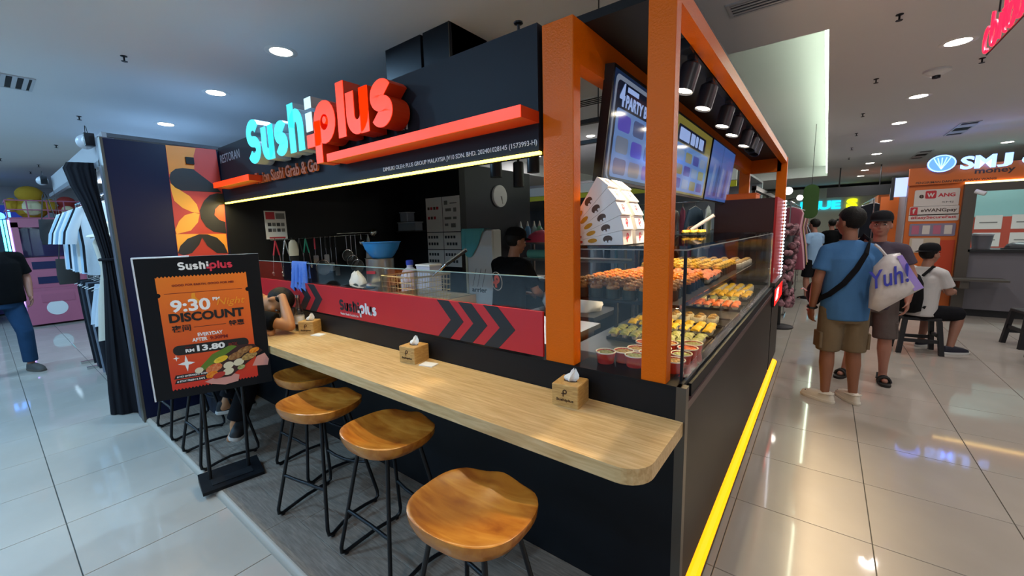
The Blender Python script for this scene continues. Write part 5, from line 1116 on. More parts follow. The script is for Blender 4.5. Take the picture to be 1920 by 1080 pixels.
def shoe(parent, heel, fwd, m, msole, L=0.27, up=V((0, 0, 1)), name='shoe', strap=None, open_=False):
    heel = V(heel); f = V(fwd); f = (f-up*f.dot(up)).normalized(); s = f.cross(up)
    def ring(z, kx, ky, c): return [heel+f*(L*(0.5+c)+L*0.5*kx*spw(math.cos(a)))+s*(0.046*ky*spw(math.sin(a))*(1.0+0.14*math.cos(a)))+up*z for a in [2*math.pi*i/22 for i in range(22)]]
    so = MB().rings([ring(0, 0.98, 0.98, 0), ring(0.012, 1.02, 1.04, 0), ring(0.026, 1.0, 1.0, 0)]).build('sole', msole, parent, 50, world=False)
    if open_:
        for c0 in (0.06, -0.10): MB().tube([heel+f*L*(0.62+c0)+s*0.047*x+up*(0.026+0.052*math.sqrt(max(0, 1-x*x))) for x in (-1, -0.8, -0.4, 0, 0.4, 0.8, 1)], 0.011, 8).build('strap', m, so, 50, world=False)
        MB().tube([heel+f*L*0.30+s*0.044+up*0.03, heel+f*L*0.02+s*0.03+up*0.065, heel+f*L*0.0+up*0.068, heel+f*L*0.02-s*0.03+up*0.065, heel+f*L*0.30-s*0.044+up*0.03], 0.008, 8).build('heel_strap', m, so, 50, world=False)
        return so
    u = MB().rings([ring(0.026, 0.97, 0.95, 0), ring(0.05, 0.93, 0.92, -0.01), ring(0.072, 0.72, 0.82, -0.09), ring(0.088, 0.46, 0.70, -0.20), ring(0.094, 0.36, 0.6, -0.23)]).build(name, m, parent, 50, world=False)
    return u
def shoulders(S): return (V(S['shL'])+V(S['shR']))/2
def person(label, loc, rotz, S):
    """S: joint positions (local, metres, +y is forwards) and clothing"""
    t = thing('person', label, 'person', loc, rotz)
    sk = skin(S['skin']); b = MB(); pel = V(S['pel']); ch = V(S['chest']); nk = V(S['neck']); hb = V(S['headbase']); k = S.get('k', 1.0)
    shl, shr = V(S['shL']), V(S['shR']); ac = (shr-shl).normalized(); rz = math.atan2(ac.y, ac.x)
    # trunk core
    b.rings([oval(pel+V((0, 0, -0.08)), 0.10, 0.08, rz), oval(pel, 0.135, 0.095, rz), oval(pel.lerp(ch, 0.5), 0.12, 0.09, rz), oval(ch, 0.145, 0.10, rz), oval(nk+V((0, 0, -0.04)), 0.09, 0.07, rz)])
    limb(b, [(nk+V((0, 0, -0.05)), 0.055), (hb+V((0, 0, 0.03)), 0.052)])
    for sd in 'LR':
        limb(b, [(V(S['sh'+sd])+V((0, 0, -0.03)), 0.042), (S['el'+sd], 0.040), (V(S['el'+sd]).lerp(V(S['wr'+sd]), 0.3), 0.041), (S['wr'+sd], 0.026)])
        limb(b, [(S['hip'+sd], 0.080), (S['kn'+sd], 0.054), (V(S['kn'+sd]).lerp(V(S['an'+sd]), 0.3), 0.057), (V(S['kn'+sd]).lerp(V(S['an'+sd]), 0.7), 0.041), (S['an'+sd], 0.034)])
        H_ = S.get('hand'+sd, ((0, 0.2, -1), (0, 1, 0) if False else ((1 if sd == 'L' else -1), 0, 0), (0, 1, 0), 0.5))
        hand(b, S['wr'+sd], *H_)
        an = V(S['an'+sd]); ff = V(S.get('foot'+sd, (0, 1, 0))).normalized(); limb(b, [(an+V((0, 0, -0.02)), 0.036), (an-ff*0.02+V((0, 0, -0.045)), 0.032), (an+ff*0.12+V((0, 0, -0.05)), 0.026)], 10)
    P, R = head(b, hb, S.get('up', (0, 0, 1)), S.get('look', (0, 1, 0)), k)
    body = remesh('body', b, sk, t, 0.0085)
    if S.get('face', True): face(P, R, body, k)
    if S.get('hair'): hair(P, R, t, mat('hair_dark', '#0f0c0a', 0.6, bump=(90, 0.5), spec=0.25), S.get('hairlow', -0.05), k)
    if S.get('cap'): cap(P, R, t, mat('cap_'+S['cap'], S['cap'], 0.85, spec=0.15), S.get('capback', False))
    # shirt
    c = MB(); wB = S.get('belly', 0.165); dB = S.get('bdep', 0.12); hem = V(S.get('hem', pel+V((0, 0, -0.06))))
    c.rings([oval(hem, wB*1.02, dB*1.04, rz), oval(hem.lerp(pel, 0.5)+V((0, 0, 0.03)), wB*1.03, dB*1.08, rz), oval(pel.lerp(ch, 0.35), wB, dB*1.06, rz), oval(pel.lerp(ch, 0.8), wB*1.02, dB, rz), oval(ch+V((0, 0, 0.06)), wB*1.04, dB*0.92, rz), oval(nk+V((0, 0, -0.035)), 0.12, 0.075, rz), oval(nk+V((0, 0, -0.005)), 0.066, 0.06, rz)])
    for sd in 'LR':
        sh = V(S['sh'+sd]); el = V(S['el'+sd]); fr_ = S.get('sleeve', 0.62); e = sh.lerp(el, fr_); inn = sh.lerp(ch+V((0, 0, 0.10)), 0.35)
        sh = sh+V((0, 0, -0.022)); limb(c, [(inn, 0.070), (sh, 0.060), (sh.lerp(e, 0.5), 0.062)]); d = (e-sh).normalized()
        c.tube([sh, sh.lerp(e, 0.5), e], 0, 16, rs=[0.060, 0.063, 0.070])
    if S.get('longsleeve'):
        for sd in 'LR': limb(c, [(S['sh'+sd], 0.064), (S['el'+sd], 0.055), (V(S['el'+sd]).lerp(V(S['wr'+sd]), 0.9), 0.040)])
    remesh('shirt', c, S['shirt'], t, 0.011, 5)
    # trousers / shorts
    c = MB(); f = S.get('short', 0.75)
    c.rings([oval(pel+V((0, 0, -0.13)), wB*0.80, dB*0.95, rz), oval(pel+V((0, 0, -0.04)), wB*0.98, dB*1.0, rz), oval(pel+V((0, 0, 0.04)), wB*0.93, dB*0.95, rz)])
    for sd in 'LR':
        h = V(S['hip'+sd]); kn = V(S['kn'+sd]); an = V(S['an'+sd])
        if f <= 1: e = h.lerp(kn, f); c.tube([h+V((0, 0, 0.04)) if S.get('stand', True) else h, h.lerp(e, 0.5), e], 0, 18, rs=[0.098, 0.095, S.get('legw', 0.088)]); c.ell(h, 0.098, 14, 10)
        else:
            e = kn.lerp(an, f-1); c.tube([h, h.lerp(kn, 0.5), kn, kn.lerp(e, 0.5), e], 0, 18, rs=[0.098, 0.088, 0.074, 0.070, 0.066]); c.ell(h, 0.098, 14, 10); c.ell(kn, 0.074, 14, 10)
    remesh('shorts' if f <= 1.2 else 'trousers', c, S['pants'], t, 0.011, 5)
    return t
def cloth(nm, c, c2=None, sc=6): return mat(nm, c, 0.9, noise=(sc, 0.35), col2=c2 or c, bump=(9, 0.9), spec=0.15)
m_sand = mat('sandal_black', '#1a1816', 0.6); m_crocs = mat('cream_clog', '#d9d2c4', 0.55); m_solew = mat('white_sole', '#cfcfcc', 0.5); m_watch = mat('watch_black', '#17181a', 0.4)
# --- man in the blue shirt (back towards us, looking left along the aisle)
S = dict(skin='#8a5a42', pel=(0, 0, 0.86), chest=(0, -0.01, 1.22), neck=(0, 0.0, 1.44), headbase=(0.0, 0.02, 1.47), look=(-0.45, 0.9, -0.05),
    shL=(-0.165, -0.005, 1.365), shR=(0.165, 0.0, 1.365), elL=(-0.225, -0.02, 1.08), elR=(0.22, 0.07, 1.12), wrL=(-0.215, 0.07, 0.83), wrR=(0.20, 0.20, 1.33),
    handL=((0, 0.25, -1), (1, 0.3, 0), (0.2, 1, 0), 0.55), handR=((0.1, 0.1, 1), (-0.6, -0.4, 0), (-0.5, 0.5, 0.2), 0.9),
    hipL=(-0.085, 0, 0.82), hipR=(0.085, 0, 0.82), knL=(-0.095, 0.01, 0.46), knR=(0.10, 0.01, 0.46), anL=(-0.10, -0.02, 0.09), anR=(0.12, 0.0, 0.09), footL=(-0.5, 0.85, 0), footR=(-0.1, 1.0, 0),
    belly=0.172, bdep=0.135, hem=(0, 0, 0.755), sleeve=0.66, shirt=cloth('blue_tshirt', '#44709f', '#406a98'), pants=cloth('khaki_shorts', '#75654f', '#6a5b47', 12), short=0.98, legw=0.088, hair=True, hairlow=-0.07, k=1.02)
pm = person('man in a blue t-shirt and khaki shorts wearing cream clogs', (0.17, 4.50, 0), 0.38, S)
for sd, f in (('L', (-0.6, 0.8, 0)), ('R', (-0.15, 1.0, 0))):
    an = V(S['an'+sd]); fv = V(f).normalized(); h = an-fv*0.085; h.z = 0.0
    u = shoe(pm, h, f, m_crocs, m_crocs, 0.285, name='clog')
    sdv = fv.cross(V((0, 0, 1)))
    for i in range(3):
        for j in (-1, 0, 1): MB().ell(h+fv*(0.16+i*0.035)+sdv*j*0.026+V((0, 0, 0.074-i*0.007-abs(j)*0.005)), (0.009, 0.009, 0.009), 8, 5).build('clog_hole', m_blk, u, 60, world=False)
    MB().tube([h+fv*0.11+sdv*0.045+V((0, 0, 0.075)), h+fv*0.03+sdv*0.036+V((0, 0, 0.085)), h+fv*0.012+V((0, 0, 0.088)), h+fv*0.03-sdv*0.036+V((0, 0, 0.085)), h+fv*0.11-sdv*0.045+V((0, 0, 0.075))], 0.006, 6).build('heel_strap', m_crocs, u, 60, world=False)
wv = V(S['wrL']); MB().tube([wv+V((0.034*math.cos(a), 0.030*math.sin(a), 0.012+0.008*math.sin(a))) for a in [i*math.pi/8 for i in range(16)]], 0.010, 6, True).build('wrist_watch', m_watch, pm, 60, world=False)
for s in (-1, 1):
    MB().rbox(s*0.175-0.012, s*0.175+0.012, -0.06, 0.07, 0.50, 0.64, 0.006).build('cargo_pocket', cloth('khaki_shorts', '#75654f'), pm, world=False)
# strap and sling bag of the blue-shirt man
m_strap = mat('black_webbing', '#0c0d12', 0.85, spec=0.2)
sb_ = thing('sling_bag', 'black sling bag worn across the blue t-shirt', 'bag', (0.17, 4.50, 1.0), 0.38)
path = [(0.095, 0.10, 0.38), (0.11, 0.03, 0.465), (0.105, -0.07, 0.43), (0.06, -0.132, 0.33), (-0.01, -0.154, 0.20), (-0.085, -0.146, 0.08), (-0.155, -0.085, -0.02), (-0.188, 0.0, -0.07), (-0.17, 0.10, -0.06)]
b = MB(); rr = []
for i, p in enumerate(path):
    a = V(path[max(0, i-1)]); c = V(path[min(len(path)-1, i+1)]); d = (c-a).normalized(); o_ = V((p[0], p[1], 0)); o_ = (o_-d*o_.dot(d)).normalized(); s = d.cross(o_).normalized(); p = V(p)
    rr.append([p+s*0.022+o_*0.004, p-s*0.022+o_*0.004, p-s*0.022-o_*0.002, p+s*0.022-o_*0.002])
b.rings(rr).build('strap', m_strap, sb_, world=False)
MB().ell((-0.17, 0.16, -0.05), (0.06, 0.09, 0.11), 16, 12).build('pouch', m_strap, sb_, 60, world=False); MB().tube([(-0.25, 0.10, -0.02), (-0.262, 0.16, 0.0), (-0.25, 0.22, -0.02)], 0.004, 6).build('zip', m_chrome, sb_, 60, world=False)
# --- man with black cap facing us
S2 = dict(skin='#a87562', pel=(0, 0, 0.84), chest=(0, 0.0, 1.19), neck=(0, 0.0, 1.40), headbase=(0.0, 0.02, 1.435), look=(0, 1, -0.05), shL=(-0.17, 0, 1.335), shR=(0.17, 0, 1.335), elL=(-0.25, 0.0, 1.07), elR=(0.24, 0.06, 1.07), wrL=(-0.24, 0.08, 0.84), wrR=(0.10, 0.22, 1.00),
    handR=((-0.8, 0.5, 0.1), (0, -0.3, -1), (0, 0, 1), 0.8), hipL=(-0.09, 0, 0.80), hipR=(0.09, 0, 0.80), knL=(-0.11, 0.02, 0.45), knR=(0.11, 0.02, 0.45), anL=(-0.12, -0.02, 0.09), anR=(0.17, -0.02, 0.09), footL=(-0.2, 1, 0), footR=(0.25, 1, 0),
    belly=0.168, bdep=0.13, hem=(0, 0, 0.74), shirt=cloth('charcoal_tshirt', '#4c434e', '#443c46'), pants=cloth('taupe_shorts', '#5e5450', '#544a46', 12), short=1.0, legw=0.098, hair=True, cap='#16161a')
pm2 = person('man with black cap and charcoal t-shirt facing out beside the blue shirt', (0.42, 5.32, 0), math.pi-0.12, S2)
for sd, f in (('L', (-0.2, 1, 0)), ('R', (0.25, 1, 0))):
    h = V(S2['an'+sd])-V(f).normalized()*0.07; h.z = 0; shoe(pm2, h, f, m_sand, m_sand, 0.27, open_=True)
for s in (-1, 1): MB().rbox(s*0.185-0.012, s*0.185+0.012, -0.06, 0.07, 0.47, 0.62, 0.006).build('cargo_pocket', cloth('taupe_shorts', '#5e5450'), pm2, world=False)
# --- carrier bag held between them
cb_ = thing('carrier_bag', 'white plastic carrier bag printed with blue Yuh and a lilac side', 'bag', (0.42, 4.36, 0.75))
m_pbag = mat('white_bag', '#d0cac8', 0.35, noise=(14, 0.6), col2='#bab2b0', bump=(14, 0.6)); m_lil = mat('lilac_print', '#a690dc', 0.4); m_blu = mat('bag_blue', '#3a3fb0', 0.4)
BY = 4.36
def bagpx(u, v): return ony(u, v, BY)-V((0.42, BY, 0.75))
outl = [(1638, 500), (1660, 478), (1688, 474), (1712, 510), (1733, 540), (1690, 562), (1648, 585), (1628, 578), (1630, 540)]
ring0 = [bagpx(*p) for p in outl]; cen = sum(ring0, V((0, 0, 0)))/len(ring0)
b = MB(); b.rings([[cen+(p-cen)*k+V((0, dy, 0)) for p in ring0] for dy, k in ((-0.075, 0.05), (-0.07, 0.45), (-0.05, 0.78), (-0.015, 0.97), (0.015, 1.0), (0.05, 0.8), (0.07, 0.4), (0.075, 0.05))]); b.build('bag_body', m_pbag, cb_, 60, world=False)
gp = [(1680, 480), (1690, 477), (1712, 512), (1730, 538), (1712, 544), (1700, 520)]
MB().rings([[bagpx(*p)+V((0, dy, 0)) for p in gp] for dy in (-0.055, -0.04)]).build('lilac_panel', m_lil, cb_, world=False)
text('bag_lettering', 'Yuh!', Fr(bagpx(1664, 517)+V((0.42, BY-0.066, 0.75)), (0.94, 0, 0.34), (-0.34, 0, 0.94)), 0.235, m_blu, cb_, h=0.14, slant=0.25, bold=0.01, depth=0.02)
MB().tube([bagpx(1662, 480), bagpx(1650, 466), bagpx(1640, 458)], 0.010, 6).build('handle', m_pbag, cb_, 50, world=False)
# --- seated man with backpack
S3 = dict(skin='#9c6e5a', pel=(0, 0, 0.53), chest=(0, 0.03, 0.86), neck=(0, 0.06, 1.04), headbase=(0, 0.09, 1.065), look=(0.1, 1, -0.25), shL=(-0.185, 0.04, 0.985), shR=(0.185, 0.04, 0.985), elL=(-0.21, 0.14, 0.75), elR=(0.22, 0.12, 0.75), wrL=(-0.10, 0.34, 0.74), wrR=(0.12, 0.34, 0.74), handL=((0.4, 0.9, 0), (0, 0, -1), (0, 0, 1), 0.7), handR=((-0.4, 0.9, 0), (0, 0, -1), (0, 0, 1), 0.7),
    hipL=(-0.10, 0.02, 0.49), hipR=(0.10, 0.02, 0.49), knL=(-0.15, 0.40, 0.47), knR=(0.17, 0.38, 0.47), anL=(-0.13, 0.30, 0.09), anR=(0.20, 0.26, 0.09), footR=(0.3, 1, 0), footL=(-0.1, 1, 0),
    belly=0.185, bdep=0.13, hem=(0, -0.01, 0.455), shirt=cloth('white_tshirt', '#c6c4c2', '#bcbab8'), pants=cloth('black_shorts', '#16161a'), short=1.0, legw=0.085, stand=False, hair=True, cap='#141417', capback=True, sleeve=0.75)
sl = (0.94, 6.83); srz = -0.75
pm3 = person('seated man in a white t-shirt with black cap on a black stool', (sl[0], sl[1], 0), srz, S3)
for sd in 'LR':
    f = S3['foot'+sd]; h = V(S3['an'+sd])-V(f).normalized()*0.08; h.z = 0; shoe(pm3, h, f, mat('navy_trainer', '#191b2c', 0.6), m_solew, 0.28, name='trainer')
bp_ = thing('backpack', 'black backpack worn by the seated man', 'backpack', (sl[0], sl[1], 0.50), srz)
b = MB(); b.rings([oval((0, -0.175, z), w, d_) for z, w, d_ in ((0.0, 0.10, 0.05), (0.03, 0.155, 0.085), (0.18, 0.165, 0.10), (0.36, 0.15, 0.085), (0.45, 0.11, 0.055), (0.48, 0.05, 0.03))]); b.build('pack', mat('backpack_black', '#0b0b0e', 0.8, spec=0.2), bp_, 50, world=False)
for s in (-1, 1): MB().tube([(s*0.09, -0.10, 0.44), (s*0.115, 0.0, 0.545), (s*0.12, 0.12, 0.48), (s*0.13, 0.15, 0.34), (s*0.15, 0.02, 0.16), (s*0.13, -0.1, 0.06)], 0.016, 6).build('shoulder_strap', mat('backpack_black'), bp_, 50, world=False)
m_bst = mat('black_stool', '#17171b', 0.45)
def bench_stool(label, loc, rz, h=0.44, w=0.17):
    t = thing('wooden_stool', label, 'stool', loc, rz); MB().rbox(-w, w, -w*0.8, w*0.8, h-0.035, h, 0.006).build('seat', m_bst, t, world=False)
    for sx in (-1, 1):
        for sy in (-1, 1):
            b = MB(); x1, y1 = sx*(w-0.02), sy*(w*0.8-0.02); x0, y0 = sx*(w+0.02), sy*(w*0.8+0.015); e = 0.022
            b.rings([[(x0-e, y0-e, 0), (x0+e, y0-e, 0), (x0+e, y0+e, 0), (x0-e, y0+e, 0)], [(x1-e, y1-e, h-0.035), (x1+e, y1-e, h-0.035), (x1+e, y1+e, h-0.035), (x1-e, y1+e, h-0.035)]]).build('leg', m_bst, t, world=False)
    for sy in (-1, 1): MB().box(-w, w, sy*w*0.8-0.012, sy*w*0.8+0.012, 0.14, 0.18).build('stretcher', m_bst, t, world=False)
    for sx in (-1, 1): MB().box(sx*w-0.012, sx*w+0.012, -w*0.8, w*0.8, 0.20, 0.24).build('stretcher', m_bst, t, world=False)
bench_stool('black wooden stool carrying the seated man with the backpack', (sl[0]+0.02, sl[1], 0), 0.15)
# --- worker in the kitchen (back to us)
S4 = dict(skin='#9a6a50', pel=(0, 0, 0.90), chest=(0, 0.03, 1.23), neck=(0.0, 0.07, 1.42), headbase=(0.0, 0.10, 1.44), look=(0.35, 1, -0.45), up=(0, 0.18, 1), shL=(-0.19, 0.04, 1.36), shR=(0.19, 0.05, 1.36), elL=(-0.24, 0.13, 1.12), elR=(0.23, 0.14, 1.10), wrL=(-0.13, 0.35, 1.02), wrR=(0.13, 0.35, 1.02), handL=((0.3, 1, -0.1), (0, 0, -1), (0.6, 0, 0.6), 0.6), handR=((-0.3, 1, -0.1), (0, 0, -1), (-0.6, 0, 0.6), 0.6),
    hipL=(-0.09, 0, 0.85), hipR=(0.09, 0, 0.85), knL=(-0.1, 0.02, 0.47), knR=(0.1, 0.02, 0.47), anL=(-0.1, -0.02, 0.09), anR=(0.1, -0.02, 0.09), belly=0.18, bdep=0.125, hem=(0, 0, 0.80), shirt=cloth('black_uniform', '#0a0a0d', '#0d0d10'), pants=cloth('black_trousers', '#131318'), short=1.95, hair=True, cap='#111114', sleeve=0.8)
wq = V((-2.24, 2.85, 0))
pm4 = person('kitchen worker in black uniform with a round fish logo on the back', wq, -0.15, S4); pm4.scale = (0.955, 0.955, 0.955)
for sd in 'LR':
    h = V(S4['an'+sd])-V((0, 0.07, 0)); h.z = 0; shoe(pm4, h, (0, 1, 0), m_blk, m_blk, 0.28)
bf = Fr((-0.02, -0.118, 1.20), (1, 0, 0), (0, -0.10, 1))
lg = MB().ribbon(bf, arc(0, 0, 0.072, 0.085, 0, 360, 28)[:-1], 0.006, 0.0, 0.004, True).build('logo_ring', mat('ring_print', '#c8b8a8', 0.6), pm4, world=False)
b = MB(); k_ = 0.062; b.ribbon(bf, [(x*k_, y*k_) for x, y in arc(0.1, 0.3, 0.38, 0.42, 0, 360, 16)[:-1]], 0.026, 0, 0.004, True); b.ribbon(bf, [(-0.26*k_, 0.3*k_), (-0.26*k_, -1.0*k_)], 0.026, 0, 0.004); b.ribbon(bf, [(-0.8*k_, -0.25*k_), (0.15*k_, -0.25*k_)], 0.02, 0, 0.004); b.build('logo_fish', mat('logo_orange', '#e0502a', 0.6), pm4, world=False)
# --- staff member behind the display
S5 = dict(S4); S5.update(look=(0, 1, -0.4), wrR=(0.02, 0.46, 1.50), elR=(0.25, 0.22, 1.24), handR=((-0.2, 1, 0.35), (-1, 0, 0), (0, 0, 1), 0.9), chest=(0, 0.05, 1.2), cap='#111114')
pm5 = person('staff member in black uniform holding a roll behind the display', (-1.42, 4.25, 0), -2.11, S5)
pr_ = thing('paper_roll', 'white paper roll held up by the staff hand over the glass top', 'roll', (-0.95, 3.94, 1.56)); MB().tube([(-0.02, -0.005, -0.01), (0.16, 0.03, 0.115)], 0.016, 10).build('roll', mat('roll_white', '#d8cfd0', 0.6), pr_, 50, world=False); MB().tube([(0.158, 0.0296, 0.1136), (0.163, 0.0306, 0.117)], 0.011, 10).build('core', m_blk, pr_, 50, world=False)
# --- person resting on the bar table behind the board
S6 = dict(skin='#b07a52', pel=(0, -0.02, 0.74), chest=(0.02, 0.17, 0.99), neck=(0.05, 0.33, 1.06), headbase=(0.09, 0.40, 1.05), up=(0.55, 0.75, 0.05), look=(0.35, -0.15, -0.9), shL=(-0.15, 0.26, 1.06), shR=(0.19, 0.24, 1.02), elL=(-0.06, 0.40, 0.92), elR=(0.42, 0.46, 0.90), wrL=(0.22, 0.34, 0.905), wrR=(0.25, 0.50, 1.10),
    handR=((-1, 0.1, 0.25), (0, 0.2, -1), (0.2, 1, 0), 0.55), handL=((1, 0.1, -0.12), (0, 0, -1), (0, 1, 0), 0.45), hipL=(-0.09, 0, 0.70), hipR=(0.09, 0, 0.70), knL=(-0.12, 0.36, 0.63), knR=(0.16, 0.30, 0.60), anL=(-0.10, 0.16, 0.30), anR=(0.16, 0.12, 0.20), footL=(0.3, 1, 0), footR=(0.75, -0.5, 0),
    belly=0.165, bdep=0.115, hem=(0, -0.03, 0.68), shirt=cloth('black_tshirt', '#0a0a0c', '#0d0d10'), pants=cloth('black_jeans', '#151519'), short=1.93, stand=False, hair=True, sleeve=0.7)
pm6 = person('person in black resting head and arms on the bar table', (-3.50, 0.86, PZ), 0.0, S6)
m_snk = mat('black_sneaker', '#19191c', 0.6)
shoe(pm6, (0.10, 0.20, 0.15), (0.75, -0.5, 0.0), m_snk, m_solew, 0.27, up=V((0.15, 0.2, 1)).normalized(), name='sneaker'); shoe(pm6, (-0.13, 0.09, 0.21), (0.25, 1, 0), m_snk, m_solew, 0.27, name='sneaker')
# --- man walking at the left
S7 = dict(skin='#a06c58', pel=(0, 0, 0.93), chest=(0, 0.02, 1.28), neck=(0, 0.02, 1.50), headbase=(0, 0.04, 1.53), look=(0, 1, 0), shL=(-0.21, 0.02, 1.44), shR=(0.21, 0.02, 1.44), elL=(-0.27, -0.03, 1.15), elR=(0.29, -0.10, 1.16), wrL=(-0.24, 0.10, 0.93), wrR=(0.33, -0.02, 0.90), handR=((0, 0.2, -1), (-1, 0, 0), (0, 1, 0), 0.7),
    hipL=(-0.10, 0, 0.88), hipR=(0.10, 0, 0.88), knL=(-0.13, 0.14, 0.50), knR=(0.17, 0.02, 0.48), anL=(-0.14, 0.10, 0.10), anR=(0.23, -0.05, 0.10), footL=(-0.2, 1, 0), footR=(0.45, 0.9, 0), belly=0.22, bdep=0.17, hem=(0, 0.01, 0.86), shirt=cloth('black_tee', '#0a0a0c', '#0d0d10'), pants=cloth('blue_jeans', '#25405e', '#1e3650', 10), short=1.95, hair=True, k=1.02, sleeve=0.8)
pm7 = person('man in black t-shirt and blue jeans walking past the clothes stall', (-7.85, 0.07, 0), -1.35, S7)
for sd in 'LR':
    f = S7['foot'+sd]; h = V(S7['an'+sd])-V(f).normalized()*0.08; h.z = 0; shoe(pm7, h, f, mat('grey_shoe', '#4c4a48', 0.7), mat('brown_sole', '#5a524a', 0.7), 0.29)
wv = V(S7['wrR']); MB().tube([wv+V((0.032*math.cos(a), 0.032*math.sin(a), 0.01)) for a in [i*math.pi/8 for i in range(16)]], 0.008, 6, True).build('bracelet', m_watch, pm7, 60, world=False)
# --- distant shoppers
S8 = dict(S2); S8.update(pel=(0, 0, 0.86), shirt=cloth('pale_blue_tshirt', '#8fb0d0', '#84a4c6'), pants=cloth('black_shorts2', '#141417'), cap=None, short=0.9, wrL=(-0.08, 0.24, 1.05), wrR=(0.08, 0.24, 1.03), handL=((1, 0.2, 0), (0, -1, 0), (0, 0, 1), 0.5), handR=((-1, 0.2, 0), (0, -1, 0), (0, 0, 1), 0.5), belly=0.165, bdep=0.12)
p8 = person('distant shopper in a pale blue t-shirt with folded arms', (-0.18, 10.4, 0), 0.9, S8)
for sd in 'LR':
    h = V(S8['an'+sd])-V((0, 0.07, 0)); h.z = 0; shoe(p8, h, (0, 1, 0), m_blk, m_solew, 0.27)
S9 = dict(S8); S9.update(shirt=cloth('black_tee', '#121114'), pants=cloth('black_trousers', '#131318'), short=1.95)
for x, y, a, lab in ((0.12, 13.5, 0.4, 'distant shopper dressed in black by the far racks'), (0.30, 16.5, 2.5, 'farthest shopper dressed in black in the aisle')):
    p9 = person(lab, (x, y, 0), a, S9)
    for sd in 'LR':
        h = V(S9['an'+sd])-V((0, 0.07, 0)); h.z = 0; shoe(p9, h, (0, 1, 0), m_blk, m_blk, 0.27)
# ================================================================== clothes stall, arcade machines and background at the left
m_cstall = mat('stall_grey', '#9b9a9e', 0.6); m_drape = mat('black_drape', '#131218', 0.85, bump=(12, 0.4), spec=0.2); m_lwhite = mat('lit_strip_white', '#ffffff', 0.5, emit='#cfeaff', es=6)
cs = thing('clothes_stall', 'grey clothes stall canopy next to the navy partition', 'stall', (-6.6, 1.4, 0))
MB().box(-8.55, -4.80, 0.74, 0.77, 2.24, 2.475).build('canopy_front', m_cstall, cs); MB().box(-8.55, -4.80, 0.77, 2.9, 2.44, 2.47).build('canopy_roof', mat('roof_grey', '#5a5a60', 0.8), cs)
MB().box(-8.62, -4.80, 0.70, 0.74, 2.20, 2.245).build('canopy_lip', mat('lip_grey', '#55555c', 0.5), cs)
for x in (-8.5, -4.86): MB().box(x, x+0.035, 2.78, 2.815, 0, 2.44).build('post', m_dark, cs)
MB().box(-8.5, -4.80, 2.86, 2.9, 0, 2.44).build('back_panel', mat('stall_back', '#6f7684', 0.7), cs)
MB().box(-4.84, -4.72, 0.70, 0.80, 0.0, 2.42).build('side_post', mat('side_post', '#57545c', 0.5), cs)
for x0, z0, w_ in ((-6.75, 2.33, 0.42), (-6.70, 2.25, 0.34)): MB().box(x0, x0+w_, 0.734, 0.74, z0, z0+0.07).build('pale_label_plate', m_white, cs)
for y in (1.15,): MB().box(-8.3, -5.1, y, y+0.05, 2.40, 2.425).build('strip_light', m_lwhite, cs)
area_light('stall_lamp', (-6.7, 1.175, 2.395), 55, (0.62, 0.83, 1.0), 3.2, 0.05)
def lamp(loc, lab):
    t = thing('stall_lamp', lab, 'lamp', loc)
    MB().tube([(0.16, 0, 0), (0.06, 0, 0)], 0.035, 12).build('holder', m_white, t, 50, world=False); MB().ell((-0.03, 0, 0), (0.085, 0.06, 0.06), 16, 10).build('bulb', mat('bulb_glass', '#c9ccd4', 0.3), t, 60, world=False)
    MB().tube([(0.16, 0, 0.02), (0.11, 0, 0.10), (0.06, 0, 0.12), (0.03, 0, 0.06)], 0.003, 5).build('wire', m_dark, t, world=False)
    MB().box(0.14, 0.20, -0.03, 0.03, -0.06, 0.04).build('bracket', m_dark, t, world=False)
lamp((-5.10, 0.68, 2.43), 'egg-shaped white lamp on the canopy corner by the partition'); lamp((-8.60, 0.66, 2.42), 'egg-shaped lamp on the far canopy corner')
# curtain, gathered at mid height
dr = thing('black_curtain', 'black curtain tied back beside the navy partition', 'curtain', (-4.95, 0.66, 0))
rr = []
prof = [(0.005, 0.70, 0.150, 0.075, -5.03), (0.25, 0.70, 0.142, 0.075, -5.02), (0.6, 0.695, 0.115, 0.07, -5.0), (0.95, 0.685, 0.075, 0.06, -4.98), (1.25, 0.68, 0.045, 0.05, -4.96), (1.45, 0.68, 0.038, 0.048, -4.95), (1.65, 0.665, 0.045, 0.05, -4.97), (1.9, 0.64, 0.060, 0.05, -5.0), (2.05, 0.62, 0.08, 0.045, -5.05), (2.2, 0.615, 0.095, 0.035, -5.1), (2.25, 0.63, 0.085, 0.02, -5.1)]
for z, cy, hw, th, cx_ in prof:
    ring = []
    for i in range(72):
        a = 2*math.pi*i/72; f = 1+0.22*math.sin(9*a+z*1.5)*min(1, hw/0.1)+0.12*math.sin(17*a)
        ring.append((cx_+th*f*math.cos(a)+(0.5*hw*math.sin(a)), cy+hw*math.sin(a), z))
    rr.append(ring)
MB().rings(rr).build('drape', m_drape, dr, 60); MB().tube([(-4.95+0.06*math.cos(a)+0.02*math.sin(a), 0.68+0.05*math.sin(a), 1.42) for a in [i*math.pi/8 for i in range(16)]], 0.014, 6, True).build('tie_band', m_drape, dr, 50)
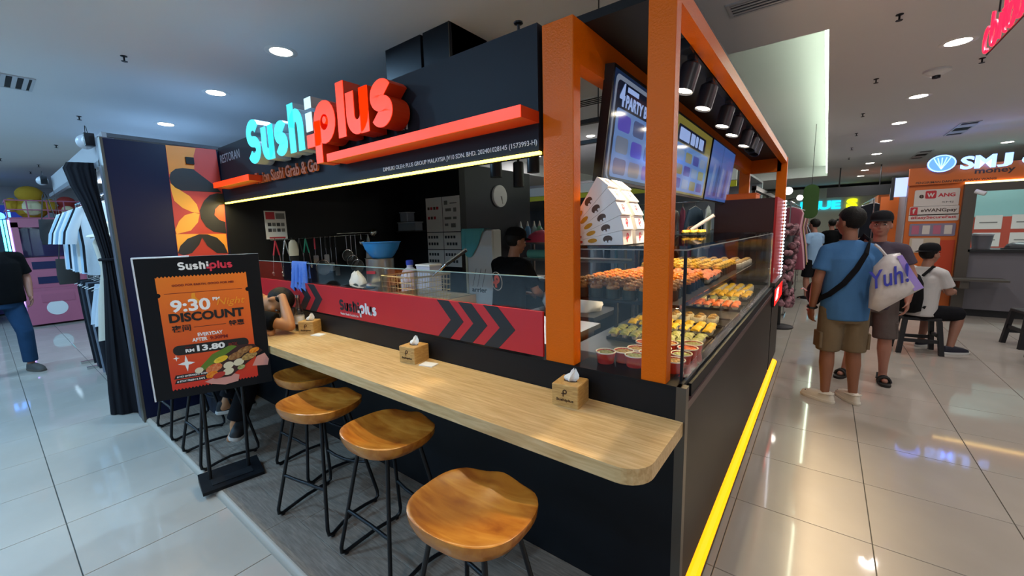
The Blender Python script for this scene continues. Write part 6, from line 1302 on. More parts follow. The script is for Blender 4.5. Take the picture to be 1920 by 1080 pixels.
# garments
def garment_mesh(kind, m, seed):
    random.seed(seed); b = MB(); n = 24; rr = []
    if kind == 'shirt': prof = [(0.0, 0.05), (-0.03, 0.13), (-0.07, 0.20), (-0.22, 0.195), (-0.42, 0.19), (-0.60, 0.20), (-0.70, 0.205)]
    elif kind == 'dress': prof = [(0.0, 0.05), (-0.04, 0.15), (-0.10, 0.18), (-0.35, 0.15), (-0.7, 0.21), (-1.05, 0.25)]
    elif kind == 'trousers': prof = [(0.0, 0.16), (-0.1, 0.17), (-0.4, 0.165), (-0.8, 0.15), (-1.05, 0.14)]
    else: prof = [(0.0, 0.13), (-0.1, 0.15), (-0.3, 0.19), (-0.42, 0.21)]
    ph = random.random()*6
    for z, w in prof:
        ring = []
        for i in range(n):
            a = 2*math.pi*i/n; x = w*math.cos(a); y = (0.022+0.012*abs(z))*math.sin(a)+0.012*math.sin(x*38+ph)*min(1, -z*3)
            ring.append((x, y, z+(0.012*math.sin(x*20+ph) if z == prof[-1][0] else 0)))
        rr.append(ring)
    b.rings(rr)
    if kind == 'shirt':
        for s in (-1, 1): b.rings([[(s*0.17+s*0.03*math.cos(a), 0.02*math.sin(a), -0.06+0.045*math.cos(a)*0) if False else (s*(0.17)+0.045*math.cos(a)*0.8, 0.020*math.sin(a), -0.05) for a in [j*math.pi/6 for j in range(12)]], [(s*0.26+0.04*math.cos(a), 0.022*math.sin(a), -0.28) for a in [j*math.pi/6 for j in range(12)]], [(s*0.28+0.04*math.cos(a), 0.022*math.sin(a), -0.40) for a in [j*math.pi/6 for j in range(12)]]])
    return b
G = {}
def garment(kind, color, loc, rz, label, group=None, cat='garment'):
    key = (kind, color)
    if key not in G: G[key] = garment_mesh(kind, None, sum(ord(ch) for ch in kind+color)).mesh('cloth', cloth('garment_'+color, color), 60)
    if 'hanger' not in G:
        hb_ = MB(); hb_.tube([(-0.19, 0, -0.05), (-0.06, 0, 0.0), (0, 0, 0.02), (0.06, 0, 0.0), (0.19, 0, -0.05)], 0.005, 6); G['hanger'] = hb_.mesh('hanger', m_white, 50)
        hk = MB(); hk.tube([(0, 0, 0.02), (0, 0, 0.06), (0.012, 0, 0.082), (0.0, 0, 0.095), (-0.012, 0, 0.085)], 0.0025, 5); G['hook'] = hk.mesh('hook', m_chrome)
    t = thing('hanging_'+kind, label, cat, loc, rz, group)
    for nm in ('cloth', 'hanger', 'hook'):
        o = bpy.data.objects.new(nm if nm != 'cloth' else kind+'_cloth', G[key] if nm == 'cloth' else G[nm]); COL.objects.link(o); o.parent = t
    return t
def rail(loc0, loc1, label, legs=True):
    a, b_ = V(loc0), V(loc1); t = thing('garment_rail', label, 'clothes rail', (a.x, a.y, 0)); MB().tube([a, b_], 0.012, 8).build('bar', m_chrome, t, 60)
    for p in (a, b_): MB().tube([p, (p.x, p.y, 0)], 0.012, 8).build('upright', m_chrome, t, 60); MB().box(p.x-0.02, p.x+0.02, p.y-0.2, p.y+0.2, 0, 0.03).build('foot', m_chrome, t)
rail((-7.6, 0.83, 2.05), (-5.6, 0.83, 2.05), 'chrome clothes rail under the grey stall canopy')
names = {'#c9d4de': 'white', '#a8c4da': 'pale blue', '#23252c': 'black', '#d6d4cc': 'cream', '#8fa9bd': 'dusty blue', '#e0e4ea': 'bright white'}
for i, c in enumerate(['#e0e4ea', '#a8c4da', '#c9d4de', '#23252c', '#e0e4ea', '#8fa9bd', '#c9d4de', '#d6d4cc', '#a8c4da', '#23252c', '#c9d4de']):
    x = -7.45+i*0.17; random.seed(i)
    garment('shirt', c, (x, 0.83, 1.956), math.pi/2+random.uniform(-.35, .35), '%s shirt on the rail under the stall canopy, %s along it' % (names[c], ['first', 'second', 'third', 'fourth', 'fifth', 'sixth', 'seventh', 'eighth', 'ninth', 'tenth', 'eleventh'][i]), 'shirts on the stall rail')
rail((-7.2, 0.84, 1.22), (-5.75, 0.84, 1.22), 'low chrome clothes rail under the shirts')
for i, (k_, c, w) in enumerate([('trousers', '#1d1e24', 'black'), ('trousers', '#3c4048', 'charcoal'), ('trousers', '#1d1e24', 'black'), ('trousers', '#6f7682', 'grey'), ('trousers', '#24252b', 'dark'), ('skirt', '#b9c4d0', 'pale grey'), ('skirt', '#c8d2dc', 'white')]):
    garment(k_, c, (-7.1+i*0.19, 0.84, 1.126), math.pi/2+0.2*math.sin(i*2.3), '%s %s on the low rail, %s along it' % (w, k_, ['first', 'second', 'third', 'fourth', 'fifth', 'sixth', 'seventh'][i]), 'garments on the low stall rail')
garment('dress', '#cfc9ba', (-5.62, 0.86, 1.66), math.pi/2-0.1, 'long cream dress hanging next to the black curtain', cat='dress')
t = thing('cream_hat', 'cream floppy hat hanging above the cream dress', 'hat', (-5.55, 0.80, 1.62)); MB().lathe((0, 0, 0), [(0.17, 0.0), (0.16, 0.015), (0.09, 0.04), (0.085, 0.11), (0.05, 0.14), (0.01, 0.145)], 20).build('crown', mat('cream_felt', '#d2cdbe', 0.9), t, 60, world=False); MB().lathe((0, 0, 0), [(0.088, 0.038), (0.086, 0.06)], 20).build('band', m_cstall, t, 60, world=False)
for (x, y, z, c, lab) in ((-7.9, 0.60, 1.55, '#101014', 'black tote bag hanging from the stall post'), (-7.6, 0.66, 1.05, '#2c2824', 'brown tote bag hanging below the black tote')):
    t = thing('tote_bag', lab, 'bag', (x, y, z)); b = MB(); b.rings([[(0.03*math.cos(a), 0.10*math.sin(a)*k_, zz) for a in [i*math.pi/8 for i in range(16)]] for zz, k_ in ((0, 0.9), (0.1, 1.0), (0.3, 0.9), (0.32, 0.88))]); b.build('bag_body', mat('bag_'+c, c, 0.7), t, 50, world=False); MB().tube([(0, -0.06, 0.31), (0, -0.02, 0.6), (0, 0.0, 2.21-z), (0, 0.02, 0.6), (0, 0.06, 0.31)], 0.006, 6).build('handle', mat('bag_'+c), t, 50, world=False)
# claw machine, pink
m_pinkm = mat('pink_panel', '#b06078', 0.4); m_pinkd = mat('pink_dark', '#a85a72', 0.45); m_scr = mat('arcade_screen', '#2a2f50', 0.2); m_neon1 = mat('neon_cyan', '#90ffff', 0.4, emit='#50f4ff', es=3.5); m_neon2 = mat('neon_lilac', '#c8a0ff', 0.4, emit='#b488ff', es=3)
AX = -11.7
am_ = thing('claw_machine', 'pink claw machine with glowing cyan edge tubes', 'arcade machine', (AX-0.45, 0.85, 0))
MB().box(AX-0.9, AX, 0.42, 1.30, 0.04, 0.66).build('lower_cabinet', m_pinkm, am_); MB().box(AX-0.9, AX, 0.42, 1.30, 0.66, 0.72).build('ledge', m_pinkd, am_)
MB().box(AX-0.9, AX-0.06, 0.50, 1.26, 0.72, 1.30).build('console', m_pinkm, am_)
for y0, y1 in ((0.42, 0.50), (1.24, 1.30)): MB().box(AX-0.9, AX-0.02, y0, y1, 0.72, 1.95).build('side_wall', m_pinkm, am_)
MB().box(AX-0.9, AX-0.02, 0.42, 1.30, 1.86, 2.02).build('header', m_pinkm, am_); MB().box(AX-0.9, AX-0.8, 0.5, 1.24, 1.30, 1.86).build('rear_wall', mat('violet_wall', '#473a80', 0.5), am_)
MB().box(AX-0.04, AX-0.03, 0.50, 1.24, 1.30, 1.86).build('glass_window', m_glass, am_)
for y0, z0, w, h in ((0.58, 1.08, 0.30, 0.14), (0.62, 0.80, 0.28, 0.13), (0.95, 0.85, 0.2, 0.3)): MB().box(AX-0.061, AX-0.05, y0, y0+w, z0, z0+h).build('dark_panel', m_scr, am_)
MB().box(AX, AX+0.01, 0.62, 1.05, 0.45, 0.60).build('prize_flap', m_pinkd, am_)
pl_ = MB().lathe((AX, 0.80, 0.33), [(0.14, 0.0), (0.14, 0.006)], 24, fr=right((AX, 0.80, 0.33))).build('white_plate', m_white, am_)
for dx, m in ((0.0, m_neon2), (0.05, m_neon1), (0.10, m_neon1)): MB().tube([(AX-0.1-dx, 0.40-dx*0.8, 0.2), (AX-0.1-dx, 0.40-dx*0.8, 2.0)], 0.014, 8).build('edge_tube', m, am_, 50)
bk2 = thing('prize_basket', 'wire basket of plush toys on top of the claw machine', 'basket', (AX-0.4, 0.9, 2.02))
for z in (2.03, 2.18, 2.35): MB().tube([(AX-0.8, 0.40, z), (AX-0.02, 0.40, z), (AX-0.02, 1.35, z), (AX-0.8, 1.35, z)], 0.012, 6, True).build('wire_ring', m_pinkm, bk2)
for y in (0.40, 0.65, 0.9, 1.12, 1.35): MB().tube([(AX-0.02, y, 2.03), (AX-0.02, y, 2.35)], 0.01, 6).build('wire_upright', m_pinkm, bk2)
def plush(c, m, m2, label, s=1.0):
    t = thing('plush_toy', label, 'plush toy', c); b = MB(); b.ell((0, 0, 0.16*s), (0.16*s, 0.18*s, 0.17*s), 14, 10); b.build('torso', m, t, 60, world=False)
    MB().ell((0.03*s, 0, 0.36*s), (0.13*s, 0.15*s, 0.12*s), 14, 10).build('head', m, t, 60, world=False); MB().ell((0.11*s, 0, 0.16*s), (0.06*s, 0.11*s, 0.12*s), 12, 8).build('belly', m2, t, 60, world=False)
    for s_ in (-1, 1): MB().ell((0.06*s, s_*0.19*s, 0.2*s), (0.06*s, 0.07*s, 0.10*s), 10, 8).build('paw', m, t, 60, world=False)
m_yp = mat('yellow_plush', '#b89022', 0.9, bump=(60, 0.4)); m_cp = mat('cream_plush', '#d8cfa8', 0.9); m_rp = mat('red_plush', '#a83a34', 0.9)
plush((AX-0.30, 0.72, 2.03), m_yp, m_cp, 'big yellow plush toy in the basket on the claw machine', 1.25); plush((AX-0.32, 1.18, 2.03), m_rp, m_cp, 'small red plush toy beside the yellow plush', 0.9)
t = thing('dome_lamp', 'round grey disc fan beyond the claw machine', 'fan', (-10.9, 1.35, 1.95)); MB().lathe((0, 0, 0), [(0.22, 0.0), (0.22, 0.06), (0.1, 0.09)], 24, fr=right((0, 0, 0))).build('disc', m_cstall, t, 50, world=False); MB().tube([(0, 0, 0), (0, 0, -1.95)], 0.02, 8).build('pole', m_dark, t, 50, world=False)
# more arcade boxes at the far left, with blue sign
for i, (x, y, w, m, lab) in enumerate([(-13.2, -0.35, 0.8, m_pinkm, 'second pink arcade machine behind the walking man'), (-14.8, 0.5, 0.9, mat('violet_box', '#5a4a90', 0.5), 'violet arcade machine far behind the claw machine'), (-14.2, -1.4, 0.9, mat('blue_box', '#2c3c70', 0.5), 'blue arcade machine at the far aisle end')]):
    t = thing('arcade_machine', lab, 'arcade machine', (x, y, 0)); MB().box(-0.4, 0.4, -w/2, w/2, 0.02, 1.0).build('lower_cabinet', m, t, world=False); MB().box(-0.4, 0.25, -w/2, w/2, 1.0, 1.95).build('upper_cabinet', m, t, world=False)
    MB().box(0.25, 0.26, -w/2+0.06, w/2-0.06, 1.08, 1.75).build('window', m_scr, t, world=False); MB().tube([(0.3, -w/2, 0.1), (0.3, -w/2, 1.95)], 0.014, 8).build('edge_tube', m_white, t, 50, world=False)
t = thing('blue_shop_sign', 'glowing blue shop sign above the far machines', 'sign', (-14.6, 0.05, 2.1)); MB().box(-14.65, -14.6, -1.2, 1.0, 2.05, 2.42).build('panel', mat('sign_navy', '#141a40', 0.4, emit='#1a2f9c', es=0.5), t)
text('sign_lettering', 'nel', right((-14.6, 0.30, 2.22)), 0.5, mat('blue_neon', '#80b0ff', 0.4, emit='#4f90ff', es=3), t, h=0.22, bold=0.03)
m_shelfl = mat('pale_shelf', '#cfd3d8', 0.5)
t = thing('far_shop', 'far shop shelves beyond the arcade', 'shop shelf', (-16.5, 2, 0)); MB().box(-16.6, -16.5, -6, 6, 0, 2.6).build('back', m_shelfl, t)
for z in (0.6, 1.1, 1.6, 2.1): MB().box(-16.5, -16.2, -6, 6, z, z+0.04).build('shelf', m_white, t)
random.seed(5)
for i in range(46):
    y = -5.8+(i % 23)*0.5; z = (0.64, 1.64)[i//23]; c = random.choice(['#c84a5a', '#3a6ac0', '#d8b040', '#6a4aa0', '#e0e0e8', '#3aa090'])
    h = random.uniform(0.18, 0.38); t = thing('shelf_box', '%s goods box on the %s far shelf' % ({'#c84a5a': 'red', '#3a6ac0': 'blue', '#d8b040': 'yellow', '#6a4aa0': 'violet', '#e0e0e8': 'white', '#3aa090': 'teal'}[c], ('lower', 'upper')[i//23]), 'box', (-16.35, y, z), group='goods boxes on the far shelves'); MB().box(-0.1, 0.1, -0.14, 0.14, 0, h).build('carton', mat('goods_'+c, c, 0.5), t, world=False); MB().box(0.1, 0.103, -0.09, 0.09, h*0.2, h*0.7).build('front_print', m_white, t, world=False)
# bin behind the board
t = thing('rubbish_bin', 'dark blue-grey lidded bin behind the discount board', 'bin', (-4.40, 1.26, PZ)); MB().rbox(-0.18, 0.18, -0.16, 0.16, 0, 0.50, 0.02).build('body', mat('bin_blue', '#232a3a', 0.5), t, world=False); MB().rbox(-0.19, 0.19, -0.17, 0.17, 0.50, 0.58, 0.02).build('lid', mat('bin_lid', '#323a42', 0.5), t, world=False)
# ================================================================== money kiosk, neon sign and aisle background at the right
m_or2 = mat('kiosk_orange', '#c8621a', 0.45); m_or3 = mat('kiosk_red_orange', '#b83a12', 0.5); m_frame = mat('taupe_frame', '#4c463f', 0.4); m_cnt = mat('grey_counter', '#6d6a70', 0.5)
KY = 9.8
mk = thing('money_kiosk', 'orange money changer kiosk with a grey counter and framed window', 'kiosk', (2.8, 10.6, 0))
MB().box(1.08, 1.74, KY, KY+0.08, 0, 2.33).build('orange_panel', m_or2, mk); MB().box(1.36, 1.70, KY-0.012, KY, 0.55, 1.25).build('red_panel', m_or3, mk)
MB().box(0.80, 1.06, KY+0.9, KY+0.98, 0, 2.05).build('orange_side_panel', m_or2, mk); MB().box(1.06, 1.10, KY+0.08, KY+2.5, 0, 2.3).build('end_wall', mat('pale_panel', '#a8a6ac', 0.5), mk)
MB().box(1.06, 5.2, KY-0.06, KY, 2.17, 2.45).build('fascia', m_or2, mk)
MB().box(1.72, 5.2, KY-0.08, KY-0.06, 2.145, 2.17).build('strip_light', mat('warm_strip', '#fff0c0', 0.5, emit='#ffd070', es=5), mk)
MB().box(1.72, 1.86, KY-0.10, KY+0.06, 0, 2.14).build('frame_post', m_frame, mk); MB().box(1.86, 5.2, KY-0.08, KY+0.06, 2.02, 2.14).build('frame_head', m_frame, mk)
MB().box(1.86, 5.2, KY-0.02, KY+0.5, 0.12, 1.06).build('counter_front', m_cnt, mk); MB().box(1.84, 5.2, KY-0.10, KY+0.55, 1.06, 1.10).build('counter_top', m_blk, mk); MB().box(1.86, 5.2, KY+0.04, KY+0.5, 0, 0.12).build('plinth', m_blk, mk)
MB().box(1.86, 5.2, KY, KY+0.008, 1.12, 2.02).build('window_pane', m_glass, mk)
MB().box(1.10, 5.2, KY+2.4, KY+2.5, 0, 2.5).build('rear_wall', mat('kiosk_rear', '#8fc8c8', 0.6), mk)
area_light('kiosk_lamp', (3.0, KY+0.35, 2.44), 30, (0.8, 1, 0.98), 1.6, 0.15)
MB().box(1.9, 4.6, KY+2.37, KY+2.40, 1.0, 1.62).build('notice_frame', mat('notice_red', '#b8442a', 0.5), mk)
for r in range(2):
    for c in range(5): 
        t = thing('pinned_paper', 'white paper pinned to the wall inside the money kiosk', 'paper sheet', (2.05+c*0.48, KY+2.365, 1.02+r*0.34+0.02), group='papers pinned in the money kiosk'); MB().box(-0.18, 0.18, -0.004, 0.0, 0, 0.27).build('sheet', m_paper, t, world=False); MB().box(-0.12, 0.12, -0.006, -0.004, 0.12, 0.14).build('printed_line', m_ink, t, world=False)
# signs on the kiosk
m_lw2 = mat('lit_letter_white', '#cfe0ff', 0.4, emit='#6f9cff', es=2.2); m_bluelit = mat('emblem_blue', '#3a5aff', 0.4, emit='#4a78ff', es=1.8); m_brw = mat('brown_lettering', '#3a2418', 0.5)
sg2 = thing('money_kiosk_sign', 'blue lit letters and round emblem standing on the orange fascia', 'sign', (2.2, KY-0.08, 2.40))
ef = front((1.42, KY-0.09, 2.49)); em = MB().lathe(ef.o, [(0.165, 0), (0.165, 0.04)], 28, fr=ef, sy=0.82).build('emblem', m_bluelit, sg2, 40)
for a in (-40, -20, 0, 20, 40): MB().ribbon(ef, [(0, -0.09), (0.10*math.sin(math.radians(a)), 0.02), (0.15*math.sin(math.radians(a)), 0.09)], 0.014, 0.04, 0.046).build('emblem_petal', m_lw2, em)
MB().ribbon(ef, [(x, y*0.82) for x, y in arc(0, 0, 0.155, 0.155, 0, 360, 28)[:-1]], 0.016, 0.04, 0.047, True).build('emblem_ring', m_lw2, em)
for i, (ch, x, w) in enumerate((('S', 1.71, 0.15), ('M', 1.90, 0.22), ('J', 2.10, 0.15), ('c', 2.33, 0.12))): text('letter_'+ch.lower(), ch, front((x, KY-0.10, 2.47 if ch != 'c' else 2.45)), w, m_lw2, sg2, h=0.20 if ch != 'c' else 0.12, bold=0.03, depth=0.03)
text('lettering', 'money', front((2.02, KY-0.06, 2.31)), 0.42, m_brw, sg2, h=0.085, bold=0.025); text('lettering', 't', front((2.42, KY-0.06, 2.32)), 0.05, m_brw, sg2, h=0.09, bold=0.03)
text('lettering', 'PENGIRIMAN DAN PENUKARAN WANG', front((1.60, KY-0.06, 2.205)), 0.90, m_brw, sg2, h=0.035, bold=0.02)
def plate(nm, px0, py0, px1, py1, m, label):
    a = ony(px0, py0, KY-0.012); c = ony(px1, py1, KY-0.012); t = thing(nm, label, 'sign', ((a.x+c.x)/2, KY-0.012, c.z)); MB().fpoly(front((0, KY-0.001, 0)), rrect(a.x, c.x, c.z, a.z, 0.02), 0, 0.012).build('plate', m, t); return t, a.x, c.x, c.z, a.z
m_plate = mat('plate_white', '#c9c0b8', 0.5)
t, x0, x1, z0, z1 = plate('wallet_sign', 1716, 357, 1797, 385, m_plate, 'white eWANG plate on the orange kiosk panel'); f = lambda x, z: front((x, KY-0.014, z))
text('lettering', 'e', f(x0+0.085, z0+0.17), 0.055, m_brw, t, h=0.06, bold=0.03); MB().fpoly(f(0, 0), rrect(x0+0.13, x0+0.26, z0+0.13, z1-0.02, 0.02), 0, 0.003).build('red_square', m_posr, t)
text('lettering', 'W', front((x0+0.195, KY-0.018, z0+0.185)), 0.09, m_plate, t, h=0.07, bold=0.04); text('lettering', 'ANG', f(x0+0.38, z0+0.18), 0.20, m_posr, t, h=0.06, bold=0.03); text('lettering', 'SMJ', f(x0+0.40, z0+0.06), 0.13, m_ink, t, h=0.035)
t, x0, x1, z0, z1 = plate('social_sign', 1706, 388, 1797, 402, m_plate, 'white eWANGpay plate below the eWANG plate')
MB().fpoly(f(0, 0), rrect(x0+0.01, x0+0.10, z0+0.01, z1-0.01, 0.01), 0, 0.003).build('red_square', m_posr, t); text('lettering', 'f', front((x0+0.055, KY-0.018, (z0+z1)/2)), 0.035, m_plate, t, h=0.08, bold=0.04); text('lettering', 'eWANGpay', f(x0+0.35, (z0+z1)/2), 0.42, m_brw, t, h=0.07, bold=0.02)
t, x0, x1, z0, z1 = plate('slogan_sign', 1704, 403, 1797, 413, m_plate, 'white slogan plate below the eWANGpay plate'); text('lettering', '#EasySecureFast', f((x0+x1)/2, (z0+z1)/2), 0.54, m_posr, t, h=0.06, bold=0.02)
t, x0, x1, z0, z1 = plate('flyer_board', 1706, 420, 1790, 442, mat('board_lilac', '#7d7488', 0.6), 'board of small printed flyers under the slogan plate')
for i in range(4): MB().box(x0+0.03+i*0.13, x0+0.12+i*0.13, KY-0.016, KY-0.012, z0+0.03, z1-0.03).build('flyer', m_plate if i % 2 else m_pinkm, t)
t, x0, x1, z0, z1 = plate('lower_flyer', 1706, 446, 1760, 474, mat('board_pale', '#b8a890', 0.6), 'pale flyers pinned under the flyer board'); MB().box(x0+0.03, x0+0.17, KY-0.016, KY-0.012, z0+0.02, z1-0.02).build('flyer', m_plate, t)
t = thing('security_camera', 'small white security camera on the window frame', 'camera', (1.84, KY-0.11, 2.02)); MB().tube([(0, 0.02, 0), (0.10, -0.03, -0.05)], 0.035, 12).build('housing', m_white, t, 50, world=False); MB().tube([(-0.03, 0.04, 0.04), (0, 0.02, 0)], 0.012, 8).build('mount', m_white, t, 50, world=False)
t = thing('grey_bucket', 'grey tub standing on the kiosk counter', 'tub', (2.02, KY+0.12, 1.10)); MB().lathe((0, 0, 0), [(0.10, 0), (0.125, 0.22), (0.13, 0.225), (0.115, 0.22)], 18).build('tub', m_cnt, t, 50, world=False); MB().lathe((0, 0, 0), [(0.132, 0.22), (0.132, 0.25)], 18).build('lid', m_cstall, t, 50, world=False)
for x, lab in ((2.42, 'dark cap lying on the kiosk counter beside the tub'), (2.85, 'second dark cap lying further along the kiosk counter')):
    t = thing('baseball_hat', lab, 'cap', (x, KY+0.12, 1.10)); MB().lathe((0, 0, 0), [(0.10, 0.0), (0.10, 0.03), (0.085, 0.075), (0.045, 0.105), (0.01, 0.11)], 16, sx=1.5).build('crown', m_blk, t, 60, world=False); MB().box(-0.2, 0.12, -0.12, -0.05, 0, 0.02).build('visor', m_blk, t, world=False)
t = thing('fold_shelf', 'small dark shelf table on the kiosk frame post', 'shelf', (1.75, KY-0.3, 0.64)); MB().box(1.45, 2.25, KY-0.45, KY-0.10, 0.62, 0.65).build('board', m_frame, t); MB().box(1.74, 1.84, KY-0.42, KY-0.10, 0.50, 0.62).build('bracket', m_frame, t)
bench_stool('empty black wooden stool in front of the grey kiosk counter', (2.15, 7.75, 0), 0.2, 0.46, 0.20)
t = thing('dark_bag', 'dark holdall standing on the floor by the empty stool', 'bag', (2.02, 6.65, 0)); MB().rings([[(x*k, y*k2, z) for x, y in rrect(-0.17, 0.17, -0.40, 0.40, 0.10, 4)] for z, k, k2 in ((0.0, 0.85, 0.92), (0.04, 1.0, 1.0), (0.2, 0.98, 0.98), (0.29, 0.75, 0.92), (0.32, 0.4, 0.85))]).build('body', mat('bag_dark', '#14161a', 0.75, spec=0.2), t, 50, world=False); MB().tube([(0, -0.15, 0.32), (0, -0.1, 0.44), (0, 0.1, 0.44), (0, 0.15, 0.32)], 0.012, 6).build('handle', mat('bag_dark'), t, 50, world=False)
# vertical lightbox and racks behind the kiosk
t = thing('vertical_lightbox', 'narrow vertical blue lightbox beside the money kiosk', 'lightbox', (0.98, KY+0.1, 1.95)); MB().box(0.90, 1.06, KY+0.02, KY+0.12, 2.0, 2.32).build('face', mat('pale_lightbox', '#b8c4e0', 0.4, emit='#a0b8ff', es=0.9), t); MB().box(0.86, 0.90, KY+0.02, KY+0.12, 1.95, 2.34).build('edge', m_blk, t)
# red neon lettering hanging from the ceiling
m_nred = mat('red_neon', '#ff4050', 0.4, emit='#ff0a28', es=3.2)
a = onz(1843, 103, 2.45)
ns = thing('red_neon_sign', 'red neon tube lettering hung from the ceiling', 'neon sign', (a.x, a.y-0.4, 2.45))
nf = Fr((a.x, a.y, 2.45), (0, -1, 0), (0, 0, 1))
def tubep(pts, r=0.007): MB().tube([nf.p(x, y, 0) for x, y in pts], r, 8).build('neon_tube', m_nred, ns, 60)
hh = 0.17
def lo(x): return arc(x+0.045, 0.055, 0.045, 0.055, 0, 360, 14)
x = 0.0
for kind in 'cbitoutlou':
    if kind == 'c': tubep([(x+0.085, 0.10)]+arc(x+0.045, 0.06, 0.045, 0.06, 60, 300, 10))
    elif kind == 'b': tubep([(x, hh), (x, 0.05)]+arc(x+0.045, 0.055, 0.045, 0.055, 180, 540, 14))
    elif kind == 'o': tubep(lo(x))
    elif kind in 'il': tubep([(x+0.02, hh if kind == 'l' else 0.115), (x+0.02, 0)])
    elif kind == 't': tubep([(x+0.03, hh), (x+0.03, 0.03), (x+0.06, 0)]); tubep([(x, 0.115), (x+0.065, 0.115)])
    elif kind == 'u': tubep([(x, 0.115)]+arc(x+0.04, 0.045, 0.04, 0.045, 180, 360, 8)+[(x+0.08, 0.115)]); tubep([(x+0.08, 0.05), (x+0.08, 0)])
    x += {'i': 0.05, 'l': 0.05, 't': 0.085}.get(kind, 0.115)
for xx in (0.1, 0.5): MB().tube([nf.p(xx, hh, -0.02), nf.p(xx, CEIL-2.45, -0.02)], 0.004, 6).build('hanger', m_dark, ns)
MB().tube([nf.p(-0.01, 0.0, -0.015), nf.p(x, 0.0, -0.015)], 0.004, 6).build('support_bar', m_dark, ns)
# ---- aisle background: clothes stalls right behind the kiosk
CN = {'#8c4a5a': 'plum', '#c9a0a8': 'pale pink', '#2a2026': 'black', '#b87a86': 'pink', '#40303a': 'dark plum', '#a89a50': 'olive', '#2a2c34': 'charcoal', '#c8c8d0': 'pale grey', '#4a5060': 'slate', '#1d1e22': 'black', '#23262e': 'navy', '#c4c8d0': 'light grey', '#1b1c20': 'black', '#7a8088': 'mid grey', '#e0e0e0': 'white', '#38404c': 'slate', '#d8dce0': 'white', '#c8c040': 'yellow', '#9ad0c8': 'mint', '#23252c': 'black', '#e8e4d8': 'cream', '#c86a80': 'pink', '#5a6a80': 'blue grey', '#cfd4da': 'white', '#3a3f4a': 'charcoal', '#8fc0d0': 'light blue', '#d0c8b0': 'beige', '#b04a5a': 'red'}
def stall_rack(x0, x1, y0, y1, z, n, cols, kind, lab, grp):
    rail((x0, y0, z), (x1, y1, z), 'clothes rail of the %s' % grp)
    for i in range(n):
        t_ = (i+0.5)/n; random.seed(i*3+n); c = cols[i % len(cols)]
        garment(kind, c, (x0+(x1-x0)*t_, y0+(y1-y0)*t_, z-0.095), (math.pi/2 if abs(x1-x0) > abs(y1-y0) else 0)+random.uniform(-.4, .4), CN[c]+' '+lab, grp)
stall_rack(-0.50, -0.50, 8.4, 11.6, 1.95, 14, ['#8c4a5a', '#c9a0a8', '#2a2026', '#b87a86', '#40303a', '#a89a50'], 'dress', 'dress on the aisle rail', 'dresses on the aisle rail')
stall_rack(-0.62, -0.62, 12.0, 15.5, 1.7, 12, ['#2a2c34', '#c8c8d0', '#4a5060', '#1d1e22'], 'shirt', 'top on the second aisle rail', 'tops on the second aisle rail')
stall_rack(0.74, 0.74, 11.2, 15.0, 2.05, 14, ['#23262e', '#c4c8d0', '#1b1c20', '#7a8088', '#e0e0e0', '#38404c'], 'shirt', 'jacket on the rail behind the money kiosk', 'jackets behind the money kiosk')
stall_rack(-4.6, -1.3, 7.6, 7.6, 2.0, 16, ['#d8dce0', '#c8c040', '#9ad0c8', '#23252c', '#e8e4d8', '#c86a80', '#5a6a80'], 'shirt', 'shirt on the rail behind the kitchen', 'shirts behind the kitchen')
stall_rack(-4.6, -1.3, 9.4, 9.4, 1.5, 14, ['#cfd4da', '#3a3f4a', '#8fc0d0', '#d0c8b0', '#b04a5a'], 'dress', 'dress on the rear rail behind the kitchen', 'dresses behind the kitchen')
bs = thing('rear_stall', 'white stall with a yellow banded fascia behind the kitchen', 'stall', (-3, 8.5, 0))
MB().box(-5.2, -1.15, 7.25, 7.3, 2.28, 2.45).build('white_band', mat('white_band', '#dfe2e2', 0.5), bs); MB().box(-5.2, -1.15, 7.24, 7.29, 2.18, 2.27).build('yellow_band', mat('yellow_band', '#c8c81c', 0.5), bs)
MB().box(-5.2, -1.15, 7.27, 10.5, 2.46, 2.5).build('roof', m_cstall, bs); MB().box(-5.2, -1.15, 10.4, 10.5, 0, 2.46).build('back_wall', mat('rear_stall_wall', '#a9b4bc', 0.6), bs)
t = thing('side_stall', 'dark rack frame with two globe lamps along the aisle', 'stall', (-0.8, 8.3, 0))
for y in (6.7, 8.4, 10.2, 12.0): MB().box(-0.86, -0.82, y, y+0.04, 0, 2.1).build('post', m_blk, t)
MB().box(-0.87, -0.81, 6.7, 15.6, 2.06, 2.12).build('top_bar', m_blk, t); MB().box(-1.2, -0.62, 6.65, 6.7, 0, 1.0).build('end_panel', m_blk, t)
m_globe = mat('globe_lamp', '#ffffff', 0.5, emit='#fff6e8', es=12)
for y, z in ((7.96, 2.10), (11.45, 2.16)): MB().ell((-0.52, y, z), 0.06, 12, 8).build('globe_lamp', m_globe, t, 60); MB().tube([(-0.84, y, 2.10), (-0.56, y, z)], 0.012, 6).build('lamp_arm', m_blk, t)
t = thing('black_mannequin_rack', 'dense rack of pink and black floral clothes on the aisle corner', 'clothes display', (-0.50, 7.4, 0)); random.seed(9); b = MB()
for i in range(260):
    a = random.random()*6.28; z = random.uniform(0.35, 1.55); r = 0.17+0.03*math.sin(z*6); b.ell((-0.50+r*0.8*math.cos(a), 7.4+r*1.8*math.sin(a), z), (0.05, 0.05, 0.045), 6, 4)
tag(b.build('blossoms', mat('floral_cloth', '#2c161e', 0.85, noise=(14, 1.0), col2='#b08088', spec=0.2), t, 60), kind='stuff'); MB().lathe((-0.50, 7.4, 0), [(0.2, 0), (0.2, 0.02), (0.03, 0.04), (0.03, 0.4), (0.14, 0.5), (0.15, 1.4), (0.05, 1.55)], 16).build('stand', m_blk, t, 50)
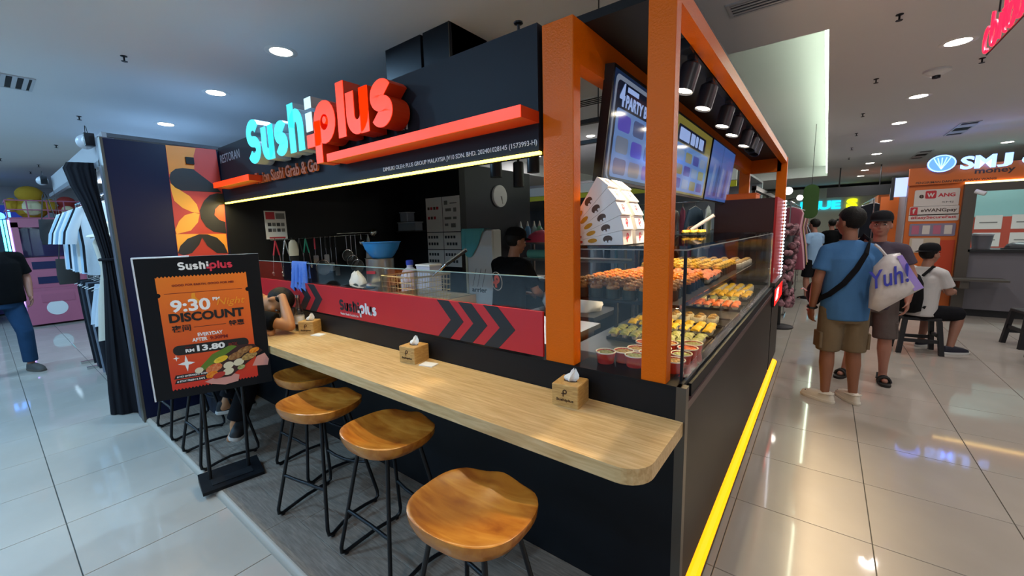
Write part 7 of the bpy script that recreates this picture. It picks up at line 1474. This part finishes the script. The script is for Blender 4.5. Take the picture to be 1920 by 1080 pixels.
q = ony(1520, 378, 9.2); t = thing('green_banner', 'tall green rounded banner hanging over the aisle racks', 'banner', (q.x, 9.2, q.z-0.30)); bf = front((q.x, 9.2, q.z)); MB().fpoly(bf, rrect(-0.115, 0.115, -0.30, 0.30, 0.11, 6), 0, 0.03).build('cloth', mat('green_cloth', '#2f4f1c', 0.8), t); MB().tube([(q.x, 9.2, q.z+0.30), (q.x, 9.2, 3.3)], 0.004, 5).build('cord', m_dark, t)
# far end of the aisle
fs = thing('lit_shop', 'far shop front with glowing cyan and yellow lettering', 'shop front', (0.2, 20, 0)); MB().box(-2.6, 2.6, 20.0, 20.1, 0, 2.9).build('wall', mat('far_shop_wall', '#c8ccb8', 0.6), fs)
text('lettering', 'BLUE', front((-0.25, 19.99, 2.25)), 1.25, mat('cyan_sign', '#20c8e8', 0.4, emit='#10b8e0', es=1.5), fs, h=0.32, bold=0.05, depth=0.03); text('lettering', 'S', front((0.70, 19.99, 2.27)), 0.32, mat('yellow_sign', '#f0f020', 0.4, emit='#e8f000', es=1.5), fs, h=0.36, bold=0.05, depth=0.03)
MB().box(-2.0, 2.0, 19.9, 20.0, 1.2, 1.25).build('shelf', m_plate, fs); MB().box(-2.0, 2.0, 19.9, 20.0, 0.7, 0.75).build('shelf', m_plate, fs)
t = thing('hanging_screen', 'black screen box hanging from the ceiling over the aisle', 'screen', (0.55, 14.0, 2.35)); MB().box(-0.05, 1.25, 14.0, 14.1, 2.25, 2.50).build('housing', m_blk, t)
for x in (0.2, 1.0): MB().tube([(x, 14.05, 2.50), (x, 14.05, 3.0)], 0.015, 6).build('hanger', m_blk, t)
for i in range(3):
    t = thing('aisle_stall', '%s plain stall block lining the far aisle' % ['first', 'second', 'third'][i], 'stall', (1.9+i*0.3, 15.5+i*1.6, 0)); x0 = 1.1; MB().box(x0, x0+2.0, 15.2+i*1.6, 16.5+i*1.6, 0, 2.0).build('body', m_frame, t); MB().box(x0-0.02, x0+2.0, 15.15+i*1.6, 16.55+i*1.6, 2.0, 2.3).build('fascia', [m_or2, m_cstall, m_blk][i], t)
# roller frame for a wide dark backdrop right of the money kiosk
for (x, y, w, lab) in ((6.9, 12.6, 1.2, 'dark stall block right of the money kiosk'),):
    t = thing('dark_stall', lab, 'stall', (x, y, 0)); MB().box(x-w, x+w, y, y+1.2, 0, 2.1).build('body', m_frame, t); MB().box(x-w-0.05, x+w+0.05, y-0.05, y+1.2, 2.1, 2.4).build('fascia', m_or2, t)
